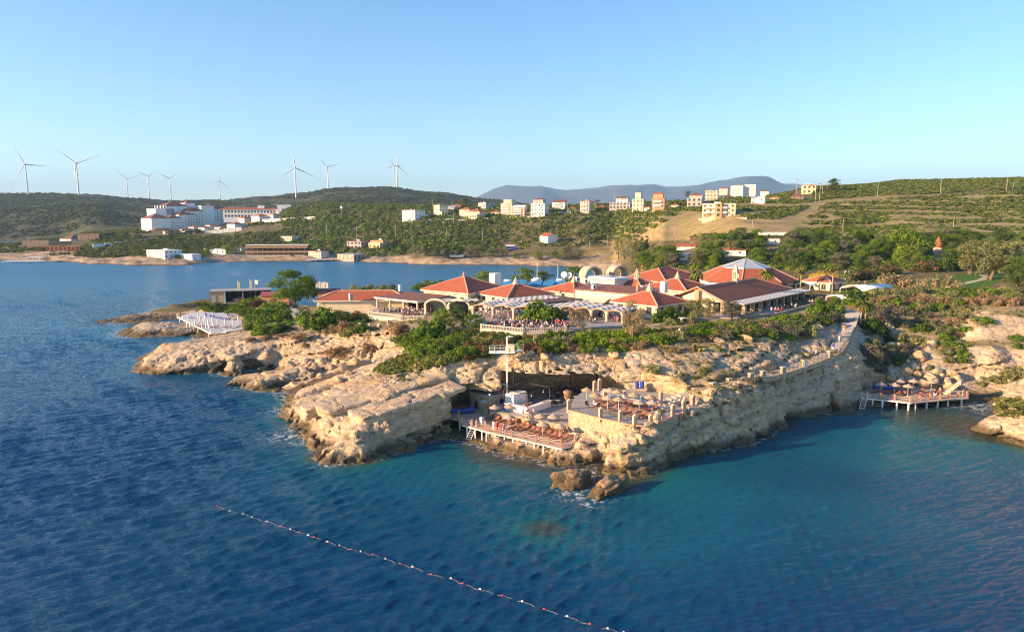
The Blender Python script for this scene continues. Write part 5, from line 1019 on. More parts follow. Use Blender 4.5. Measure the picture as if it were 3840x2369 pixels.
# long cream parapet building with awning
px_, py_ = spt(2157, 1085, 16.5); r = thing('parapet_building', 'long cream parapet wall with brown roof and a sagging awning', 'building', (px_, py_, 12), R(-41))
MB().box(0, 21, 0, 9, -1, 4.5).build('wall', W_['cream'], r); MB().prism([(-.4, -.4), (21.4, -.4), (21.4, 9), (-.4, 9)], [4.503]*4, [4.75, 4.75, 5.5, 5.5]).build('roof', T_['brown'], r)
MB().add([(2.5, -.01, 2.9), (11, -.01, 2.9), (11.2, -3.2, 2.0), (2.3, -3.2, 2.0), (2.5, -.01, 2.98), (11, -.01, 2.98), (11.2, -3.2, 2.08), (2.3, -3.2, 2.08)], [(0,3,2,1),(4,5,6,7),(0,1,5,4),(1,2,6,5),(2,3,7,6),(3,0,4,7)]).build('awning', plain('cream_canvas', (.66,.56,.42), .8), r)
MB().lathe([(.28, 3), (.25, 6.6)], 8, (17, 3)).lathe([(.4, 6.603), (.4, 6.8), (.1, 7.0)], 8, (17, 3)).build('flue', W_['orange'], r)
for i in range(3): win(r, 13.5 + i*2.3, 0, 1.0, 1.3, 1.8, 'f', 'brown')
# octagon with glass pyramid
ox, oy = spt(2795, 1027, 17.2); r = thing('glass_pyramid_hall', 'octagonal red roofed hall crowned by a grey glass pyramid', 'building', (ox, oy, 12.5), R(22.5)); MB().lathe([(14.5, -1), (14.5, 3.2)], 8).build('wall', W_['white'], r)
MB().lathe([(16, 2.9), (16, 3.2), (8, 6.9), (7.4, 6.9)], 8).build('roof', T_['red'], r); gl = plain('skylight_glass', (.33,.38,.43), .25, .12, 1); MB().lathe([(8.0, 6.95), (.05, 9.8)], 8).build('glass_pyramid', gl, r)
mb = MB(); mc = MB()
for i in range(8):
    a = i*PI/4; mb.tube((8.05*math.cos(a), 8.05*math.sin(a), 6.95), (0, 0, 9.85), .1, n=4); b = a+PI/4; mb.tube((8.05*math.cos(a), 8.05*math.sin(a), 6.97), (8.05*math.cos(b), 8.05*math.sin(b), 6.97), .14, n=4); mc.tube((16*math.cos(a), 16*math.sin(a), 3.25), (8*math.cos(a), 8*math.sin(a), 6.95), .2, n=5)
mb.build('skylight_bars', W_['metal'], r); mc.build('ridge_tiles', M_RIDGE, r); facade(r, -10, 10, -13.4, 10, 1, 3, 0, 'f', 1.6, 1.6, 4, 'brown', .9)
# gabled hall with pergola
hx_, hy_ = spt(2714, 1134, 15.6); HR = R(47); hall = thing('gabled_hall', 'long red roofed hall with cream gable front and stone columns, right end of the restaurant', 'building', (hx_, hy_, 12.6), HR); HL, HWd = 41, 13.3
mb = MB(); vs = [(-.6,-.3,3),(HL,-.3,3),(HL,HWd+.3,3),(-.6,HWd+.3,3),(-.6,HWd/2,5.9),(HL-9,HWd/2,5.9)]; vs += [(x,y,z+.25) for x,y,z in vs]
mb.add(vs, [(0,4,5,1),(3,2,5,4),(1,5,2),(6,7,11,10),(8,9,10,11),(7,8,11),(0,1,7,6),(2,3,9,8),(1,2,8,7),(0,6,10,4),(4,10,9,3)]); hro = mb.build('roof', T_['red'], hall)
MB().add([(.3,.4,2.9),(.3,HWd-.4,2.9),(.3,HWd/2,5.8),(.6,.4,2.9),(.6,HWd-.4,2.9),(.6,HWd/2,5.8)], [(0,2,1),(3,4,5),(0,1,4,3),(1,2,5,4),(2,0,3,5)]).build('gable_wall', W_['cream'], hall)
MB().box(-.66,-.62,HWd/2-.5,HWd/2+.5,0,5.6).build('gable_pilaster', W_['terra'], hall)
MB().box(2.5, HL-1, 3.6, HWd-.2, -1, 2.99).build('wall', W_['beige'], hall); mb = MB(); mb.tube((-.6,HWd/2,6.2),(HL-9,HWd/2,6.2),.22,n=6); mb.tube((HL-9,HWd/2,6.2),(HL,-.3,3.3),.2,n=5); mb.tube((HL-9,HWd/2,6.2),(HL,HWd+.3,3.3),.2,n=5); mb.tube((-.6,-.3,3.3),(-.6,HWd/2,6.2),.16,n=5); mb.tube((-.6,HWd+.3,3.3),(-.6,HWd/2,6.2),.16,n=5); mb.build('ridge_tiles', M_RIDGE, hro)
rt = MB().box(-.62,.62,-.62,.62,5.8,7.0); [rt.box(sx_*.5-.16,sx_*.5+.16,sy_*.5-.16,sy_*.5+.16,7.003,8.6) for sx_ in (-1,1) for sy_ in (-1,1)]; rt.box(-.75,.75,-.75,.75,8.603,8.8); rt = rt.build('roof_tower', W_['pinkstone'], hall); rt.location = (20, HWd/2, 0); tc = MB().lathe([(1.0, 8.805), (.5, 9.7), (.04, 10.9)], 4).build('tower_cap', W_['pinkstone'], hall); tc.location = (20, HWd/2, 0); tc.rotation_euler = (0, 0, PI/4)
for x, y in [(.4,.3),(.4,HWd-.3),(.4,4.3),(.4,9.0)]: MB().box(x-.45,x+.45,y-.45,y+.45,-1.5,2.95).build('column', W_['rubble'], hall)
for i in range(9): MB().box(4.2+i*4.6-.45, 4.2+i*4.6+.45, -3.6, -2.7, -1.5, 2.62).build('column', W_['rubble'], hall)
def lattice_mat(name, a, b, sx_, sy_, off=.5):
    s = N(name); v = s.sep(s.obj()); row = s.math('FLOOR', s.math('DIVIDE', v[1], sy_)); x = s.math('ADD', s.math('DIVIDE', v[0], sx_), s.math('MULTIPLY', row, off)); fr = s.math('FRACT', x); k = s.math('GREATER_THAN', fr, .56); fy = s.math('FRACT', s.math('DIVIDE', v[1], sy_)); k = s.math('MULTIPLY', k, s.math('GREATER_THAN', fy, .3)); s.color(s.mix(k, a, b)); s.set(Roughness=.8); return s.m
M_LAT = lattice_mat('striped_shade', (.72,.69,.63), (.07,.065,.06), 1.9, 1.15); M_LAT2 = lattice_mat('white_lattice', (.74,.71,.66), (.16,.13,.11), 1.5, 1.3)
pg = MB(); pg.prism([(1.5,-4.3),(HL+4,-4.3),(HL+4,-.35),(1.5,-.35)], [2.62,2.62,2.95,2.95], [2.74,2.74,3.07,3.07]); pg.build('pergola_shade', M_LAT2, hall); MB().box(1.4,HL+4.1,-4.42,-4.303,2.5,2.8).build('pergola_beam', W_['wood'], hall)
for i in range(6): win(hall, 6+i*5.5, 3.6, .2, 2.2, 2.4, 'f', 'dark')
# house and canopies right of the hall
roofed('small cream house with orange tiled hipped roof beside the tall palm', *spt(3118, 1064, 16.2), 16.2, R(40), 10, 9, 13.2, 1.8, tile='orange', wall='cream', caps=True)
def vault(label, sx, sy, z, rot, L, Wd, rise, n=10, name='white_canopy'):
    x, y = spt(sx, sy, z); r = thing(name, label, 'canopy', (x, y, z), rot); vs = []
    for t_ in (0, .12):
        for i in range(n+1): a = -1 + 2*i/n; zz = rise*(1-a*a) - t_; vs += [(0, a*Wd/2, zz), (L, a*Wd/2, zz)]
    o = (n+1)*2; fs = [(2*i, 2*i+1, 2*i+3, 2*i+2) for i in range(n)] + [(o+2*i, o+2*i+2, o+2*i+3, o+2*i+1) for i in range(n)] + [(2*i, 2*i+2, o+2*i+2, o+2*i) for i in range(n)] + [(2*i+1, o+2*i+1, o+2*i+3, 2*i+3) for i in range(n)] + [(0, o, o+1, 1), (2*n, 2*n+1, o+2*n+1, o+2*n)]
    MB().add(vs, fs).build('shell', T_['white'], r, True); [MB().box(x-.08, x+.08, y-.08, y+.08, -3, .02).build('post', W_['whitem'], r) for x in (.2, L-.2) for y in (-Wd/2+.1, Wd/2-.1)]; return r
vault('long white vaulted canopy sloping down beside the orange roofed house', 3190, 1085, 15.2, R(20), 13, 8, 1.2)
vault('low white vaulted canopy in front of the cream house', 3125, 1118, 14.2, R(15), 8, 6, .9)
vault('small white barrel canopy over the service yard', 3010, 1068, 15.5, R(30), 6, 5, .9)
def arch(label, sx0, sx1, yb, Y):
    m = pxm(Y); p = PY((sx0+sx1)/2, yb, Y); Rr = (sx1-sx0)/2/m*.85; r = thing('barrel_arch', label, 'arch', p, R(22), 'twin barrel arches'); vs = []; n = 14
    for y in (0, 5):
        for q in (Rr, Rr-.7): vs += [(q*math.cos(PI*i/n), y, q*1.0*math.sin(PI*i/n)) for i in range(n+1)]
    k = n+1; fs = []
    for i in range(n): fs += [(i, i+1, k+i+1, k+i), (2*k+i, 3*k+i, 3*k+i+1, 2*k+i+1), (i, 2*k+i, 2*k+i+1, i+1), (k+i, k+i+1, 3*k+i+1, 3*k+i)]
    fs += [(0, k, 3*k, 2*k), (n, 2*k+n, 3*k+n, k+n)]; MB().add(vs, fs).build('shell', W_['stone'], r, True); MB().box(-Rr, -Rr+.7, 0, 5, -4, -.003).build('springer', W_['stone'], r); MB().box(Rr-.7, Rr, 0, 5, -4, -.003).build('springer', W_['stone'], r); return r
arch('cream barrel arch on the left, sea showing through it', 2184, 2272, 1036, 238); arch('cream barrel arch on the right beside the big red roof', 2287, 2370, 1030, 244)
# flat roof with solar panels
sx0, sy0 = spt(1870, 1085, 14.0); r = thing('flat_roof_building', 'flat grey roofed building carrying the blue solar panels', 'building', (sx0, sy0, 11), R(6)); MB().box(0, 27, 0, 16, -1, 3).build('wall', W_['beige'], r); MB().box(-.2, 27.2, -.2, 16.2, 3.003, 3.3).build('roof', plain('bitumen_roof', (.22,.21,.21), .9, .3, 1), r)
M_PV = plain('solar_glass', (.05,.20,.42), .25, .15, 2)
for i, (x, y) in enumerate([(3,5),(7,5.5),(11.5,5.2),(15.5,5),(19.5,5.5),(8,10.5),(13,10.8),(18,10.4)]):
    c_, s_ = math.cos(R(6)), math.sin(R(6)); b = Vector((sx0 + c_*x - s_*y, sy0 + s_*x + c_*y, 14.3)); o = thing('solar_collector', f'tilted blue solar collector with white tank, {["front", "back"][i > 4]} row on the flat roof', 'solar panel', b, R(-12), 'solar collectors'); MB().add([(-1.7,-1,.3),(1.7,-1,.3),(1.7,1,1.5),(-1.7,1,1.5),(-1.7,-1,.22),(1.7,-1,.22),(1.7,1,1.42),(-1.7,1,1.42)], [(0,1,2,3),(7,6,5,4),(0,4,5,1),(1,5,6,2),(2,6,7,3),(3,7,4,0)]).build('panel', M_PV, o)
    MB().box(-1.6,-1.5,.85,.95,0,1.41).box(1.5,1.6,.85,.95,0,1.41).box(-1.6,-1.5,-.95,-.85,0,.24).box(1.5,1.6,-.95,-.85,0,.24).build('stand', W_['metal'], o)
    if i % 2 == 0: MB().tube((-1.2, 1.2, 1.8), (1.2, 1.2, 1.8), .35, n=10).build('tank', W_['whitem'], o, True)
def onroof(sx, sy, Y, w_, h_, col, nm, lab, cat, d_=None):
    p = PY(sx, sy, Y); o = thing(nm, lab, cat, p, R(40)); MB().box(-w_/2, w_/2, -(d_ or w_)/2, (d_ or w_)/2, -.15, h_).build('casing', W_[col], o)
    if 'air' in nm: MB().tube((-w_/4, -(d_ or w_)/2-.02, h_*.5), (-w_/4, -(d_ or w_)/2-.004, h_*.5), h_*.32, n=12).build('fan_grille', W_['black'], o)
    return o
onroof(1857, 1069, 205, 2.6, 3.6, 'white', 'chimney', 'square white chimney left of the solar panels', 'chimney'); onroof(2227, 1083, 178, 1.3, 1.2, 'whitem', 'air_conditioner', 'white air conditioner on the brown parapet roof', 'air conditioner', .8); onroof(2411, 1089, 180, 1.3, 1.3, 'whitem', 'air_conditioner', 'white air conditioner under the small bell tower', 'air conditioner', .8)
onroof(2489, 1095, 170, 1.4, 2.6, 'white', 'chimney', 'white square chimney between the red roofs', 'chimney'); onroof(1316, 1125, 189, .9, 1.9, 'grey', 'chimney', 'grey chimney on the long red roof', 'chimney'); onroof(1500, 1100, 205, .7, 2.6, 'white', 'chimney', 'slim white chimney behind the brown pavilion roof', 'chimney'); onroof(2166, 1056, 212, 1.5, 1.5, 'whitem', 'air_conditioner', 'white air conditioner, left of the pair beside the white block', 'air conditioner', .8); onroof(2197, 1061, 208, 1.4, 1.4, 'whitem', 'air_conditioner', 'white air conditioner, right of the pair beside the white block', 'air conditioner', .8)
for sx, sy in ((2116, 1045), (2134, 1048)):
    p = PY(sx, sy, 215); o = thing('satellite_dish', 'white satellite dish at the end of the solar roof', 'satellite dish', p, R(-30), 'satellite dishes'); d_ = MB().lathe([(.05, 0), (.7, .12), (1.0, .3), (1.05, .3), (.7, .2)], 14).build('dish', W_['whitem'], o, True); d_.rotation_euler = (R(70), 0, 0); d_.location = (0, 0, 1.2); MB().tube((0, 0, -1), (0, .1, 1.2), .06, n=6).build('mast', W_['metal'], o)
for sx, y0, y1 in ((2014, 1068, 985), (2092, 1055, 993)):
    p = PY(sx, y0, 225); L = (y0-y1)/pxm(225); o = thing('flagpole', 'bare white pole, ' + ('left' if sx < 2050 else 'right') + ' of the two behind the solar roof', 'pole', p, 0, 'bare white poles'); MB().lathe([(.1, -3), (.06, L)], 8).build('shaft', W_['whitem'], o, True); MB().lathe([(.02, L), (.1, L+.08), (.02, L+.2)], 8).build('cap', W_['metal'], o, True)
# ------------------------------------------------------------------ terraces, canopies, balustrades
def slab(name, pts, z, mat, label=None, kind=None, th=3):
    o = MB().prism([spt(x, y, z) for x, y in pts], z-th, z).build(name, mat); return tag(o, kind='structure')
M_PAVE = plain('terrace_paving', (.38,.34,.30), .8, .15, .7); M_PAVEB = plain('terrace_paving_cool', (.31,.305,.30), .8, .15, .7)
slab('terrace', [(1384,1182),(1509,1197),(1592,1197),(1660,1176),(1640,1150),(1500,1146),(1400,1158)], 10.2, M_PAVE)
slab('terrace', [(1806,1232),(1962,1247),(2126,1243),(2210,1228),(2335,1222),(2345,1180),(2240,1160),(2000,1158),(1800,1164),(1740,1190)], 12.05, M_PAVEB)
slab('terrace', [(2560,1196),(2700,1190),(2772,1196),(2900,1187),(3000,1160),(3105,1132),(3040,1100),(2760,1150),(2600,1170)], 12.75, M_PAVE)
def canopy(label, x0, y0, x1, y1, z, dep, waves, amp):
    a, b = Vector((*spt(x0, y0, z), z)), Vector((*spt(x1, y1, z), z)); L = (b-a).length; r = thing('shade_canopy', label, 'canopy', a, math.atan2(b.y-a.y, b.x-a.x)); vs = []; n = 40; m = 8
    for t_ in (0, .1):
        for j in range(m+1):
            for i in range(n+1): vs.append((L*i/n, dep*j/m, amp*abs(math.sin(PI*waves*i/n))*(1-.35*j/m) + .25*j/m - t_))
    k = n+1; K = k*(m+1); fs = []
    for j in range(m):
        for i in range(n): q = j*k+i; fs += [(q, q+1, q+k+1, q+k), (K+q, K+q+k, K+q+k+1, K+q+1)]
    for i in range(n): fs += [(i, K+i, K+i+1, i+1), (m*k+i, m*k+i+1, K+m*k+i+1, K+m*k+i)]
    MB().add(vs, fs).build('shade', M_LAT, r)
    rim = MB(); rim.path([Vector((L*i/n, -.06, amp*abs(math.sin(PI*waves*i/n)) - .12)) for i in range(n+1)], .13, 5); rim.build('rim', W_['terra'], r)
    for w_ in range(waves+1):
        MB().lathe([(.5, -3.5), (.38, -2), (.42, -.8), (.75, -.15)], 8, (L*w_/waves, .35)).build('column', W_['pinkstone'], r, True)
        if w_ % 2 == 0: MB().lathe([(.3, -3.5), (.3, -.12)], 8, (L*w_/waves, dep-.5)).build('column', W_['pinkstone'], r, True)
    return r
canopy('striped wavy canopy with three arches above the crowded middle terrace', 1772, 1146, 2004, 1158, 14.75, 9, 3, .5)
canopy('striped wavy canopy with four low arches on the right of the terrace', 2104, 1152, 2334, 1172, 14.4, 8, 4, .45)
def flat_can(label, cx, cy, z, rot, L, Wd, mat, nm='lattice_canopy'):
    x, y = spt(cx, cy, z); r = thing(nm, label, 'canopy', (x, y, z), rot); MB().box(-L/2, L/2, -Wd/2, Wd/2, -.1, 0).build('shade', mat, r); [MB().box(q*(L/2-.2)-.12, q*(L/2-.2)+.12, s_*(Wd/2-.2)-.12, s_*(Wd/2-.2)+.12, -3.2, -.103).build('post', W_['wood'], r) for q in (-1, 1) for s_ in (-1, 1)]; return r
flat_can('flat striped lattice roof in front of the second pyramid roof', 1985, 1118, 14.3, R(37), 16, 8, M_LAT); flat_can('flat striped lattice roof between the two wavy canopies', 2120, 1140, 14.4, R(20), 15, 9, M_LAT); flat_can('flat brown roof panel among the striped canopies', 2090, 1124, 14.8, R(38), 13, 5, T_['brown'], 'flat_roof_panel'); flat_can('flat striped lattice roof beside the arched loggia', 1730, 1124, 14.0, R(10), 9, 6, M_LAT)
# arched loggia
px_, py_ = spt(1590, 1180, 10.2); r = thing('arched_loggia', 'cream loggia with two broad arches beside the pavilion', 'loggia', (px_, py_, 10.2), R(-8))
for k in range(2):
    mb = MB(); n = 12; vs = []; o_ = k*6.2
    for y in (0, .5):
        for q, zz in ((3.1, 1.0), (2.5, .85)): vs += [(o_+3.1+q*math.cos(PI*i/n), y, 2.4 + q*zz*.62*math.sin(PI*i/n)) for i in range(n+1)]
    kk = n+1; fs = []
    for i in range(n): fs += [(i, i+1, kk+i+1, kk+i), (2*kk+i, 3*kk+i, 3*kk+i+1, 2*kk+i+1), (i, 2*kk+i, 2*kk+i+1, i+1), (kk+i, kk+i+1, 3*kk+i+1, 3*kk+i)]
    MB().add(vs, fs).build('arch_ring', W_['cream'], r, True); MB().box(o_, o_+.55, 0, .5, -1, 2.4).box(o_+5.65, o_+6.2, 0, .5, -1, 2.4).build('pier', W_['cream'], r)
MB().box(.6, 11.8, 3.5, 3.7, -1, 3.6).build('glass_back', M_GLASS, r)
BALM = MB().lathe([(.07, .12), (.05, .2), (.1, .4), (.05, .65), (.07, .8)], 6).mesh('baluster', W_['cream'], True)
def balustrade(pts, z, label, group='cream balustrades', hgt=1.0, solid=0):
    W2 = [Vector((*spt(x, y, z), z)) for x, y in pts]
    for i, (a, b) in enumerate(zip(W2, W2[1:])):
        L = (b-a).length; r = thing('balustrade', label if i == 0 else label + f', section {["two", "three", "four", "five"][i-1]} from the left', 'balustrade', a, math.atan2(b.y-a.y, b.x-a.x), group); MB().box(0, L, -.14, .14, -.6-solid, .12).build('plinth', W_['cream'], r); MB().box(0, L, -.13, .13, .8*hgt, .95*hgt).build('rail', W_['cream'], r); MB().box(-.2, .2, -.2, .2, -.6-solid, 1.1).build('post', W_['pinkstone'], r)
        n = min(60, int(L/.36))
        for k in range(n): o = link('baluster', BALM, r); o.location = ((k+.5)*L/n, 0, 0)
balustrade([(1384,1182),(1509,1197),(1592,1197)], 10.25, 'cream balustrade under the left terrace diners', solid=2.2)
balustrade([(1455,1216),(1592,1199)], 9.9, 'cream balustrade of the sloping walk below the left terrace', solid=1.2)
balustrade([(1806,1232),(1962,1247),(2126,1243)], 12.1, 'cream balustrade in front of the crowded lower terrace', solid=1.5)
balustrade([(1700,1228),(1806,1232)], 11.4, 'cream balustrade among oleanders left of the crowded terrace')
# stepped garden wall with railing panels
a, b = Vector((*spt(1350,1228,9.2), 9.2)), Vector((*spt(1530,1234,9.4), 9.2)); L = (b-a).length; r = thing('garden_wall', 'pale terrace wall with railing panels above the yellow bank', 'wall', a, math.atan2(b.y-a.y, b.x-a.x)); MB().box(0, L, -.2, .2, -2.5, .15).build('wall', W_['cream'], r)
for i in range(6): MB().box(L*i/5-.3, L*i/5+.3, -.28, .28, -2.5, 1.15).build('pier', W_['pinkstone'], r)
for i in range(5):
    mb = MB()
    for k in range(4): mb.box(L*i/5+.32, L*(i+1)/5-.32, -.03, .03, .25+k*.25, .3+k*.25)
    mb.build('railing', W_['wood'], r)
# parapet of the hall terrace
W2 = [Vector((*spt(x, y, 12.75), 12.75)) for x, y in [(2772,1196),(2900,1188),(3000,1161),(3105,1133)]]; mbw = MB()
r = thing('parapet_wall', 'rough stone parapet in front of the gabled hall terrace', 'wall', W2[0])
for a, b in zip(W2, W2[1:]):
    d = (b-a).normalized(); n = Vector((-d.y, d.x, 0))*.25; q = [a-n-W2[0], b-n-W2[0], b+n-W2[0], a+n-W2[0]]; MB().prism([tuple(v[:2]) for v in q], -2.2, .7).build('wall', W_['rubble'], r)
# ------------------------------------------------------------------ people: one continuous body each
def body_mesh(name, pose, skin, top, bottom, hair, long_=False, robe=False):
    S_ = []
    def cap(a, b, r0, r1=None): S_.append((np.array(a, float), np.array(b, float), r0, r1 or r0))
    if pose == 'sit':
        hip_ = .46; cap((0,0,hip_), (0,.02,hip_+.22), .15, .14); cap((0,.02,hip_+.22), (0,.0,hip_+.48), .15, .17); cap((-.15,0,hip_+.5), (.15,0,hip_+.5), .075); cap((0,0,hip_+.5), (0,-.02,hip_+.66), .055); hz_ = hip_+.76
        for s in (-1, 1):
            cap((s*.09,-.02,hip_), (s*.11,-.45,hip_), .085, .065); cap((s*.11,-.45,hip_), (s*.11,-.42,.07), .06, .04); cap((s*.11,-.43,.04), (s*.11,-.58,.03), .042, .035)
            cap((s*.2,0,hip_+.48), (s*.25,-.12,hip_+.24), .052, .042); cap((s*.25,-.12,hip_+.24), (s*.15,-.36,hip_+.22), .04, .03); cap((s*.15,-.36,hip_+.22), (s*.13,-.46,hip_+.22), .035, .02)
    else:
        st_ = .22 if pose == 'walk' else .03; cap((0,0,.92), (0,0,1.1), .15, .135); cap((0,0,1.1), (0,0,1.36), .14, .17); cap((-.155,0,1.4), (.155,0,1.4), .075); cap((0,0,1.4), (0,-.02,1.55), .055); hz_ = 1.64
        for s in (-1, 1):
            f = s*st_; cap((s*.09,0,.92), (s*.1,-f*.6,.5), .09, .065); cap((s*.1,-f*.6,.5), (s*.1,-f*.6+abs(f)*.5,.08), .06, .038); cap((s*.1,-f*.6+abs(f)*.5,.045), (s*.1,-f*.6+abs(f)*.5-.16,.03), .042, .034)
            g = -f*.8; cap((s*.205,0,1.38), (s*.26,-g*.4+.02,1.12), .052, .042); cap((s*.26,-g*.4+.02,1.12), (s*.25,-g-.06,.9), .04, .03); cap((s*.25,-g-.06,.9), (s*.245,-g-.08,.8), .036, .02)
    cap((0,-.015,hz_-.04), (0,-.0,hz_+.045), .083, .092); cap((0,-.09,hz_-.03), (0,-.105,hz_-.04), .02, .015)
    if long_: cap((0,.05,hz_+.02), (0,.09,hz_-.22), .085, .05)
    if robe: cap((0,0,.9 if pose != 'sit' else .5), (0,0,.45 if pose != 'sit' else .4), .17, .21)
    h = .03; xs, ys, zz = np.arange(-.45, .46, h), np.arange(-.7, .45, h), np.arange(-.06, hz_+.2, h); X, Y, Z = np.meshgrid(xs, ys, zz, indexing='ij'); acc = np.zeros(X.shape)
    for a, b, r0, r1 in S_:
        d = b-a; L2 = (d*d).sum()+1e-9; t = np.clip(((X-a[0])*d[0]+(Y-a[1])*d[1]+(Z-a[2])*d[2])/L2, 0, 1); q = np.sqrt((X-a[0]-t*d[0])**2+(Y-a[1]-t*d[1])**2+(Z-a[2]-t*d[2])**2) - (r0+(r1-r0)*t); acc += np.exp(-q*42)
    f = -np.log(acc+1e-12)/42; V, Fq = surface_net(xs, ys, zz, f, h); c = V[Fq].mean(1); hp = .46 if pose == 'sit' else .95
    mi = np.zeros(len(Fq), int); sh = hz_ - .2; mi[(c[:,2] < sh+.02) & (c[:,2] > hp+.02) & ~((np.abs(c[:,0]) > .23) & (c[:,2] < sh-.24))] = 1
    mi[(c[:,2] <= hp+.02) & (c[:,2] > hp-.42 if pose != 'sit' else (c[:,2] <= hp+.08) & (c[:,2] > hp-.12) & (c[:,1] > -.4))] = 2
    if robe: mi[(c[:,2] > .35) & (c[:,2] < sh+.02)] = 1
    mi[(c[:,2] > hz_+.03) | ((c[:,1] > .03) & (c[:,2] > hz_-(.3 if long_ else .06)))] = 3
    hands = (np.abs(c[:,0]) > .2) & (c[:,2] < hp+.02) & (pose != 'sit'); mi[hands] = 0
    return npmesh(name, V, Fq, [skin, top, bottom, hair], True, mi)
def cloth(n, c): return plain('cloth_' + n, c, .9, .08, 6)
SK = plain('skin', (.50,.30,.21), .6, .05); SK2 = plain('skin_tanned', (.36,.20,.13), .6, .05); HD = plain('hair_dark', (.02,.015,.012), .6); HB = plain('hair_brown', (.10,.055,.03), .6)
CL = dict(white=cloth('white', (.75,.74,.72)), black=cloth('black', (.02,.02,.024)), red=cloth('red', (.55,.03,.03)), blue=cloth('blue', (.03,.07,.35)), pink=cloth('pink', (.65,.13,.25)), grey=cloth('grey', (.25,.26,.28)), teal=cloth('light_blue', (.4,.58,.66)), orange=cloth('orange', (.62,.17,.03)), beige=cloth('beige', (.5,.42,.32)), navy=cloth('navy', (.02,.03,.09)), denim=cloth('denim', (.07,.11,.2)), camo=cloth('patterned', (.42,.42,.34)), yellow=cloth('yellow', (.65,.42,.08)), purple=cloth('purple', (.25,.06,.35)))
BM = {}
def body(pose, top, bot, long_=False, robe=False, tan=False):
    k = (pose, top, bot, long_, robe)
    if k not in BM: BM[k] = body_mesh('person', pose, SK2 if tan else SK, CL[top], CL[bot], HB if long_ else HD, long_, robe)
    return BM[k]
def person(loc, rot, pose, top, bot, label, group=None, s=1.0, **kw):
    o = link('person', body(pose, top, bot, **kw)); o.location = loc; o.rotation_euler = (0, 0, rot); o.scale = (s,)*3; return tag(o, label, 'person', group)
# ------------------------------------------------------------------ furniture
M_LG = plain('lounger_brown', (.26,.105,.055), .7, .15, 3); M_LGF = plain('lounger_frame', (.16,.075,.045), .6, .1)
def lounger_proto():
    r = thing('sun_lounger', '', 'sun lounger'); MB().box(-.32,.32,-.95,.35,.3,.38).build('seat', M_LG, r)
    MB().prism([(-.32,.36),(.32,.36),(.32,.98),(-.32,.98)], [.32,.32,.7,.7], [.4,.4,.78,.78]).build('backrest', M_LG, r)
    lg = MB().box(-.03,.03,-.03,.03,0,.3).mesh('leg', M_LGF)
    for x in (-.27, .27):
        for y in (-.85, .3): o = link('leg', lg, r); o.location = (x, y, 0)
    return r
LP = lounger_proto(); LPn = [0]
def lounger(loc, rot, label, group, s=1.0):
    if LPn[0] == 0: r = LP; r.location = loc; r.rotation_euler = (0, 0, rot); r['label'] = label; r['group'] = group; r.scale = (s,)*3
    else: r = dup(LP, loc, rot, label, group, s)
    LPn[0] += 1; return r
M_STRAW = plain('straw_parasol', (.42,.29,.165), .95, .22, 4, .6); M_STRAWP = plain('pale_parasol', (.45,.33,.245), .95, .15, 4, .5)
def parasol_meshes(m):
    c = MB().lathe([(1.0, 1.86), (1.02, 1.93), (.6, 2.14), (.2, 2.32), (.03, 2.46)], 14); return c.mesh('canopy', m, False), MB().lathe([(.16, 0), (.16, .06), (.035, .07), (.03, 2.0)], 8).mesh('pole', W_['whitem'], True)
PAR = dict(straw=parasol_meshes(M_STRAW), pale=parasol_meshes(M_STRAWP))
def parasol(loc, kind, label, group, s=1.0):
    r = thing('straw_parasol', label, 'parasol', loc, rnd.random()*6, group, s); link('pole', PAR[kind][1], r); link('canopy', PAR[kind][0], r); return r
chm = MB().box(-.2,.2,-.2,.2,.42,.46).box(-.2,.2,.17,.2,.46,.88); [chm.box(x-.02,x+.02,y-.02,y+.02,0,.42) for x in (-.18,.18) for y in (-.18,.18)]
CH = {k: chm.mesh('chair', m) for k, m in (('black', W_['black']), ('blue', plain('blue_plastic', (.03,.06,.40), .4)), ('white', W_['whitem']))}
def chair(loc, rot, col, label, group): o = link('chair', CH[col]); o.location = loc; o.rotation_euler = (0, 0, rot); return tag(o, label, 'chair', group)
tbt = MB().box(-.4,.4,-.4,.4,.71,.75).mesh('tabletop', W_['beige']); tbw = MB().box(-.42,.42,-.42,.42,.71,.75).mesh('tabletop', W_['white']); tbl = MB().lathe([(.22,0),(.22,.03),(.04,.05),(.04,.709)], 8).mesh('pedestal', W_['black'], True)
def table(loc, rot, label, group, white=False, s=1.0): r = thing('table', label, 'table', loc, rot, group, s); link('tabletop', tbw if white else tbt, r); link('pedestal', tbl, r); return r
def edge(pts, z): return [Vector((*spt(x, y, z), z)) for x, y in pts]
Z4 = lambda x, y: (x/4.7135+1660, y/4.7135+1480)
Z5 = lambda x, y: (x/5.106+2160, y/5.106+1380)
Z8 = lambda x, y: (x/5.106+3180, y/5.106+1400)
M_DECK = plain('deck_boards', (.46,.33,.25), .8, .18, 2); M_POST = plain('deck_post', (.50,.26,.17), .8, .1, 3); M_ROPE = plain('rope', (.55,.45,.35), .9)
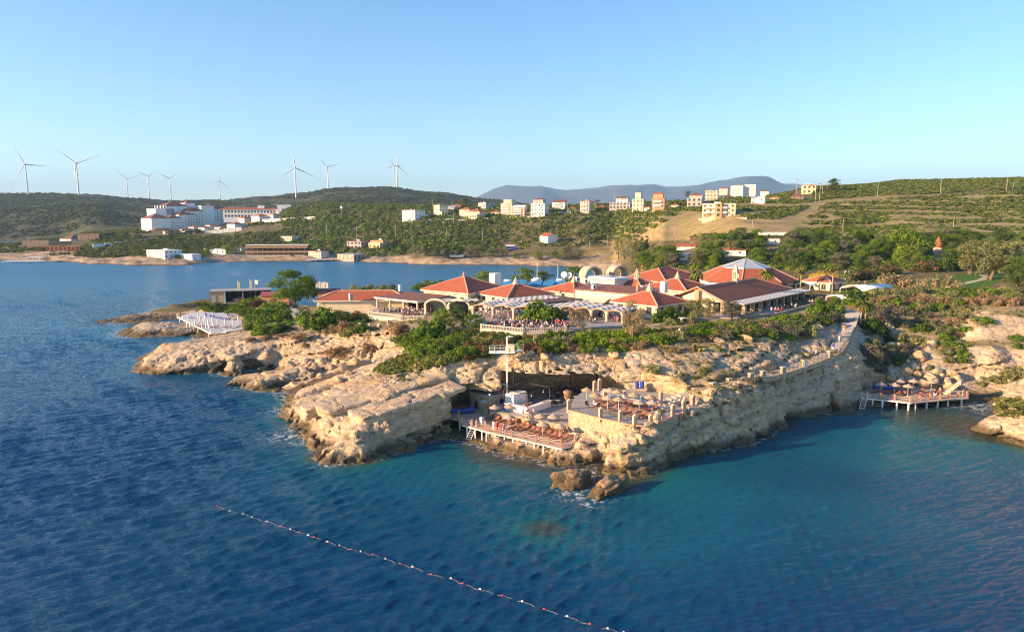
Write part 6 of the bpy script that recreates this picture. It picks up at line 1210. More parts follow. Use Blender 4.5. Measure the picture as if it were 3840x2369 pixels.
def rope_deck(label, poly, front, posts, piles, z, mat=None):
    r = thing('bathing_deck', label, 'deck', (0, 0, 0)); MB().prism([tuple(v[:2]) for v in edge(poly, z)], z-.1, z).build('boards', mat or M_DECK, r)
    fe = edge(front, z-.05)
    for a, b in zip(fe, fe[1:]): MB().tube(a + Vector((0,-.08,-.12)), b + Vector((0,-.08,-.12)), .13, n=4).build('edge_beam', W_['whitem'], r)
    for x, y in piles: p = spt(x, y, z); MB().box(p[0]-.11, p[0]+.11, p[1]-.05+.2, p[1]+.17+.2, -1.2, z-.105).build('pile', W_['whitem'], r)
    pe = edge(posts, z)
    for p in pe: MB().box(p.x-.13, p.x+.13, p.y-.13+.16, p.y+.13+.16, z+.002, z+1.05).build('post', M_POST if not mat else W_['whitem'], r)
    for a, b in zip(pe, pe[1:]):
        if (b-a).length > 5.5 or (b-a).length < .9: continue
        for hh in (.92, .55):
            q = [a.lerp(b, t/8) + Vector((0, .16, hh - .22*4*(t/8)*(1-t/8))) for t in range(9)]; MB().path(q, .035, 4).build('rope', M_ROPE, r)
    return r
fp = [(65,390),(280,410),(340,520),(515,555),(597,565),(748,580),(812,650),(1012,690),(1215,740),(1427,775),(1640,825),(1860,870),(2088,915),(2350,840)]
rope_deck('long bathing deck on white piles with rope railing below the beach bar', [(1677,1560),(1677,1566),(1730,1577),(1734,1592),(1834,1619),(2106,1681),(2165,1661),(2125,1600),(1990,1566),(1850,1540),(1750,1530)], [Z4(80,395),Z4(330,445),Z4(350,527),Z4(820,652),Z4(2100,946),Z4(2370,852)], [Z4(x, y-5) for x, y in fp], [Z4(x, y) for x, y in [(300,440),(430,560),(570,590),(690,615),(770,635),(925,690),(1090,730),(1240,765),(1480,820),(1620,850),(1780,890),(2010,940),(2240,900),(2380,860)]], 2.0)
rp = [(157,428),(265,440),(370,453),(627,487),(900,508),(1200,543),(1390,528),(1585,506),(1770,493),(1955,474),(2125,458),(2215,432),(2285,448)]
rope_deck('bathing deck on white piles with rope railing in the rocky right inlet', [(3204,1483),(3290,1492),(3415,1509),(3520,1502),(3632,1488),(3636,1470),(3560,1452),(3400,1444),(3260,1452)], [Z8(130,442),Z8(1200,556),Z8(2300,458)], [Z8(x, y-4) for x, y in rp], [Z8(x, y) for x, y in [(490,480),(680,505),(955,535),(1180,560),(1310,548),(1530,525),(1740,505),(1940,485),(2200,470)]], 1.5)
# masonry: bar platform and sun terrace
def walls(name, label, pts, z0, z1, mat='rubble'): 
    r = thing(name, label, 'wall', (0, 0, 0)); MB().prism([tuple(v[:2]) for v in edge(pts, z1)], z0, z1).build('masonry', W_[mat], r); return r
BP = [(1836,1542),(1950,1560),(2001,1574),(2128,1594),(2165,1530),(2290,1462),(2180,1446),(2050,1450),(1890,1462),(1836,1500)]
walls('platform_wall', 'low rubble wall carrying the pale bar floor', BP, -.5, 3.05); tag(MB().prism([tuple(v[:2]) for v in edge(BP, 3.14)], 3.052, 3.14).build('bar_floor', M_PAVEB), kind='structure')
TQ = [(x*Q, y*Q) for x, y in TER_Q]; walls('terrace_wall', 'tall golden rubble wall of the sun terrace, bulging above the sea', TQ, .2, 5.75)
tag(MB().prism([tuple(v[:2]) for v in edge(TQ, 5.85)], 5.752, 5.85).build('sun_terrace', M_PAVEB), kind='structure')
r = thing('terrace_coping', 'brick red coping along the rim of the sun terrace', 'coping'); fe = edge(TQ[:6], 5.86)
for a, b in zip(fe, fe[1:]): MB().tube(a, b, .14, n=4).build('coping', W_['terra'], r)
def railing(label, pts, hgt=1.0, col='iron', posts=1.8, bars=True, group='dark iron railings'):
    r = thing('railing', label, 'railing', pts[0], 0, group); o_ = pts[0]; up = Vector((0, 0, 1)); n_ = 0
    for a, b in zip(pts, pts[1:]):
        a, b = a-o_, b-o_; L = (b-a).length; mb = MB()
        for hh in ((hgt, hgt*.8, .12) if bars else (hgt, hgt*.66, hgt*.33)): mb.tube(a+up*hh, b+up*hh, .03, n=4)
        mb.build('rail', W_[col], r); n = max(1, int(round(L/posts)))
        for i in range(n+1): q = a.lerp(b, i/n); MB().tube(q, q+up*hgt*1.05, .045, n=5).build('post', W_[col], r)
        if bars and L < 30:
            mb = MB(); m = int(L/.45)
            for i in range(1, m): q = a.lerp(b, i/m); mb.tube(q+up*.12, q+up*hgt*.8, .013, n=3)
            if m > 1: mb.build('infill_bars', W_[col], r)
    return r
def zpost(x, y, z, h_, w_, lab, grp, mat='terra', cap=True):
    p = spt(x, y, z); r = thing('masonry_post', lab, 'post', (p[0], p[1], z), R(20), grp); MB().box(-w_/2, w_/2, -w_/2, w_/2, -.6, h_).build('shaft', W_[mat], r)
    if cap: MB().lathe([(w_*.62, h_+.003), (w_*.62, h_+.08), (.05, h_+.22)], 4).build('cap', W_['pinkstone'], r)
    return r
W_['salmon'] = wallm('salmon_post', (.58,.33,.24))
for i, (x, y) in enumerate([(468,950),(845,1005),(1120,1092),(1425,1085),(1650,970),(1850,888),(2058,795),(2235,700)]): zpost(*Z5(x, y), 5.85 if i < 5 else 5.85+.25*(i-4), 1.45, .5, 'salmon post on the sun terrace rim, ' + ['leftmost above the golden wall','second from the left','beside the front corner','at the right corner','first beyond the corner','below the path steps','next to the black gate','at the upper end of the steps'][i], 'salmon terrace posts', 'salmon')
for x, y, h_, lab in ((1620,705,2.1,'tall salmon post with lamp between terrace and path steps'),(1910,445,1.6,'salmon post on the upper side of the path steps'),(450,390,1.6,'salmon post at the back corner of the sun terrace'),(355,410,1.4,'salmon post beside the black steel column'),(550,560,1.3,'salmon post at the left end of the inner white rail'),(925,590,1.3,'salmon post in the middle of the inner white rail'),(2225-2160+2160,0,0,'')):
    if lab: zpost(*Z5(x, y), 5.85 if y > 500 else 6.2, h_, .5, lab, 'salmon terrace posts', 'salmon')
zpost(2133, 1534, 5.85, 1.5, .5, 'salmon post at the bar end of the terrace wall', 'salmon terrace posts', 'salmon')
railing('dark iron railing along the front rim of the sun terrace', edge([(2136,1538),Z5(468,950),Z5(845,1005),Z5(1120,1092),Z5(1425,1085)], 5.87))
railing('dark iron railing on the right side of the sun terrace', [Vector((*spt(*Z5(x, y), z), z)) for x, y, z in [(1440,1080,5.87),(1650,970,5.87),(1850,888,6.1),(2058,795,6.4),(2235,700,6.8)]])
railing('white double rail across the back of the sun terrace', edge([Z5(480,540),Z5(925,600),Z5(1240,660)], 5.87), .9, 'whitem', 3, False)
# path with its railing, pillars and steps
M_PATH = plain('path_concrete', (.40,.36,.32), .9, .15, .6)
po = []
for i, (a, b) in enumerate(zip(PATH_W[:9], PATH_W[1:10])):
    if i == 8: continue
    q = strip(a, b, 1.3); o = MB().prism(q, [a.z-.5, b.z-.5, b.z-.5, a.z-.5], [a.z+.03+.004*(i % 2), b.z+.03+.004*(i % 2), b.z+.03+.004*(i % 2), a.z+.03+.004*(i % 2)]).build('path', M_PATH); tag(o, kind='structure')
def steps(label, a, b, n, wd, mat):
    r = thing('stairs', label, 'stairs', a, math.atan2(b.y-a.y, b.x-a.x)); L = (b.xy-a.xy).length; dz = (b.z-a.z)/n
    for i in range(n): MB().box(L*i/n, L*(i+1)/n+.12, -wd/2, wd/2, dz*i-.5, dz*(i+1)).build('step', mat, r)
    return r
steps('long stone stairway climbing from the path to the palm trees', PATH_W[8] + Vector((0,0,.03)), PATH_W[9] + Vector((0,0,.1)), 16, 3.0, W_['grey'])
steps('shallow steps from the sun terrace up to the cliff path', PATH_W[0] + Vector((-.6,-.2,-.1)), PATH_W[1] + Vector((0,0,.06)), 5, 2.5, W_['pinkstone'])
steps('narrow stone steps from the inlet deck up between the boulders', Vector((*spt(3540,1474,1.5), 1.5)), Vector((*spt(3606,1424,4.6), 4.6)), 9, 1.6, W_['pinkstone'])
def out(p, q, d): v = (q-p); v.z = 0; v.normalize(); return Vector((v.y, -v.x, 0))*d
edgeW = [PATH_W[i] + out(PATH_W[max(0,i-1)], PATH_W[min(8,i+1)], 1.45) for i in range(1, 9)]
railing('long dark railing on the sea side of the cliff path', [v + Vector((0,0,.1)) for v in edgeW[:7]], 1.05, posts=1.5, bars=False)
kb = thing('path_kerb', 'pale rubble kerb wall under the cliff path railing', 'wall', (0,0,0))
for a, b in zip(edgeW[:7], edgeW[1:7]): q = strip(a, b, .2); MB().prism(q, [a.z-.75, b.z-.75, b.z-.75, a.z-.75], [a.z+.12, b.z+.12, b.z+.12, a.z+.12]).build('masonry', W_['rubble'], kb)
for i, (x, y) in enumerate([(2605,1474),(2673,1440),(2735,1425),(2817,1407),(2861,1398),(2937,1383),(3017,1355),(3112,1320)]):
    sd = min(range(len(edgeW)*20-20), key=lambda k: abs(proj(*[np.array(c) for c in edgeW[k//20].lerp(edgeW[k//20+1], k%20/20)])[0]-x)); p = edgeW[sd//20].lerp(edgeW[sd//20+1], sd%20/20)
    r = thing('path_pillar', 'pale stone pillar in the path railing, ' + ['lowest by the terrace gate','second from the terrace','third from the terrace','fourth, lit by the sun','short one with a lamp above the cleft','sixth, in the shade','the one with the white sign','highest, beside the dry bush'][i], 'pillar', p, R(25), 'path pillars'); MB().box(-.42,.42,-.32,.32,-1.2,1.25).build('shaft', W_['rubble'], r); MB().box(-.48,.48,-.38,.38,1.253,1.35).build('cap', W_['pinkstone'], r)
    if i == 6: sp_ = MB().box(-.36,.36,-.36,-.325,.05,1.15).build('sign_panel', W_['whitem'], r); MB().prism([(-.05,-.385),(.06,-.385),(.06,-.363),(-.05,-.363)], .35, .95).box(.06,.16,-.385,-.363,.62,.74).box(-.18,.2,-.385,-.363,.2,.28).build('sign_symbol', W_['black'], sp_)
# the bar
bo = spt(1981, 1533, 4.2); bar = thing('beach_bar', 'white L shaped beach bar under a black steel frame', 'bar', (bo[0], bo[1], 3.14), R(51)); wp = W_['white']
MB().box(.25, 6.7, .25, .7, 0, 1.02).build('counter', wp, bar); MB().box(.25, .7, .702, 5.1, 0, 1.02).build('counter', wp, bar); ctr = [c for c in bar.children if c.name.startswith('counter')]; MB().box(0, 6.9, 0, .9, 1.022, 1.12).build('counter_top', T_['white'], ctr[0]); MB().box(0, .9, .902, 5.3, 1.022, 1.12).build('counter_top', T_['white'], ctr[1])
MB().box(1.6, 5.2, 4.4, 6.2, 0, 2.3).build('back_block', wp, bar); MB().box(2.2, 4.2, 2.2, 3.0, .02, .9).build('worktop', W_['brown'], bar)
for x, y in ((.5,5.6),(.5,.5),(6.6,.5),(6.6,5.6)): MB().box(x-.07,x+.07,y-.07,y+.07,1.125 if y < 5.2 else 0,3.3).build('frame_post', W_['black'], bar)
for a, b in (((.5,.5),(6.6,.5)),((.5,5.6),(6.6,5.6))): MB().box(a[0]-.3,b[0]+.3,a[1]-.06,a[1]+.06,3.303,3.43).build('frame_beam', W_['black'], bar)
for x in (.5, 6.6): MB().box(x-.06,x+.06,.57,5.53,3.303,3.42).build('frame_beam', W_['black'], bar)
tr = MB().box(4.4,6.0,.3,.75,1.125,1.2); tr.build('sink_tray', W_['beige'], bar)
for i, x in enumerate((1.5, 4.8)): MB().lathe([(.02,2.75),(.13,2.85),(.02,3.0)], 8, (x,.5)).tube((x,.5,3.0),(x,.5,3.3),.012,n=4).build('pendant_lamp', W_['whitem'], bar)
# stone store house beside the bar
so = spt(1829, 1548, 2.0); sh = thing('stone_store', 'small flat roofed stone store with a dark arched window under the rock', 'store', (so[0], so[1], 2.0), R(38)); MB().box(0, 4.6, 0, 5.4, -1, 2.7).build('wall', W_['rubble'], sh); MB().box(-.15, 4.75, -.15, 5.5, 2.703, 2.85).build('roof', T_['grey'], sh)
mb = MB(); n = 8; vs = [(-.03, 3.4+.45*math.cos(PI*i/n), .9+.55*math.sin(PI*i/n)) for i in range(n+1)] + [(-.03, 2.95, .1), (-.03, 3.85, .1)]; mb.add(vs + [(-.003, y, z) for x, y, z in vs], [tuple(range(n+3))[::-1]]); mb.build('window', W_['black'], sh); MB().box(2.6, 3.6, -.03, -.003, 0, 2.1).build('door', W_['black'], sh)
# diving and lifeguard tower
to = PY(1901, 1471, 115.6); tw = thing('lookout_tower', 'white lookout platform with cabin on a tall slim mast above the bar', 'tower', (to.x, to.y, 3.1), 0); zt = 9.1
MB().box(-.13,.13,-.13,.13,-.2,11.9).build('mast', W_['whitem'], tw); MB().box(1.0,1.14,.6,.74,-.2,11.9).build('mast', W_['iron'], tw); MB().box(-3.1,1.4,-.9,1.2,zt,zt+.14).build('platform', W_['whitem'], tw)
MB().box(.2,1.3,-.6,.9,zt+.143,zt+1.35).build('cabin', W_['cream'], tw); MB().box(.14,.99,.62,.72,11.7,11.85).build('top_bar', W_['whitem'], tw)
for x0, y0, x1, y1 in ((-3.05,-.85,-.25,-.85),(-3.05,1.15,-.25,1.15),(-3.05,-.85,-3.05,1.15)):
    mb = MB(); [mb.tube((x0,y0,zt+hh),(x1,y1,zt+hh),.035,n=4) for hh in (.5,1.0)]; [mb.tube((x0+(x1-x0)*k/3,y0+(y1-y0)*k/3,zt+.14),(x0+(x1-x0)*k/3,y0+(y1-y0)*k/3,zt+1.03),.035,n=4) for k in range(4)]; mb.build('railing', W_['whitem'], tw)
for z in (3.4, 6.0): MB().box(-.9,-.135,-.05,.05,z,z+.1).build('bracket', W_['whitem'], tw)
a = to + Vector((1.5,.3,12.3-to.z)); b = Vector((*spt(2005,1290,11.6), 11.6)); fb = thing('footbridge', 'narrow white railed footbridge between cliff top and lookout platform', 'footbridge', a, math.atan2(b.y-a.y, b.x-a.x)); L = (b.xy-a.xy).length; dz = b.z-a.z; MB().prism([(0,-.5),(L,-.5),(L,.5),(0,.5)], [-.1,dz-.1,dz-.1,-.1], [0,dz,dz,0]).build('walkway', W_['whitem'], fb)
for y in (-.5,.5): mb = MB(); [mb.tube((0,y,hh),(L,y,dz+hh),.035,n=4) for hh in (.5,1.0)]; [mb.tube((L*k/4,y,dz*k/4),(L*k/4,y,dz*k/4+1),.035,n=4) for k in range(5)]; mb.build('railing', W_['whitem'], fb)
railing('white railing at the cliff edge behind the lookout tower', edge([(2005,1296),(2080,1286),(2130,1283)], 11.7), 1.0, 'whitem', 2, False, group='white railings')
for i, (x, y0, z0, z1, lab) in enumerate([(2139,1478,3.14,7.9,'black steel column propping the cave roof, left one'),(2237,1470,3.14,9.2,'black steel column propping the rock lip, right one')]):
    p = spt(x, y0, z0); r = thing('steel_column', lab, 'column', (p[0], p[1], z0), 0, 'black steel columns'); MB().box(-.14,.14,-.14,.14,0,z1-z0).build('shaft', W_['black'], r); MB().box(-.28,.28,-.28,.28,z1-z0+.003,z1-z0+.12).build('head_plate', W_['black'], r)
M_TH2 = plain('straw_bundle', (.30,.19,.10), .95, .3, 4, .8)
p = spt(2127, 1524, 3.14); r = thing('closed_straw_parasol', 'closed straw parasol bundled on a post at the bar floor edge', 'parasol', (p[0], p[1], 3.14)); MB().tube((0,0,0),(0,0,2.6),.05,n=6).build('pole', W_['black'], r); MB().lathe([(.15,1.0),(.5,1.5),(.75,2.5),(.7,2.75),(.3,2.85)], 9).build('canopy', M_TH2, r)
# loungers, parasols, tables
for i, (x, y) in enumerate([(1250,610),(1345,615),(1450,625),(1555,660),(1640,685),(1735,700),(1840,735),(1940,760),(2025,780),(2140,800)]):
    lounger(Vector((*spt(*Z4(x, y), 2), 2.01)), R(-38 + rnd.uniform(-5, 5)), 'brown sun lounger in the front row of the long deck' if 0 < i < 9 else ('brown sun lounger at the ' + ('left' if i == 0 else 'right') + ' end of the front row on the long deck'), 'loungers on the long deck')
for i, (x, y) in enumerate([(840,430),(930,475),(1035,485),(1130,515),(1245,510),(1420,560),(1590,560),(1700,590),(1810,610),(1940,640),(2070,665)]):
    lounger(Vector((*spt(*Z4(x, y), 2), 2.01)), R(-38 + rnd.uniform(-5, 5)), 'brown sun lounger in the shaded back row of the long deck' if 0 < i < 10 else ('dark sun lounger by the stone store, left end of the back row' if i == 0 else 'brown sun lounger at the right end of the back row'), 'loungers on the long deck')
for i, (x, y) in enumerate([(430,650),(520,665),(640,705),(820,690),(930,715),(1010,740),(1120,755),(1225,790),(1310,815),(1480,800),(400,750),(520,775),(690,820),(850,870),(970,880),(1070,925),(1240,930),(1320,960)]):
    lounger(Vector((*spt(*Z5(x, y), 5.85), 5.86)), R(-48 + rnd.uniform(-6, 6)), 'red-brown sun lounger in the ' + ('back' if i < 10 else 'front') + ' row on the sun terrace', 'loungers on the sun terrace, ' + ('back' if i < 10 else 'front') + ' row')
for i, (x, y) in enumerate([(500,370),(600,345),(690,395),(800,400),(870,360),(960,330),(930,430),(1040,425),(1120,370),(1360,430),(1390,370),(1510,440),(1720,395)]):
    lounger(Vector((*spt(*Z8(x, y), 1.5), 1.51)), R(-60 + rnd.uniform(-8, 8)), 'dark brown sun lounger in the shade on the inlet deck' if i < 9 else 'sunlit orange-brown lounger on the right half of the inlet deck', 'loungers on the inlet deck' + (', shaded' if i < 9 else ', sunlit'))
for i, (x, y) in enumerate([(750,312),(925,420),(1185,405),(1172,605),(1515,550),(1600,520),(1720,590),(1955,600),(1768,742),(2072,782)]):
    parasol(Vector((*spt(*Z4(x, y), 2 if i not in (5,) else 2), 2.0)), 'pale', ['pale straw parasol in front of the stone store window','pale straw parasol left of the bar counter','pale straw parasol close under the bar counter','pale straw parasol among the front row, left','pale straw parasol at the gap in the bar floor wall','pale straw parasol overlapping the standing guests','straw parasol in the middle of the back row','straw parasol by the blue-grey bar floor','pale straw parasol in the middle of the front row','pale straw parasol at the right end of the long deck'][i], 'straw parasols on the long deck')
for i, (x, y) in enumerate([(205,632),(360,742),(648,645),(787,672),(605,800),(812,828),(1105,737),(1205,890),(1410,782),(1455,890)]):
    parasol(Vector((*spt(*Z5(x, y), 5.85), 5.86)), 'straw' if i not in (4, 7, 9, 2) else 'pale', ['golden straw parasol at the far left of the sun terrace','golden straw parasol above the seated couple','pale straw parasol by the inner white rail, left','wide golden straw parasol beside the lamp post','pale straw parasol in the second line, left','golden straw parasol in the middle of the sun terrace','golden straw parasol before the blue tubs','pale straw parasol at the front right, left one of two','straw parasol behind the front right pair','pale straw parasol nearest the right railing'][i], 'straw parasols on the sun terrace', .95)
for i, (x, y) in enumerate([(625,400),(887,412),(990,335),(1140,437),(1245,335),(1583,352)]):
    parasol(Vector((*spt(*Z8(x, y), 1.5), 1.5)), 'pale', ['grey straw parasol in front of the blue boat','pale straw parasol second from the left on the inlet deck','grey straw parasol against the grey boulders','sunlit straw parasol in the middle of the inlet deck','straw parasol above the guest in grey','sunlit straw parasol near the stone steps'][i], 'straw parasols on the inlet deck')
for i, (x, y) in enumerate([(1300,775),(1365,745),(1360,835),(1575,790),(1600,705),(1480,705),(1700,765),(1420,690)]):
    p = Vector((*spt(x/3.0233+1640, y/3.0233+1240, 3.14), 3.145)); table(p, rnd.random(), 'bare topped bar table in the cave mouth', 'tables in the cave mouth')
    for k in range(3): a = rnd.random() + k*2.1; chair(p + Vector((.75*math.cos(a), .75*math.sin(a), 0)), a - PI/2, 'black', 'black chair around the cave tables', 'black chairs in the cave mouth')
# blue boats, tubs, ladders, small things
for sx, sy, z, L, rot, lab in ((1731,1553,2.0,4.2,.15,'blue rowing boat with dark red cover on the left end of the long deck'),(3318,1464,1.5,3.6,-.5,'bright blue boat with brown cover behind the inlet deck')):
    p = spt(sx, sy, z); r = thing('rowing_boat', lab, 'boat', (p[0], p[1]+.8, z+.05), rot); hull(L, 1.7, .85).build('hull', plain('blue_paint', (.02,.05,.42), .35), r, True); MB().prism([(-L*.42,-.62),(L*.3,-.66),(L*.3,.66),(-L*.42,.62)], .9, 1.02).build('cover', cloth('maroon', (.16,.05,.05)), r)
p = spt(*Z5(1215, 425), 6.2); ct = thing('tub_cart', 'low cart loaded with two stacks of blue tubs', 'cart', (p[0], p[1], 6.0)); MB().box(-.8,.8,-.4,.4,.5,.6).build('platform', W_['wood'], ct); [MB().box(x-.05,x+.05,-.35,-.27,0,.5).build('leg', W_['wood'], ct) for x in (-.7,.7)]
for k, x in enumerate((-.42,.42)):
    for j in range(4): o = tag(MB().lathe([(.3, 0), (.36, .24), (.36, .28), (.3, .28)], 10).build('blue_tub', plain('blue_paint', (.02,.05,.42), .35)), 'blue tub in the ' + ('left' if k == 0 else 'right') + ' stack on the cart, ' + ['bottom','second','third','top'][j] + ' one', 'tub', 'blue tubs'); o.location = (p[0]+x, p[1], 6.61+j*.29)
def ladder(label, a, b, wd, n):
    r = thing('ladder', label, 'ladder', a); d = b-a; s = Vector((wd/2, 0, 0))
    for q in (-1, 1): MB().tube(s*q, d + s*q, .05, n=5).tube(s*q, s*q + Vector((0,.2,1.0)), .05, n=5).build('rail', W_['whitem'], r)
    for i in range(n): t = (i+.5)/n; MB().tube(d*t - s, d*t + s, .04, n=4).build('rung', W_['whitem'], r)
    return r
ladder('white bathing ladder at the left end of the long deck', Vector((*spt(1776,1602,1.9), 1.9)) + Vector((0,-.15,0)), Vector((*spt(1752,1657,-.2), -.2)), .8, 7)
ladder('white bathing ladder on the inlet deck', Vector((*spt(*Z8(310,470), 1.4), 1.4)) + Vector((0,-.15,0)), Vector((*spt(*Z8(262,682), -.1), -.1)), 1.0, 6)
p = spt(*Z4(690,505), 2.0); r = thing('waste_bin', 'white waste bin on the long deck', 'bin', (p[0], p[1], 2.0)); MB().lathe([(.3,0),(.34,.95)], 4).build('body', W_['whitem'], r); MB().lathe([(.36,.953),(.36,1.02),(.1,1.08)], 4).build('lid', W_['whitem'], r)
p = spt(*Z8(1735,345), 1.5); r = thing('waste_bin', 'black cabinet bin behind the bather in black', 'bin', (p[0], p[1], 1.5)); MB().box(-.5,.5,-.4,.4,0,1.3).build('body', W_['black'], r); MB().box(-.15,.15,-.43,-.403,.5,.9).build('label', W_['whitem'], r)
def lamp(x, y, z, h_, lab): p = spt(x, y, z); r = thing('lamp_post', lab, 'lamp post', (p[0], p[1], z), 0, 'lamp posts'); MB().lathe([(.07,-.4),(.045,h_)], 7).build('pole', W_['iron'], r, True); MB().lathe([(.05,h_),(.18,h_+.15),(.18,h_+.25),(.04,h_+.38)], 8).build('lantern', W_['whitem'], r, True)
lamp(*Z5(660, 400), 5.9, 2.3, 'black lamp post beside the hooded rock niche'); lamp(1837, 1510, 4.9, 1.2, 'white branched lamp on the stone store roof'); lamp(2546, 1295, 11.8, 2.8, 'slim lamp post on the lawn edge by the picnic table')
p = spt(3695, 1404, 4.0); r = thing('broken_pergola', 'grey weathered timber pergola frame on the lit slope', 'pergola', hitp(3690, 1404), R(-20))
for x in (0, 1.6, 3.2): MB().box(x-.07,x+.07,-.07,.07,-.5,1.4).build('post', W_['wood'], r)
MB().box(-.5,3.6,-.06,.06,1.403,1.52).build('rail', W_['wood'], r); MB().box(-.07,.07,.08,2.2,1.3,1.4).build('rail', W_['wood'], r); MB().box(3.1,3.24,.08,2.2,1.3,1.4).build('rail', W_['wood'], r)
# bathers and walkers
def zp(f, x, y, z): return Vector((*spt(*f(x, y), z), z+.01))
person(zp(Z4,905,640,2), 2.6, 'stand', 'white', 'white', 'bather wrapped in a white towel on the long deck', robe=True, s=1.0); person(zp(Z4,958,652,2), 3.0, 'stand', 'red', 'red', 'bather wrapped in a bright red robe on the long deck', robe=True, s=1.06); person(zp(Z4,1080,690,2), .6, 'walk', 'pink', 'purple', 'child in pink and purple swimwear walking on the long deck', s=.95)
person(zp(Z4,1418,425,3.14), 1.2, 'stand', 'teal', 'grey', 'guest in pale top standing before the bar counter, left of three'); person(zp(Z4,1505,415,3.14), 0, 'stand', 'pink', 'beige', 'guest half hidden behind a parasol at the bar, middle of three'); person(zp(Z4,1600,405,3.14), -1, 'stand', 'white', 'beige', 'long haired guest in white at the bar, right of three', long_=True)
person(zp(Z5,190,745,5.85), .9, 'sit', 'black', 'denim', 'guest in black sitting on a lounger end, left of a couple'); person(zp(Z5,345,745,5.85), .8, 'sit', 'white', 'denim', 'guest in white sitting on a lounger, right of a couple')
person(zp(Z8,1220,392,1.5), .3, 'stand', 'grey', 'grey', 'guest in grey standing under the inlet parasol'); person(zp(Z8,1655,485,1.5), -.7, 'stand', 'black', 'white', 'bather in black shirt and white shorts on the inlet deck', s=1.1)
Z9 = lambda x, y: (x/9.45+3000, y/9.45+1200)
def onpath(sx, lab, pose, top, bot, rot, off=0, s=1.1, **kw):
    best = min(range(160), key=lambda k: abs(proj(*[np.array(c) for c in PATH_W[k//20].lerp(PATH_W[k//20+1], k%20/20)])[0]-sx)); p = PATH_W[best//20].lerp(PATH_W[best//20+1], best%20/20); return person(p + Vector((off*.6, off, .05)), rot, pose, top, bot, lab, s=s, **kw)
w1 = onpath(3057, 'walker in pale blue top and dark shorts on the shaded path', 'walk', 'teal', 'navy', .4, long_=True); onpath(3121, 'walker in blue shirt and white shorts at the foot of the stairs', 'stand', 'blue', 'white', 2.8, .5); onpath(3147, 'child in white at the foot of the stairs', 'stand', 'white', 'teal', 3, -.3, .85); onpath(3165, 'man in orange shirt with patterned shorts before the stairway', 'stand', 'orange', 'camo', 2.6, -.9, 1.25); onpath(3162, 'person in white shirt behind the man in orange', 'stand', 'white', 'black', 2.6, .6, 1.25)
bb = link('beach_ball', MB().lathe([(.02,-.24),(.16,-.18),(.24,0),(.16,.18),(.02,.24)], 10).mesh('beach_ball', CL['navy'], True)); bb.location = w1.location + Vector((.42,-.1,1.1)); tag(bb, 'dark blue round bag carried by the walker in pale blue', 'bag')
# diners: tables first, then the people round them
cols = ['white','black','red','grey','navy','pink','teal','beige','white','black','blue','red']
def crowd(poly, z, n, pose_sit, label, group, seed, tables=True, scale=1.0):
    rs = random.Random(seed); pts = edge(poly, z); xs = [p.x for p in pts]; ys = [p.y for p in pts]; pl = [tuple(p[:2]) for p in pts]; k = 0; tries = 0; placed = []
    while k < n and tries < 4000:
        tries += 1; x, y = rs.uniform(min(xs), max(xs)), rs.uniform(min(ys), max(ys))
        if not bool(inpoly(np.array([x]), np.array([y]), pl)[0]) or any((x-a)**2+(y-b)**2 < (2.0 if tables else .7)**2 for a, b in placed): continue
        placed.append((x, y)); c = Vector((x, y, z+.005))
        if tables:
            table(c, rs.random(), 'small dining table ' + label, 'dining tables ' + label, rs.random() < .5)
            m = rs.randint(3, 4); a0 = rs.random()*6
            for i in range(m):
                a = a0 + i*2*PI/m; cl = rs.choice(cols); d = Vector((math.cos(a), math.sin(a), 0)); person(c + d*.78, a - PI/2, 'sit', cl, rs.choice(['denim','black','beige']), f'seated diner in {cl} top ' + label, f'seated diners {label}, {cl}', long_=rs.random() < .35); chair(c + d*.84, a - PI/2, 'black', 'black dining chair ' + label, 'dining chairs ' + label); k += 1
        else:
            cl = rs.choice(cols + ['yellow']); person(c, rs.random()*6, 'stand', cl, rs.choice(['denim','black','beige','white']), f'standing guest in {cl} top ' + label, f'standing guests {label}, {cl}', s=scale*rs.uniform(.95, 1.08)); k += 1
crowd([(1392,1181),(1509,1194),(1590,1194),(1640,1172),(1560,1162),(1420,1168)], 10.2, 44, 1, 'on the left terrace by the open pavilion', 'd', 1)
crowd([(1835,1228),(1962,1242),(2122,1238),(2160,1222),(2050,1208),(1860,1205)], 12.05, 92, 1, 'on the crowded lower terrace', 'd', 2)
crowd([(1800,1196),(2000,1192),(2100,1195),(2100,1172),(1900,1166),(1790,1172)], 12.05, 48, 0, 'under the wavy striped canopy', 'd', 3, False)
crowd([(2180,1214),(2325,1210),(2325,1186),(2200,1186)], 12.05, 16, 1, 'under the right striped canopy', 'd', 4)
crowd([(2800,1186),(2900,1180),(3000,1154),(3085,1132),(3050,1120),(2900,1160)], 12.75, 26, 1, 'on the gabled hall terrace', 'd', 5)
Z6 = lambda x, y: (x/5.106+2860, y/5.106+1000)
person(zp(Z6,168,902,12.75), .2, 'stand', 'white', 'denim', 'guest in white shirt and jeans before the gabled hall'); person(zp(Z6,245,902,12.75), -.1, 'stand', 'pink', 'black', 'guest in bright pink shirt before the gabled hall')
p = Vector((*spt(2562,1218,12.1), h1(*spt(2562,1218,12.1))+.1)); table(p, .3, 'white draped picnic table on the cliff top lawn', 'picnic', True, 1.6)
person(p + Vector((-.9,.5,0)), -1.2, 'sit', 'black', 'denim', 'picnic guest in black, left of the white table'); person(p + Vector((1.0,.4,0)), 1.4, 'sit', 'red', 'black', 'picnic guest in red, right of the white table'); person(p + Vector((-.1,1.1,0)), PI, 'sit', 'white', 'beige', 'picnic guest in white behind the white table')
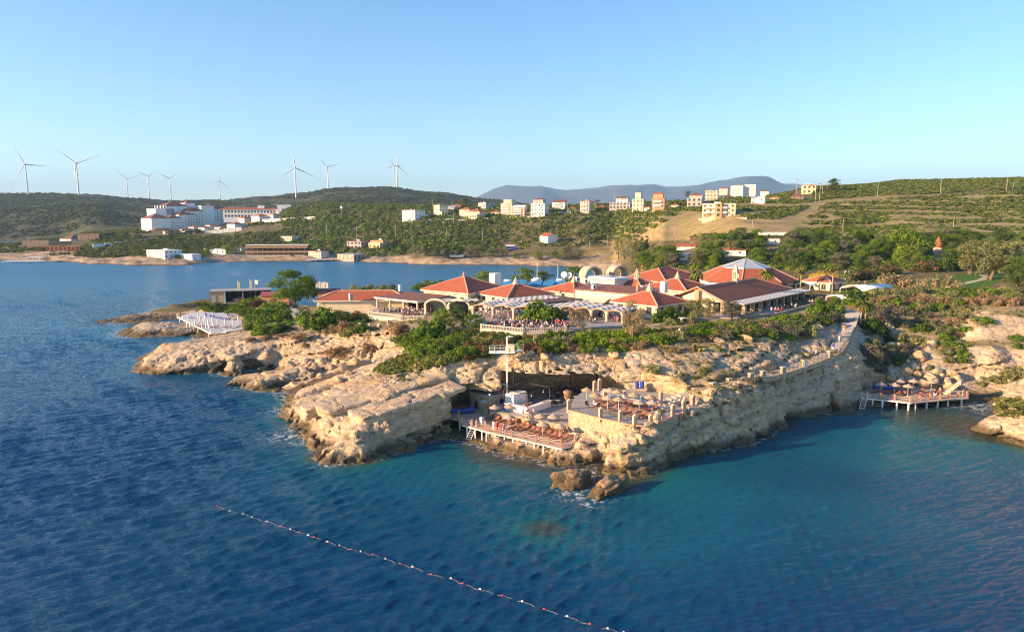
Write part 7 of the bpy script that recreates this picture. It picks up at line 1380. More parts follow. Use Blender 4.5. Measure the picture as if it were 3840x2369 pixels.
# ------------------------------------------------------------------ buoy line
bl = [(50,57,1),(128,85,0),(205,102,0),(255,122,0),(345,147,0),(430,176,1),(480,193,0),(535,209,1),(583,227,0),(618,238,1),(695,265,0),(765,287,0),(835,308,1),(888,322,0),(960,339,1),(1032,364,0),(1118,393,1),(1190,410,0),(1300,455,1),(1414,478,0),(1483,508,1),(1584,541,0),(1714,578,1),(1828,612,0),(1957,657,1),(2090,699,0),(2222,743,1),(2326,770,0),(2420,792,0)]
bw = [Vector((*spt(x/1.5513+780, y/1.5513+1860, .1), .1)) for x, y, c in bl]
bm = MB().lathe([(.02,-.13),(.07,-.09),(.085,0),(.07,.09),(.02,.13)], 10); BR = bm.mesh('buoy', plain('red_buoy', (.6,.04,.03), .4), True); BW = bm.mesh('buoy', plain('white_buoy', (.75,.74,.7), .4), True)
rope = MB(); rope.path([q for a, b in zip(bw, bw[1:]) for q in (a, a.lerp(b, .35)+Vector((.08,.1,-.06)), a.lerp(b, .7)+Vector((-.05,.05,-.14)))] + [bw[-1]], .012, 5); tag(rope.build('buoy_rope', plain('pale_rope', (.42,.36,.3), .9)), 'pale floating rope linking the red and white buoys', 'rope')
for i, (p, c) in enumerate(zip(bw, bl)):
    o = link('buoy', BR if c[2] else BW); o.location = p + Vector((0, 0, .05)); o.rotation_euler = (PI/2, 0, rnd.random()); tag(o, ('red' if c[2] else 'white') + ' float on the buoy line' + (', farthest from the viewer' if i == 0 else ', nearest the bottom edge' if i == len(bl)-1 else ''), 'buoy', ('red' if c[2] else 'white') + ' floats of the buoy line')
# ------------------------------------------------------------------ planting on the headland
def plant(kind, label, group, pts, h=1.0, name='shrub', cat='shrub'):
    for a in pts:
        x, y, rp = a[:3]; p = hitp(x, y + rp*.55); r = rp/pxm(p.y); hh = a[3] if len(a) > 3 else h
        shrub((p.x, p.y + r*.5, ground(p.x, p.y + r*.5) if p.y < 172 else max(p.z, h1(p.x, p.y + r*.5))), r, kind, label if len(pts) == 1 else label, group if len(pts) > 1 else None, hh, name, cat)
def trees(kind, col, label, group, pts, name=None, w=1.0):
    for x, yb, hp in pts: p = hitp(x, yb); tree(p - Vector((0, 0, .2)), hp/pxm(p.y), kind, col, label, group if len(pts) > 1 else None, w, name)
plant('green', 'big dark green juniper in front of the long cream building', None, [(1187, 1205, 50, 1.5)], name='juniper')
plant('green', 'feathery green juniper against the long cream wall', 'junipers at the cream wall', [(1295, 1150, 30, 1.9), (1345, 1150, 30, 1.9)], name='juniper')
plant('pink', 'pink flowering oleander below the long cream building', 'oleanders below the long building', [(1262,1178,24),(1295,1184,26),(1330,1186,26),(1362,1192,22),(1372,1200,18)], name='oleander')
plant('bright', 'glossy bright green shrub hiding the pavilion corner', None, [(1428, 1150, 32)])
plant('brown', 'dry grey-brown brushwood in the gully beside the fallen rocks', 'dry brush in the gully', [(1295,1226,32),(1330,1256,24),(1273,1330,30),(1240,1318,22),(1398,1310,24),(1500,1252,30),(1530,1262,26),(1245,1235,20)], name='dry_bush')
plant('green', 'rounded green juniper on the slope under the left terrace', 'junipers under the left terrace', [(1545,1292,34,1.3),(1582,1256,38,1.4),(1622,1238,36,1.5),(1602,1300,32,1.2),(1652,1290,32,1.2),(1560,1318,22),(1702,1272,28),(1640,1318,22)], name='juniper')
plant('dark', 'dark green bush on the slope left of the crowded terrace', 'dark bushes left of the terrace', [(1680,1312,28,1.2),(1742,1286,36,1.3),(1600,1272,28),(1668,1258,26)])
plant('red', 'green bush with reddish leaves on the cliff brow above the point', 'reddish bushes above the point', [(1792,1302,32),(1757,1338,26),(1822,1332,22),(1860,1290,24)])
trees('round', 'green', 'round green tree rising between the two left terraces', 'trees between the terraces', [(1668,1236,86),(1785,1238,66)], w=1.25)
trees('round', 'dark', 'darker green tree behind its lighter neighbour at the left terrace', None, [(1733,1228,88)], w=1.0)
plant('green', 'broad juniper standing on the crowded terrace', None, [(2018, 1190, 46, 1.5)], name='juniper'); plant('dark', 'dark juniper right beside the broad one on the terrace', None, [(2060, 1186, 34, 1.4)], name='juniper')
plant('pink', 'pink oleander hedge bush below the terrace balustrade', 'oleanders below the balustrade', [(1712,1240,20),(1745,1244,22),(1780,1246,22),(1815,1250,22),(1850,1256,20),(1890,1262,20),(1930,1264,20),(1972,1264,20),(2012,1262,18),(2040,1264,18)], name='oleander')
plant('green', 'green bush at the right end of the balustrade', 'green bushes below the balustrade', [(2085,1258,24),(1905,1278,22),(1860,1272,20),(2112,1252,20)])
plant('bright', 'broad green mound right of the lookout tower footbridge', 'green mounds right of the tower', [(2042,1290,28),(2075,1288,28),(2106,1292,22)])
plant('bright', 'lush bright green bush on the brow above the cave', 'lush bushes above the cave', [(2180,1262,34),(2222,1250,36),(2262,1258,36),(2300,1262,36),(2240,1284,34),(2282,1288,34),(2322,1282,30),(2340,1250,32),(2200,1296,24)])
plant('brown', 'brownish dry bush along the cave brow', 'dry bushes along the cave brow', [(2132,1300,24),(2165,1308,22),(2350,1298,22),(2417,1288,20),(2522,1312,16),(2603,1309,14),(2390,1300,20),(2150,1276,22)], name='dry_bush')
trees('tam', 'tam', 'dry feathery tamarisk in front of the right striped canopy', None, [(2171,1240,88)], w=1.0); trees('tam', 'tam', 'tallest tamarisk, straw coloured, between canopy and front pyramid roof', None, [(2374,1275,158)], w=.62)
plant('olive', 'olive green bush around the foot of the tallest tamarisk', 'olive bushes by the tamarisk', [(2380,1268,26),(2420,1262,24),(2452,1258,22)])
plant('red', 'round russet bush on the cliff brow', None, [(2528, 1258, 27)]); plant('dark', 'dark broad leaved shrub below the front pyramid roof', 'broad leaved shrubs below the pyramid roof', [(2496,1190,34,1.2),(2532,1186,34,1.2),(2556,1192,24)])
plant('green', 'low green bush behind the russet one', 'low bushes at the russet bush', [(2478,1250,26),(2505,1236,22),(2560,1244,26),(2440,1240,22)])
trees('olive', 'olive', 'olive tree in front of the gabled hall', 'olive trees before the gabled hall', [(2606,1216,100),(2652,1196,84)], w=.85); trees('olive', 'grey', 'grey-green olive tree beside the hall terrace', None, [(2742,1200,80)], w=1.0)
plant('bright', 'bright green hedge bush on the brow below the gabled hall', 'hedge bushes below the hall', [(2582,1246,26),(2612,1232,26),(2645,1226,26),(2678,1222,26),(2710,1222,26),(2742,1220,24),(2600,1262,22),(2636,1250,24),(2672,1244,24)])
plant('olive', 'olive toned hedge bush on the brow below the hall terrace', 'olive hedge bushes below the hall terrace', [(2775,1216,26),(2806,1212,26),(2836,1212,26),(2866,1212,26),(2704,1244,22),(2736,1242,22),(2768,1238,24),(2800,1234,22)])
plant('grey', 'dark dry bush hanging over the path cliff', 'dark hanging bushes over the path', [(2882,1238,28),(2905,1252,26),(2955,1240,28),(2975,1256,24),(2930,1224,24),(2850,1240,22)], name='dry_bush')
plant('green', 'green bush on the brow near the stairway', 'green bushes near the stairway', [(2935,1196,30),(2970,1192,30),(3005,1198,30),(3036,1192,26),(2990,1216,26),(3060,1180,28)])
plant('grey', 'round grey-green cushion bush above the path', None, [(3008, 1250, 20)]); plant('olive', 'yellowish upright bush right of the grey cushion', None, [(3036, 1252, 20, 1.3)])
plant('olive', 'small yellow-green tuft on the cliff face', 'tufts on the cliff face', [(2636,1386,17),(2640,1400,12),(2610,1412,13),(2560,1402,12),(2700,1452,12),(2760,1440,13),(2900,1418,14),(2960,1392,13),(2690,1470,14),(2480,1560,14)])
plant('olive', 'rounded bush growing on the sun terrace against the golden cliff', None, [(2447, 1456, 27)])
plant('brown', 'dry orange bush beside the highest path pillar', None, [(3138, 1322, 17)]); plant('grey', 'shaded grey-green bush along the path kerb', 'bushes along the path kerb', [(2850,1430,20),(2885,1424,18),(2985,1390,18),(3020,1372,16),(2780,1452,14),(2820,1440,16)])
plant('green', 'yellow-green hedge bush at the head of the stairway', 'hedge at the head of the stairs', [(3072,1158,28),(3105,1152,28),(3140,1158,26),(3090,1138,24)]); plant('grey', 'large dusky bush left of the stairway', 'dusky bushes left of the stairs', [(3120,1186,34),(3152,1196,30),(3088,1186,26)])
plant('dark', 'round dark green tree crown beside the white canopy', None, [(3198, 1118, 36, 1.3)])
plant('yellow', 'bright yellow flowering bush behind the cream house', None, [(3092, 1032, 30, .9)]); plant('white', 'white flowering oleander left of the pink ones', None, [(3194, 1034, 28, 1.2)], name='oleander')
plant('pink', 'pink flowering oleander behind the orange roofed house', 'oleanders behind the orange roof', [(3225,1036,28,1.3),(3258,1032,28,1.3),(3292,1026,28,1.3),(3322,1020,28,1.3),(3350,1016,26,1.2)], name='oleander')
plant('pink', 'pink oleander beside the white flowering bush', None, [(3488,1000,36,1.2)], name='oleander'); plant('white', 'large white flowering bush in the garden', None, [(3562,992,42,1.1)]); plant('pink', 'pink oleander between the two big olive trees', None, [(3752,998,22)], name='oleander')
plant('tam', 'straw coloured wispy bush at the lawn edge, left one', None, [(3388,1056,46,1.1)]); plant('tam', 'pinkish straw coloured bush at the lawn edge, right one', None, [(3550,1062,54,.95)])
trees('round', 'bright', 'largest bright green tree in the garden', None, [(3404,1000,150)], w=1.0)
trees('olive', 'olive', 'big old olive tree on the lawn with pale trunk', 'big olive trees on the lawn', [(3640,1030,130),(3712,1050,150),(3785,1040,140)], w=1.0); trees('olive', 'dark', 'dark bushy olive at the right edge of the lawn', 'dark olives at the right edge', [(3815,1075,110),(3850,1060,120),(3880,1090,130)], w=1.1)
for i, (kind, lab, grp, pts) in enumerate([('brown', 'dry brown scrub bush on the upper inlet slope', 'dry scrub of the inlet slope', [(3270,1130,26),(3330,1138,28),(3392,1128,28),(3450,1120,28),(3510,1128,28),(3560,1140,26),(3700,1120,26),(3760,1130,30),(3810,1128,32),(3660,1136,22)]),
    ('olive', 'olive scrub bush on the upper inlet slope', 'olive scrub of the inlet slope', [(3300,1112,26),(3360,1106,28),(3425,1100,28),(3485,1098,26),(3590,1126,28),(3620,1150,26),(3735,1100,28),(3790,1100,30),(3560,1170,26),(3480,1152,24),(3640,1180,22)]),
    ('green', 'green scrub bush on the upper inlet slope', 'green scrub of the inlet slope', [(3285,1094,24),(3345,1084,24),(3540,1110,26),(3600,1094,24),(3640,1110,24),(3690,1084,24),(3520,1150,22),(3455,1158,22),(3835,1098,26)]),
    ('grey', 'shaded grey bush in the hollow of the inlet', 'shaded bushes of the inlet hollow', [(3320,1160,26),(3370,1166,26),(3430,1172,24),(3290,1172,24),(3480,1180,20),(3255,1310,36),(3290,1342,30),(3320,1318,28),(3385,1312,30),(3350,1330,22),(3270,1370,26),(3310,1390,22),(3420,1300,18)])]): plant(kind, lab, grp, pts)
plant('dark', 'dark ivy covered mound beside the palm trunks', 'ivy mounds beside the palms', [(3256,1216,32,.8),(3296,1212,32,.8),(3268,1244,28,.8),(3310,1236,24,.8)])
plant('green', 'green bush rooted on the sunlit right cliff', 'bushes on the sunlit cliff', [(3617,1232,20),(3585,1290,24),(3560,1270,20),(3612,1354,17),(3700,1204,20),(3810,1268,18),(3480,1375,14),(3830,1300,16)])
plant('olive', 'tall dry grass tussock on the sunlit slope', 'grass tussocks on the sunlit slope', [(3540,1240,24),(3555,1320,22),(3800,1408,30),(3832,1392,34),(3765,1425,24),(3720,1420,18),(3690,1440,16)])
plant('grass', 'soft green grass cushion on the right foreground rock', 'grass cushions on the right rock', [(3752,1530,22,.6),(3782,1515,30,.6),(3815,1500,34,.6),(3845,1490,36,.6),(3800,1545,26,.5),(3835,1535,32,.5),(3870,1520,36,.6),(3770,1548,20,.4)])
# left part of the headland
trees('pine', 'pine', 'tall bright green pine on the left of the headland', None, [(1106,1152,136)], w=1.15); trees('pine', 'dark', 'dark slender pine behind the tall bright one', None, [(1160,1140,86)], w=.8)
plant('green', 'large rounded green shrub above the left bathing deck', 'large shrubs above the left deck', [(1010,1172,48,1.0),(960,1196,36),(1052,1196,36),(985,1216,38),(1030,1150,36)])
plant('red', 'brownish green shrub beside the parked cars', 'brownish shrubs by the cars', [(982,1120,34,1.1),(955,1140,26),(1020,1118,28)]); plant('dark', 'dark shrub at the foot of the left bathing deck slope', 'dark shrubs by the left deck', [(950,1224,26),(1000,1238,28),(1052,1228,26),(804,1152,20),(834,1156,18)])
plant('bright', 'bright green ground shrub between carport and left deck', 'ground shrubs below the carport', [(742,1134,16,.6),(770,1140,18,.6),(800,1134,18,.6),(830,1142,18,.6),(862,1150,20,.6),(890,1156,20,.6),(780,1158,18,.6),(820,1164,18,.6),(868,1168,18,.6),(910,1146,18,.6),(755,1150,16,.6)])
plant('olive', 'olive bush on the sea side behind the long red roof', 'olive bushes behind the long roof', [(1322,1086,20),(1352,1088,22),(1384,1084,22),(1412,1086,20),(1442,1086,22),(1470,1086,22),(1290,1090,16)]); plant('green', 'round green bush at the back shore left of the first pyramid roof', 'bushes at the back shore', [(1596,1066,26),(1640,1066,20),(1570,1074,18),(1668,1060,22)])
trees('round', 'bright', 'leafy tree top behind the solar roof', 'trees behind the solar roof', [(1815,1075,62),(1966,1068,66),(2040,1062,50),(2146,1066,68)], w=1.5)
plant('brown', 'dry grass tuft on the rock shelf left of the yellow bank', 'dry tufts of the left rock shelf', [(1060,1250,20,.6),(1110,1256,22,.6),(1000,1262,18,.6),(1150,1290,20,.6),(940,1270,16,.6),(1090,1230,18,.6)], name='grass_tuft')
# further bushes filling the belts of the cliff top
rb = random.Random(5)
def belt(poly, n, kinds_, where, r0=18, r1=30):
    xs = [p[0] for p in poly]; ys = [p[1] for p in poly]; put = []; t_ = 0
    while len(put) < n and t_ < 3000:
        t_ += 1; x, y = rb.uniform(min(xs), max(xs)), rb.uniform(min(ys), max(ys))
        if not inpoly(np.array([x]), np.array([y]), poly)[0] or any((x-a)**2 + ((y-b)*1.8)**2 < 24**2 for a, b in put): continue
        put.append((x, y)); k = rb.choice(kinds_); nm = dict(green='green', bright='bright green', olive='olive green', dark='dark green', brown='dry brown', red='russet', grey='grey', tam='straw coloured', pink='pink flowering')[k]
        plant(k, nm + ' bush ' + where, nm + ' bushes ' + where, [(x, y, rb.uniform(r0, r1)), ], rb.uniform(.8, 1.15)); 
        o = COL.objects[-1]; o['group'] = nm + ' bushes ' + where
belt([(1480,1262),(1700,1252),(1880,1275),(2060,1272),(2130,1292),(2060,1312),(1900,1312),(1790,1342),(1620,1332),(1540,1315)], 42, ['green','green','dark','olive','bright','red'], 'filling the slope below the crowded terrace')
belt([(2130,1272),(2350,1235),(2480,1235),(2560,1235),(2580,1262),(2420,1285),(2200,1305)], 34, ['bright','bright','green','olive','brown'], 'filling the brow above the cave')
belt([(2570,1228),(2760,1208),(2900,1210),(3060,1170),(3085,1200),(2960,1262),(2860,1252),(2600,1268)], 40, ['bright','green','olive','grey','brown','dark'], 'filling the brow below the gabled hall')
belt([(3100,1112),(3300,1078),(3840,1092),(3840,1124),(3640,1136),(3480,1160),(3260,1155)], 56, ['olive','olive','green','green','brown','tam'], 'covering the upper inlet slope')
belt([(3250,1165),(3480,1185),(3520,1230),(3420,1330),(3280,1390),(3240,1300)], 30, ['grey','olive','dark'], 'in the shaded inlet hollow', 14, 26)
belt([(3500,1200),(3640,1190),(3620,1330),(3560,1360),(3500,1300)], 16, ['olive','green','brown'], 'on the edge of the sunlit cliff', 12, 22)
belt([(930,1110),(1060,1120),(1080,1160),(1060,1240),(960,1250),(930,1190)], 16, ['green','dark','olive','bright'], 'on the slope above the left bathing deck', 22, 34)
belt([(1200,1200),(1380,1200),(1340,1260),(1200,1250)], 14, ['green','olive','brown','dark'], 'on the bank below the long cream building', 16, 26)
belt([(2480,1180),(2660,1165),(2700,1190),(2560,1205),(2500,1215)], 8, ['green','bright','olive'], 'on the lawn before the gabled hall', 14, 22)
# grass on the slope between the rock slabs
ga = [(1400,1392),(1440,1360),(1520,1330),(1620,1318),(1740,1330),(1780,1345),(1680,1362),(1560,1384),(1460,1405)]; rsg = np.random.RandomState(3); gp = []
while len(gp) < 900:
    x, y = rsg.uniform(1390, 1790), rsg.uniform(1310, 1410)
    if inpoly(np.array([x]), np.array([y]), ga)[0]: p = hitp(x, y); gp.append((p.x, p.y, p.z))
scrub('slope_grass', np.array(gp), .28 + .22*rsg.rand(len(gp)), LM['grass'], 16, .8, 21, 1.2)
tp = []
for i in range(7000):
    x, y = rsg.uniform(-60, 118), rsg.uniform(95, 255)
    tp.append((x, y))
tp = np.array(tp); hz2 = H(tp[:,0], tp[:,1]); sl2 = np.abs(H(tp[:,0]+1, tp[:,1])-hz2) + np.abs(H(tp[:,0], tp[:,1]+1)-hz2); k = (hz2 > 8.3)*(sl2 < .5) > 0; tp, hz2 = tp[k], hz2[k]
bad = np.zeros(len(tp), bool)
for o in [o for o in bpy.data.objects if o.type == 'EMPTY' and o.get('category') in ('building', 'pavilion', 'canopy', 'loggia')]:
    rad = max([max(abs(c.bound_box[0][0]), abs(c.bound_box[6][0]), abs(c.bound_box[0][1]), abs(c.bound_box[6][1])) for c in o.children if c.type == 'MESH'] + [1]); bad |= (np.hypot(tp[:,0]-o.location.x, tp[:,1]-o.location.y) < rad*.8)
gz = np.array([ground(x, y) if y < 174 else z for (x, y), z in zip(tp, hz2)]); k = ~bad & (np.abs(gz-hz2) < 1.2); k &= ~np.array([inpoly(np.array([x]), np.array([y]), [spt(a_, b_, 12.05) for a_, b_ in [(1806,1232),(1962,1247),(2126,1243),(2335,1222),(2345,1180),(2000,1158),(1740,1190)]])[0] for x, y in tp])
tp, gz = tp[k], gz[k]; sel = rsg.rand(len(tp)); rr = .25 + .55*rsg.rand(len(tp))**2
for lo_, hi_, m in ((0, .4, 'grass'), (.4, .7, 'olive'), (.7, .9, 'brown'), (.9, 1.1, 'maqr')): q = (sel >= lo_) & (sel < hi_); scrub('ground_tufts', np.stack([tp[q,0], tp[q,1], gz[q]], 1), rr[q], LM[m], 14, .8, 31, .9)
# palms
for x, yb, hp, lab, g in [(3226,1226,92,'leafy palm at the stairway with brown skirt, left one',0),(3243,1222,88,'leafy palm at the stairway, right one of the pair',0),(3120,1108,112,'tallest palm with thin trunk in front of the cream house',0),(3002,1078,78,'palm with drooping dry fronds behind the gabled hall roof',0),(2608,1066,44,'bushy palm between the red roofs left of the glass pyramid',0),(2871,1066,46,'palm with hanging yellow fronds at the glass pyramid roof',0),(3281,1090,34,'low spreading palm beside the white vaulted canopy',0),(2462,1010,24,'small palm behind the back red roof',0)]:
    p = hitp(x, yb) if yb > 1100 else PY(x, yb, {3120:198, 3002:200, 2608:196, 2871:200, 3281:215, 2462:246}[x]); h_ = hp/pxm(p.y); palm(p, max(1.5, h_), lab, s=1.0 if h_ > 4 else 1.15)
# grove of mixed trees behind the restaurant
rg = random.Random(11); kinds = [('round', 'green', 'mid green rounded tree'), ('round', 'dark', 'dark green rounded tree'), ('olive', 'olive', 'silvery olive tree'), ('round', 'bright', 'fresh green rounded tree'), ('olive', 'grey', 'grey-green olive tree'), ('pine', 'pine', 'green pine tree')]
zones = [('behind the back red roof and bay end', 2320, 2620, 925, 1008, 26), ('around the white cottages', 2560, 2960, 900, 1000, 46), ('behind the glass pyramid roof', 2640, 3000, 960, 1005, 24), ('on the left side of the big garden', 2930, 3300, 880, 1015, 62), ('around the cone roofed tower', 3300, 3620, 875, 1010, 44), ('behind the big olive trees on the right', 3560, 3880, 885, 1010, 40)]
placed = []
for zn, x0, x1, y0, y1, n in zones:
    k = 0; tries = 0
    while k < n and tries < 3000:
        tries += 1; x, y = rg.uniform(x0, x1), rg.uniform(y0, y1); p = hitp(x, y, y < 985)
        if p.y < (262 if x < 3000 else 212) or p.y > 365 or any((p.x-a)**2+(p.y-b)**2 < 9 for a, b in placed): continue
        if any(abs(x-hx_) < w_ and 0 < y-hy_ < 84 for hx_, hy_, w_ in ((2577,930,36),(2762,957,66),(2896,914,34),(2561,973,34),(2612,906,18),(2668,908,18),(3516,950,40),(3822,945,50),(2894,886,50))): continue
        placed.append((p.x, p.y)); kd, cl, lb = rg.choice(kinds if rg.random() < .8 else kinds[:2]); tree(p - Vector((0,0,.2)), rg.uniform(4.4, 8.4), kd, cl, lb + ' ' + zn, lb + 's ' + zn, rg.uniform(1.0, 1.35)); k += 1
def f_gar(X, Y, Z, sx, sy):
    ok = (sx > 2390)*(Z > 6)*(sy < 1012)
    for a_, b_, w_ in ((2577,930,40),(2762,957,62),(2896,914,40),(2561,973,40),(2818,955,24),(2894,886,56),(2790,917,20),(3516,950,26),(2468,962,24)): ok = ok*(1 - (np.abs(sx-a_) < w_)*(sy > b_-30)*(sy < b_+30))
    return ok*.8*(1 - inpoly(sx, sy, [(3425,1062),(3500,1040),(3590,1028),(3700,1015),(3790,1020),(3745,1070),(3520,1095)]))
p_, rs_ = scatter(5200, .19, .80, 255, 365, 17, f_gar); k = ((p_[:,0] > 62) | (p_[:,1] > 268)); p_ = p_[k]; sel = rs_.rand(len(p_)); rr = .8 + 1.5*rs_.rand(len(p_))
for lo_, hi_, m in ((0, .4, 'green'), (.4, .6, 'dark'), (.6, .8, 'bright'), (.8, 1.1, 'olive')): k = (sel >= lo_) & (sel < hi_); scrub('garden_undergrowth', p_[k], rr[k], LM[m], 60, .3, 41, .95)
trees('euc', 'olive', 'tall drooping eucalyptus at the bay end', 'eucalyptus trees at the bay end', [(2318,968,72),(2342,970,78),(2368,968,76),(2392,966,66)], w=.9)
trees('cypress', 'dark', 'dark cypress beside the eucalyptus trees', 'dark cypresses by the eucalyptus', [(2405,948,64),(2424,944,60)])
# shore trees of the bay
for kd, cl, lb, pts in [('round', 'dark', 'dark round tree on the bay shore', [(1602,962,34),(1640,966,42),(1682,964,38),(1722,962,34),(1262,945,32),(1470,938,30),(1510,946,34)]), ('olive', 'olive', 'olive tree on the bay shore', [(1760,958,38),(1796,962,46),(1850,964,36),(1884,962,44),(2120,962,44),(2172,966,34),(1560,950,34)]), ('round', 'bright', 'fresh green tree on the bay shore', [(1385,912,24),(783,962,38),(848,950,34),(866,952,40),(1935,972,24),(2020,974,34),(2082,972,34)]), ('round', 'dark', 'dark street tree below the hotel villas', [(632,884,22),(650,886,24),(672,884,22),(694,884,26),(712,882,22),(736,880,24),(752,878,20),(640,905,28)]), ('olive', 'maq', 'dusky tree in the scrub of the left shore', [(694,940,36),(520,905,28),(560,916,24),(470,900,30),(430,912,30),(400,908,26),(740,930,26),(1740,780,38),(2238,770,22),(3128,718,48),(3110,722,30),(2580,742,26)])]:
    for x, yb, hp in pts: p = hitp(x, yb, True); tree(p - Vector((0,0,.3)), hp/pxm(p.y), kd, cl, lb, lb + ' group', 1.25)
# ------------------------------------------------------------------ boulders
def boulder_mesh(seed, sub=3, rough=.3, warm=0, mat=None):
    rs = np.random.RandomState(seed); import bmesh; bm_ = bmesh.new(); bmesh.ops.create_icosphere(bm_, subdivisions=sub, radius=1); V = np.array([v.co[:] for v in bm_.verts]); Fq = np.array([[l.index for l in f.verts] for f in bm_.faces]); bm_.free()
    for _ in range(9):                                       # cut flat faces
        d = rs.randn(3); d /= np.linalg.norm(d); t = V @ d; lim = rs.uniform(.55, .85); V = V - np.outer(np.maximum(t-lim, 0)*.92, d)
    n = fbm(V[:,0]*1.8+seed, V[:,1]*1.8, V[:,2]*1.8, 4, seed); V = V*(1 + rough*.4*n[:, None])
    return npmesh('boulder', V, Fq, mat or M_BOULD, sub > 3)
BO = [boulder_mesh(i) for i in range(6)]; BOW = [boulder_mesh(i+10, 4, .5, mat=M_WETROCK) for i in range(3)]
def boulder(sx, sy, rp, label, group=None, z=None, name='boulder', asp=(1, 1, .8), near=0):
    p = hitp(sx, sy + rp*.5); r = rp/pxm(p.y); o = link(name, rnd.choice(BO)); o.location = (p.x, p.y - near, p.z + r*.25); o.rotation_euler = (rnd.uniform(-.4, .4), rnd.uniform(-.4, .4), rnd.random()*6); o.scale = (r*asp[0]*1.05, r*asp[1], r*asp[2]*1.05); return tag(o, label, 'boulder', group)
for x, y, r_ in [(3393,1384,24),(3425,1372,18),(3405,1414,22),(3366,1416,17),(3333,1408,19),(3449,1430,26),(3432,1394,19),(3482,1402,26),(3461,1368,19),(3437,1444,19),(3318,1438,19),(3354,1432,16),(3399,1350,12),(3470,1440,18),(3420,1446,16),(3382,1440,14)]: boulder(x, y, r_, 'grey shaded boulder in the rock pile behind the inlet deck', 'grey boulders behind the inlet deck', near=.6)
for x, y, r_ in [(3545,1420,22),(3512,1382,17),(3562,1396,24),(3525,1404,14),(3497,1420,16),(3560,1436,20),(3583,1410,18)]: boulder(x, y, r_, 'golden sunlit boulder beside the inlet steps', 'golden boulders beside the inlet steps', near=.4)
boulder(3333,1297,27,'large pale boulder standing alone in the inlet hollow'); boulder(3372,1291,14,'small pale boulder right of the lone large one'); boulder(3491,1290,26,'rounded yellowish boulder high on the inlet slope'); boulder(3455,1328,34,'broad tilted slab boulder above the rock pile', asp=(1.2,.9,.6)); boulder(3340,1220,20,'white rock beside the ivy mound'); boulder(3312,1230,10,'small white rock in front of the ivy mound')
for x, y, r_ in [(1096,1366,26),(1150,1350,18),(1174,1378,24),(1344,1316,20),(1366,1326,22),(1200,1404,14),(1270,1420,16),(1168,1400,12),(1385,1330,16),(1330,1350,24),(1290,1372,22),(1240,1372,20),(1310,1396,16),(1215,1350,18)]: boulder(x, y, r_, 'tumbled limestone block in the left cove below the yellow bank', 'blocks in the left cove')
for x, y, r_, lb in [(2698,1272,16,'square pale block on the edge above the path'),(2795,1262,22,'long pale ledge block on the edge above the path'),(2225,1302,20,'pale block on the lip of the cave, left'),(2300,1320,22,'pale block on the lip of the cave, middle'),(3060,1222,20,'pale jagged block left of the stairway'),(1990,1318,20,'whitish block beside the footbridge'),(2040,1330,20,'whitish block right of the footbridge'),(2950,1275,16,'small pale block under the dark hanging bush')]: boulder(x, y, r_, lb, asp=(1.4,.8,.6))
for x, y, r_ in [(1900,1658,22),(1950,1668,24),(2010,1690,22),(2060,1712,26),(2110,1722,26),(2160,1722,30),(2230,1690,36),(2080,1736,18),(1855,1645,18),(2330,1740,30),(2380,1760,26)]:
    p = P(x, y, .2); o = link('boulder', rnd.choice(BOW)); r = r_/pxm(p.y); o.location = (p.x, p.y + r*.4, r*.1); o.scale = (r*1.2, r, r*.9); o.rotation_euler = (rnd.random(), rnd.random(), rnd.random()*6); tag(o, 'orange-brown wet boulder under the front of the long deck' if x < 2190 else 'brown boulder at the foot of the terrace rock', 'boulder', 'wet boulders at the water' if x < 2190 else 'boulders at the terrace rock')
BB = [boulder_mesh(21, 5, .8, mat=M_WETROCK), boulder_mesh(33, 5, .8, mat=M_WETROCK)]
for i, (x, y, sc_, rz, lb) in enumerate([(2148,1812,(3.0,2.0,1.9),.5,'rugged brown rock standing in the sea, left of two'),(2282,1848,(3.6,1.6,1.5),.75,'long flat topped brown rock in the sea, right of two')]):
    p = P(x, y, 0); o = link('sea_rock', BB[i]); o.location = (p.x, p.y, .25); o.scale = sc_; o.rotation_euler = (.1, -.12, rz); tag(o, lb, 'rock')
# ------------------------------------------------------------------ left bathing deck, carport and cars
LD = [(664,1188),(700,1204),(790,1250),(846,1248),(905,1216),(912,1180),(850,1170),(720,1170)]
rope_deck('wide pale bathing deck on the left rocks', LD, [(664,1188),(790,1250),(846,1248)], [(664,1188),(684,1194),(706,1206),(730,1218),(756,1232),(790,1250),(846,1248)], [(672,1192),(700,1206),(740,1226),(780,1246)], 2.3, plain('pale_deck', (.52,.53,.55), .8, .12))
um = MB(); um.lathe([(.2,0),(.2,.08),(.04,.1),(.035,2.3)], 6); um.k = 1; um.lathe([(.06,.75),(.2,1.0),(.24,1.8),(.1,2.45),(.03,2.6)], 8); WU = um.mesh('folded_parasol', [W_['whitem'], CL['white']], True)
Z7 = lambda x, y: (x/7.66+640, y/7.66+1140)
for x, y in [(480,745),(570,770),(665,780),(500,560),(710,690),(860,560),(955,600),(1030,770),(1080,690),(1120,800),(1195,600),(1240,720),(1355,650),(1565,660),(1790,690),(1940,540),(800,500),(1000,520)]:
    o = link('folded_parasol', WU); o.location = Vector((*spt(*Z7(x, y), 2.3), 2.3)); tag(o, 'tall folded white parasol on the left bathing deck', 'parasol', 'folded white parasols on the left deck')
for x, y in [(1080,360),(1180,385),(1310,405),(1400,420),(1510,440),(1620,455),(1700,355),(1830,375),(1940,395),(1050,325),(620,420),(1750,330)]:
    p = Vector((*spt(*Z7(x, y), 2.3), 2.305)); table(p, rnd.random(), 'white topped table on the left bathing deck', 'tables on the left deck', True)
    for k in range(3): a = rnd.random()+k*2.1; chair(p + Vector((.75*math.cos(a), .75*math.sin(a), 0)), a-PI/2, 'blue', 'blue chair on the left bathing deck', 'blue chairs on the left deck')
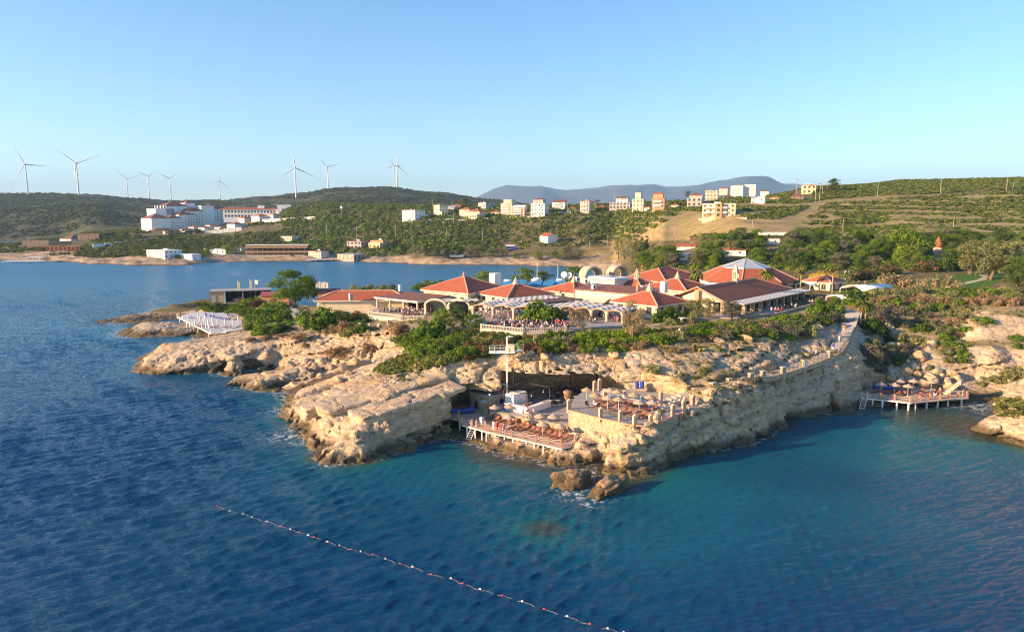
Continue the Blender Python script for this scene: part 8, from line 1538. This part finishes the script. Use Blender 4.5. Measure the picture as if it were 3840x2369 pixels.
for x, y in [(1190,690),(1320,680),(1550,690),(1680,680),(760,620),(860,650),(940,660),(620,640)]: lounger(Vector((*spt(*Z7(x, y), 2.3), 2.31)), R(rnd.uniform(-60,-20)), 'sun lounger among the folded white parasols', 'loungers on the left deck')
person(Vector((*spt(*Z7(290,400),2.3),2.31)), 1, 'stand', 'red', 'black', 'guest in red at the seaward end of the left deck', s=.95); person(Vector((*spt(*Z7(480,410),2.3),2.31)), 2, 'stand', 'white', 'black', 'guest in white at the seaward end of the left deck', s=.95)
a, b = Vector((*spt(840,1243,2.5),2.5)), Vector((*spt(952,1222,3.4),3.4)); r = thing('gangway', 'white sloping gangway from the left deck to the path', 'gangway', a, math.atan2(b.y-a.y, b.x-a.x)); L = (b.xy-a.xy).length; MB().prism([(0,-.7),(L,-.7),(L,.7),(0,.7)], [-.25,.65,.65,-.25], [0,.9,.9,0]).build('walkway', W_['whitem'], r)
mb = MB(); mb.tube((0,.7,1.0),(L,.7,1.9),.04,n=4); [mb.tube((L*k/5,.7,.9*k/5),(L*k/5,.7,.9*k/5+1),.04,n=4) for k in range(6)]; mb.build('railing', W_['whitem'], r)
p = PY(841, 1130, 250); cp = thing('carport', 'flat roofed open carport with timber end wall and two pale doors', 'carport', (p.x, p.y, p.z), R(17)); MB().box(0,16,6.5,7,-2,3.6).build('back_wall', W_['dark'], cp); MB().box(-4.8,0,0,7,-2,3.6).build('end_wall', plain('larch_cladding', (.50,.30,.15), .7, .2, 3), cp); MB().box(-5,16.4,-.4,7.2,3.603,3.95).build('roof', T_['grey'], cp); MB().box(.05,.5,-.3,.4,-2,3.6).build('pillar', W_['white'], cp); MB().lathe([(.18,-2),(.18,3.6)], 8, (6.5,.2)).build('pillar', W_['whitem'], cp, True)
for x in (-4.2, -1.9): MB().box(x, x+1.5, -.04, -.003, -.2, 2.2).build('door', W_['cream'], cp)
def car(loc, rot, paint, label):
    r = thing('parked_car', label, 'car', loc, rot); mb = MB(); prof = [(-2.1,.35),(-2.15,.75),(-1.5,.9),(1.3,.95),(2.05,.88),(2.15,.4)]; n = len(prof); vs = [(x,-.85,z) for x,z in prof] + [(x,.85,z) for x,z in prof]; mb.add(vs, [tuple(range(n))[::-1], tuple(range(n,2*n))] + [(i,(i+1)%n,n+(i+1)%n,n+i) for i in range(n)]); mb.build('body', paint, r)
    cab = [(-1.3,.905),(-.6,1.42),(.9,1.45),(1.75,.96)]; n = 4; MB().add([(x,-.7,z) for x,z in cab]+[(x,.7,z) for x,z in cab], [tuple(range(n))[::-1], tuple(range(n,2*n))] + [(i,(i+1)%n,n+(i+1)%n,n+i) for i in range(n)]).build('cabin', M_GLASS, r); MB().box(-.62,.92,-.68,.68,1.452,1.49).build('roof_panel', paint, r)
    for x in (-1.35,1.35):
        for y in (-.86,.86): wh_ = MB().tube((x,y-.1,.33),(x,y+.1,.33),.33,n=12).build('wheel', W_['black'], r); MB().tube((x,y-.115,.33),(x,y+.115,.33),.2,n=10).build('rim', W_['metal'], wh_)
    for y in (-.6,.6): MB().box(-2.18,-2.14,y-.18,y+.18,.6,.72).build('headlight', W_['whitem'], r)
    return r
def onp(sx, sy, Y): return PY(sx, sy, Y)
lot = tag(MB().prism([tuple(onp(x, y, Y)[:2]) for x, y, Y in [(846,1130,248),(935,1130,248),(955,1112,258),(860,1112,258)]], 2, 4.55).build('parking', plain('asphalt', (.10,.10,.10), .9)), kind='structure')
pc = onp(892, 1124, 252); car((pc.x, pc.y+1.5, 4.56), .15, plain('silver_paint', (.55,.57,.6), .3, .04), 'silver car parked behind the red one at the carport'); car((pc.x+2.2, pc.y-1.8, 4.56), .12, plain('red_paint', (.35,.02,.03), .3, .04), 'dark red car parked in front of the carport')
for x, yt, yb, lb, cl in ((893,1051,1096,'tall yellow feather banner, left of two on the carport','yellow'),(938,1046,1090,'tall yellow feather banner, right of two on the carport','yellow')):
    p = PY(x, yb, 256); h_ = (yb-yt)/pxm(256); r = thing('feather_banner', lb, 'banner', p, .2, 'feather banners'); MB().tube((0,0,-1),(0,0,h_),.05,n=5).build('pole', W_['whitem'], r); MB().add([(.05,-.02,.6),(.75,-.02,.9),(.85,-.02,h_-1),(.05,-.02,h_),(.05,.02,.6),(.75,.02,.9),(.85,.02,h_-1),(.05,.02,h_)], [(0,1,2,3),(7,6,5,4),(0,4,5,1),(1,5,6,2),(2,6,7,3),(3,7,4,0)]).build('flag', plain('banner_yellow', (.75,.58,.22), .8), r)
p = PY(957, 1090, 258); r = thing('flag', 'white flag flying on a thin pole right of the banners', 'flag', p); MB().tube((0,0,-2),(0,0,4.2),.05,n=5).build('pole', W_['whitem'], r); MB().add([(0,-.02,2.6),(1.2,-.1,2.5),(1.3,.05,4.0),(0,-.02,4.1),(0,.02,2.6),(1.2,-.06,2.5),(1.3,.09,4.0),(0,.02,4.1)], [(0,1,2,3),(7,6,5,4),(0,4,5,1),(1,5,6,2),(2,6,7,3),(3,7,4,0)]).build('cloth', CL['white'], r)
p = PY(976, 1098, 246); r = thing('service_building', 'low building with plum coloured metal roof behind the shrubs', 'building', (p.x, p.y, 4), R(3)); MB().box(0,10,0,6,-2,3.2).build('wall', W_['terra'], r); MB().gable(-.4,10.4,-.4,6.4,3.1,1.3).build('roof', T_['maroon'], r); MB().lathe([(.28,3),(.28,6.6)], 10, (5.6,4)).lathe([(.36,6.603),(.36,6.9),(.1,7.0)], 10, (5.6,4)).build('flue', W_['black'], r, True)
p = PY(1185, 1080, 240); r = thing('service_building', 'low building with plum coloured roof right of the tall pine', 'building', (p.x, p.y+2, 5.5), R(3)); MB().box(0,7,0,6,-2,3.2).build('wall', W_['terra'], r); MB().gable(-.4,7.4,-.4,6.4,3.1,1.3).build('roof', T_['maroon'], r)
for i in range(5): o = tag(MB().prism([(-.55,-.4),(.55,-.4),(.5,.4),(-.5,.4)], 0, 2.0 + .2*(i % 2)).build('white_panel_stack', W_['whitem']), 'upright white panel in the stack beyond the plum roof', 'panel', 'white panels beyond the plum roof'); o.location = PY(1190 + i*9, 1077, 252); o.location.z -= .3
p = hitp(1058, 1206); r = thing('waste_bin', 'yellow waste bin beside the path on the left', 'bin', p); MB().lathe([(.3,0),(.42,1.1)], 10).build('body', plain('yellow_bin', (.75,.48,.03), .5), r); MB().lathe([(.45,1.103),(.45,1.2),(.1,1.28)], 10).build('lid', W_['whitem'], r)
def ribbon(name, pts, wd, mat):
    W3 = [hitp(x, y) for x, y in pts]
    for a, b in zip(W3, W3[1:]):
        n = max(2, int((b-a).length/2)); mb = MB(); d = (b-a); d.z = 0; d.normalize(); s = Vector((-d.y, d.x, 0))*wd/2; vs = []
        for i in range(n+1): c = a.lerp(b, i/n); z = max(ground(c.x, c.y), ground(*(c+s)[:2]), ground(*(c-s)[:2])) + .06; vs += [(c.x-s.x, c.y-s.y, z), (c.x+s.x, c.y+s.y, z)]
        tag(mb.add(vs, [(2*i, 2*i+1, 2*i+3, 2*i+2) for i in range(n)]).build(name, mat), kind='structure')
ribbon('path', [(1140,1218),(1118,1186),(1098,1168),(1085,1150)], 3.2, plain('pale_path', (.42,.38,.33), .9)); ribbon('path', [(2440,1222),(2520,1208),(2580,1196)], 1.5, M_PATH); ribbon('path', [(3600,1066),(3680,1050),(3700,1040),(3680,1030)], 2.2, M_PATH)
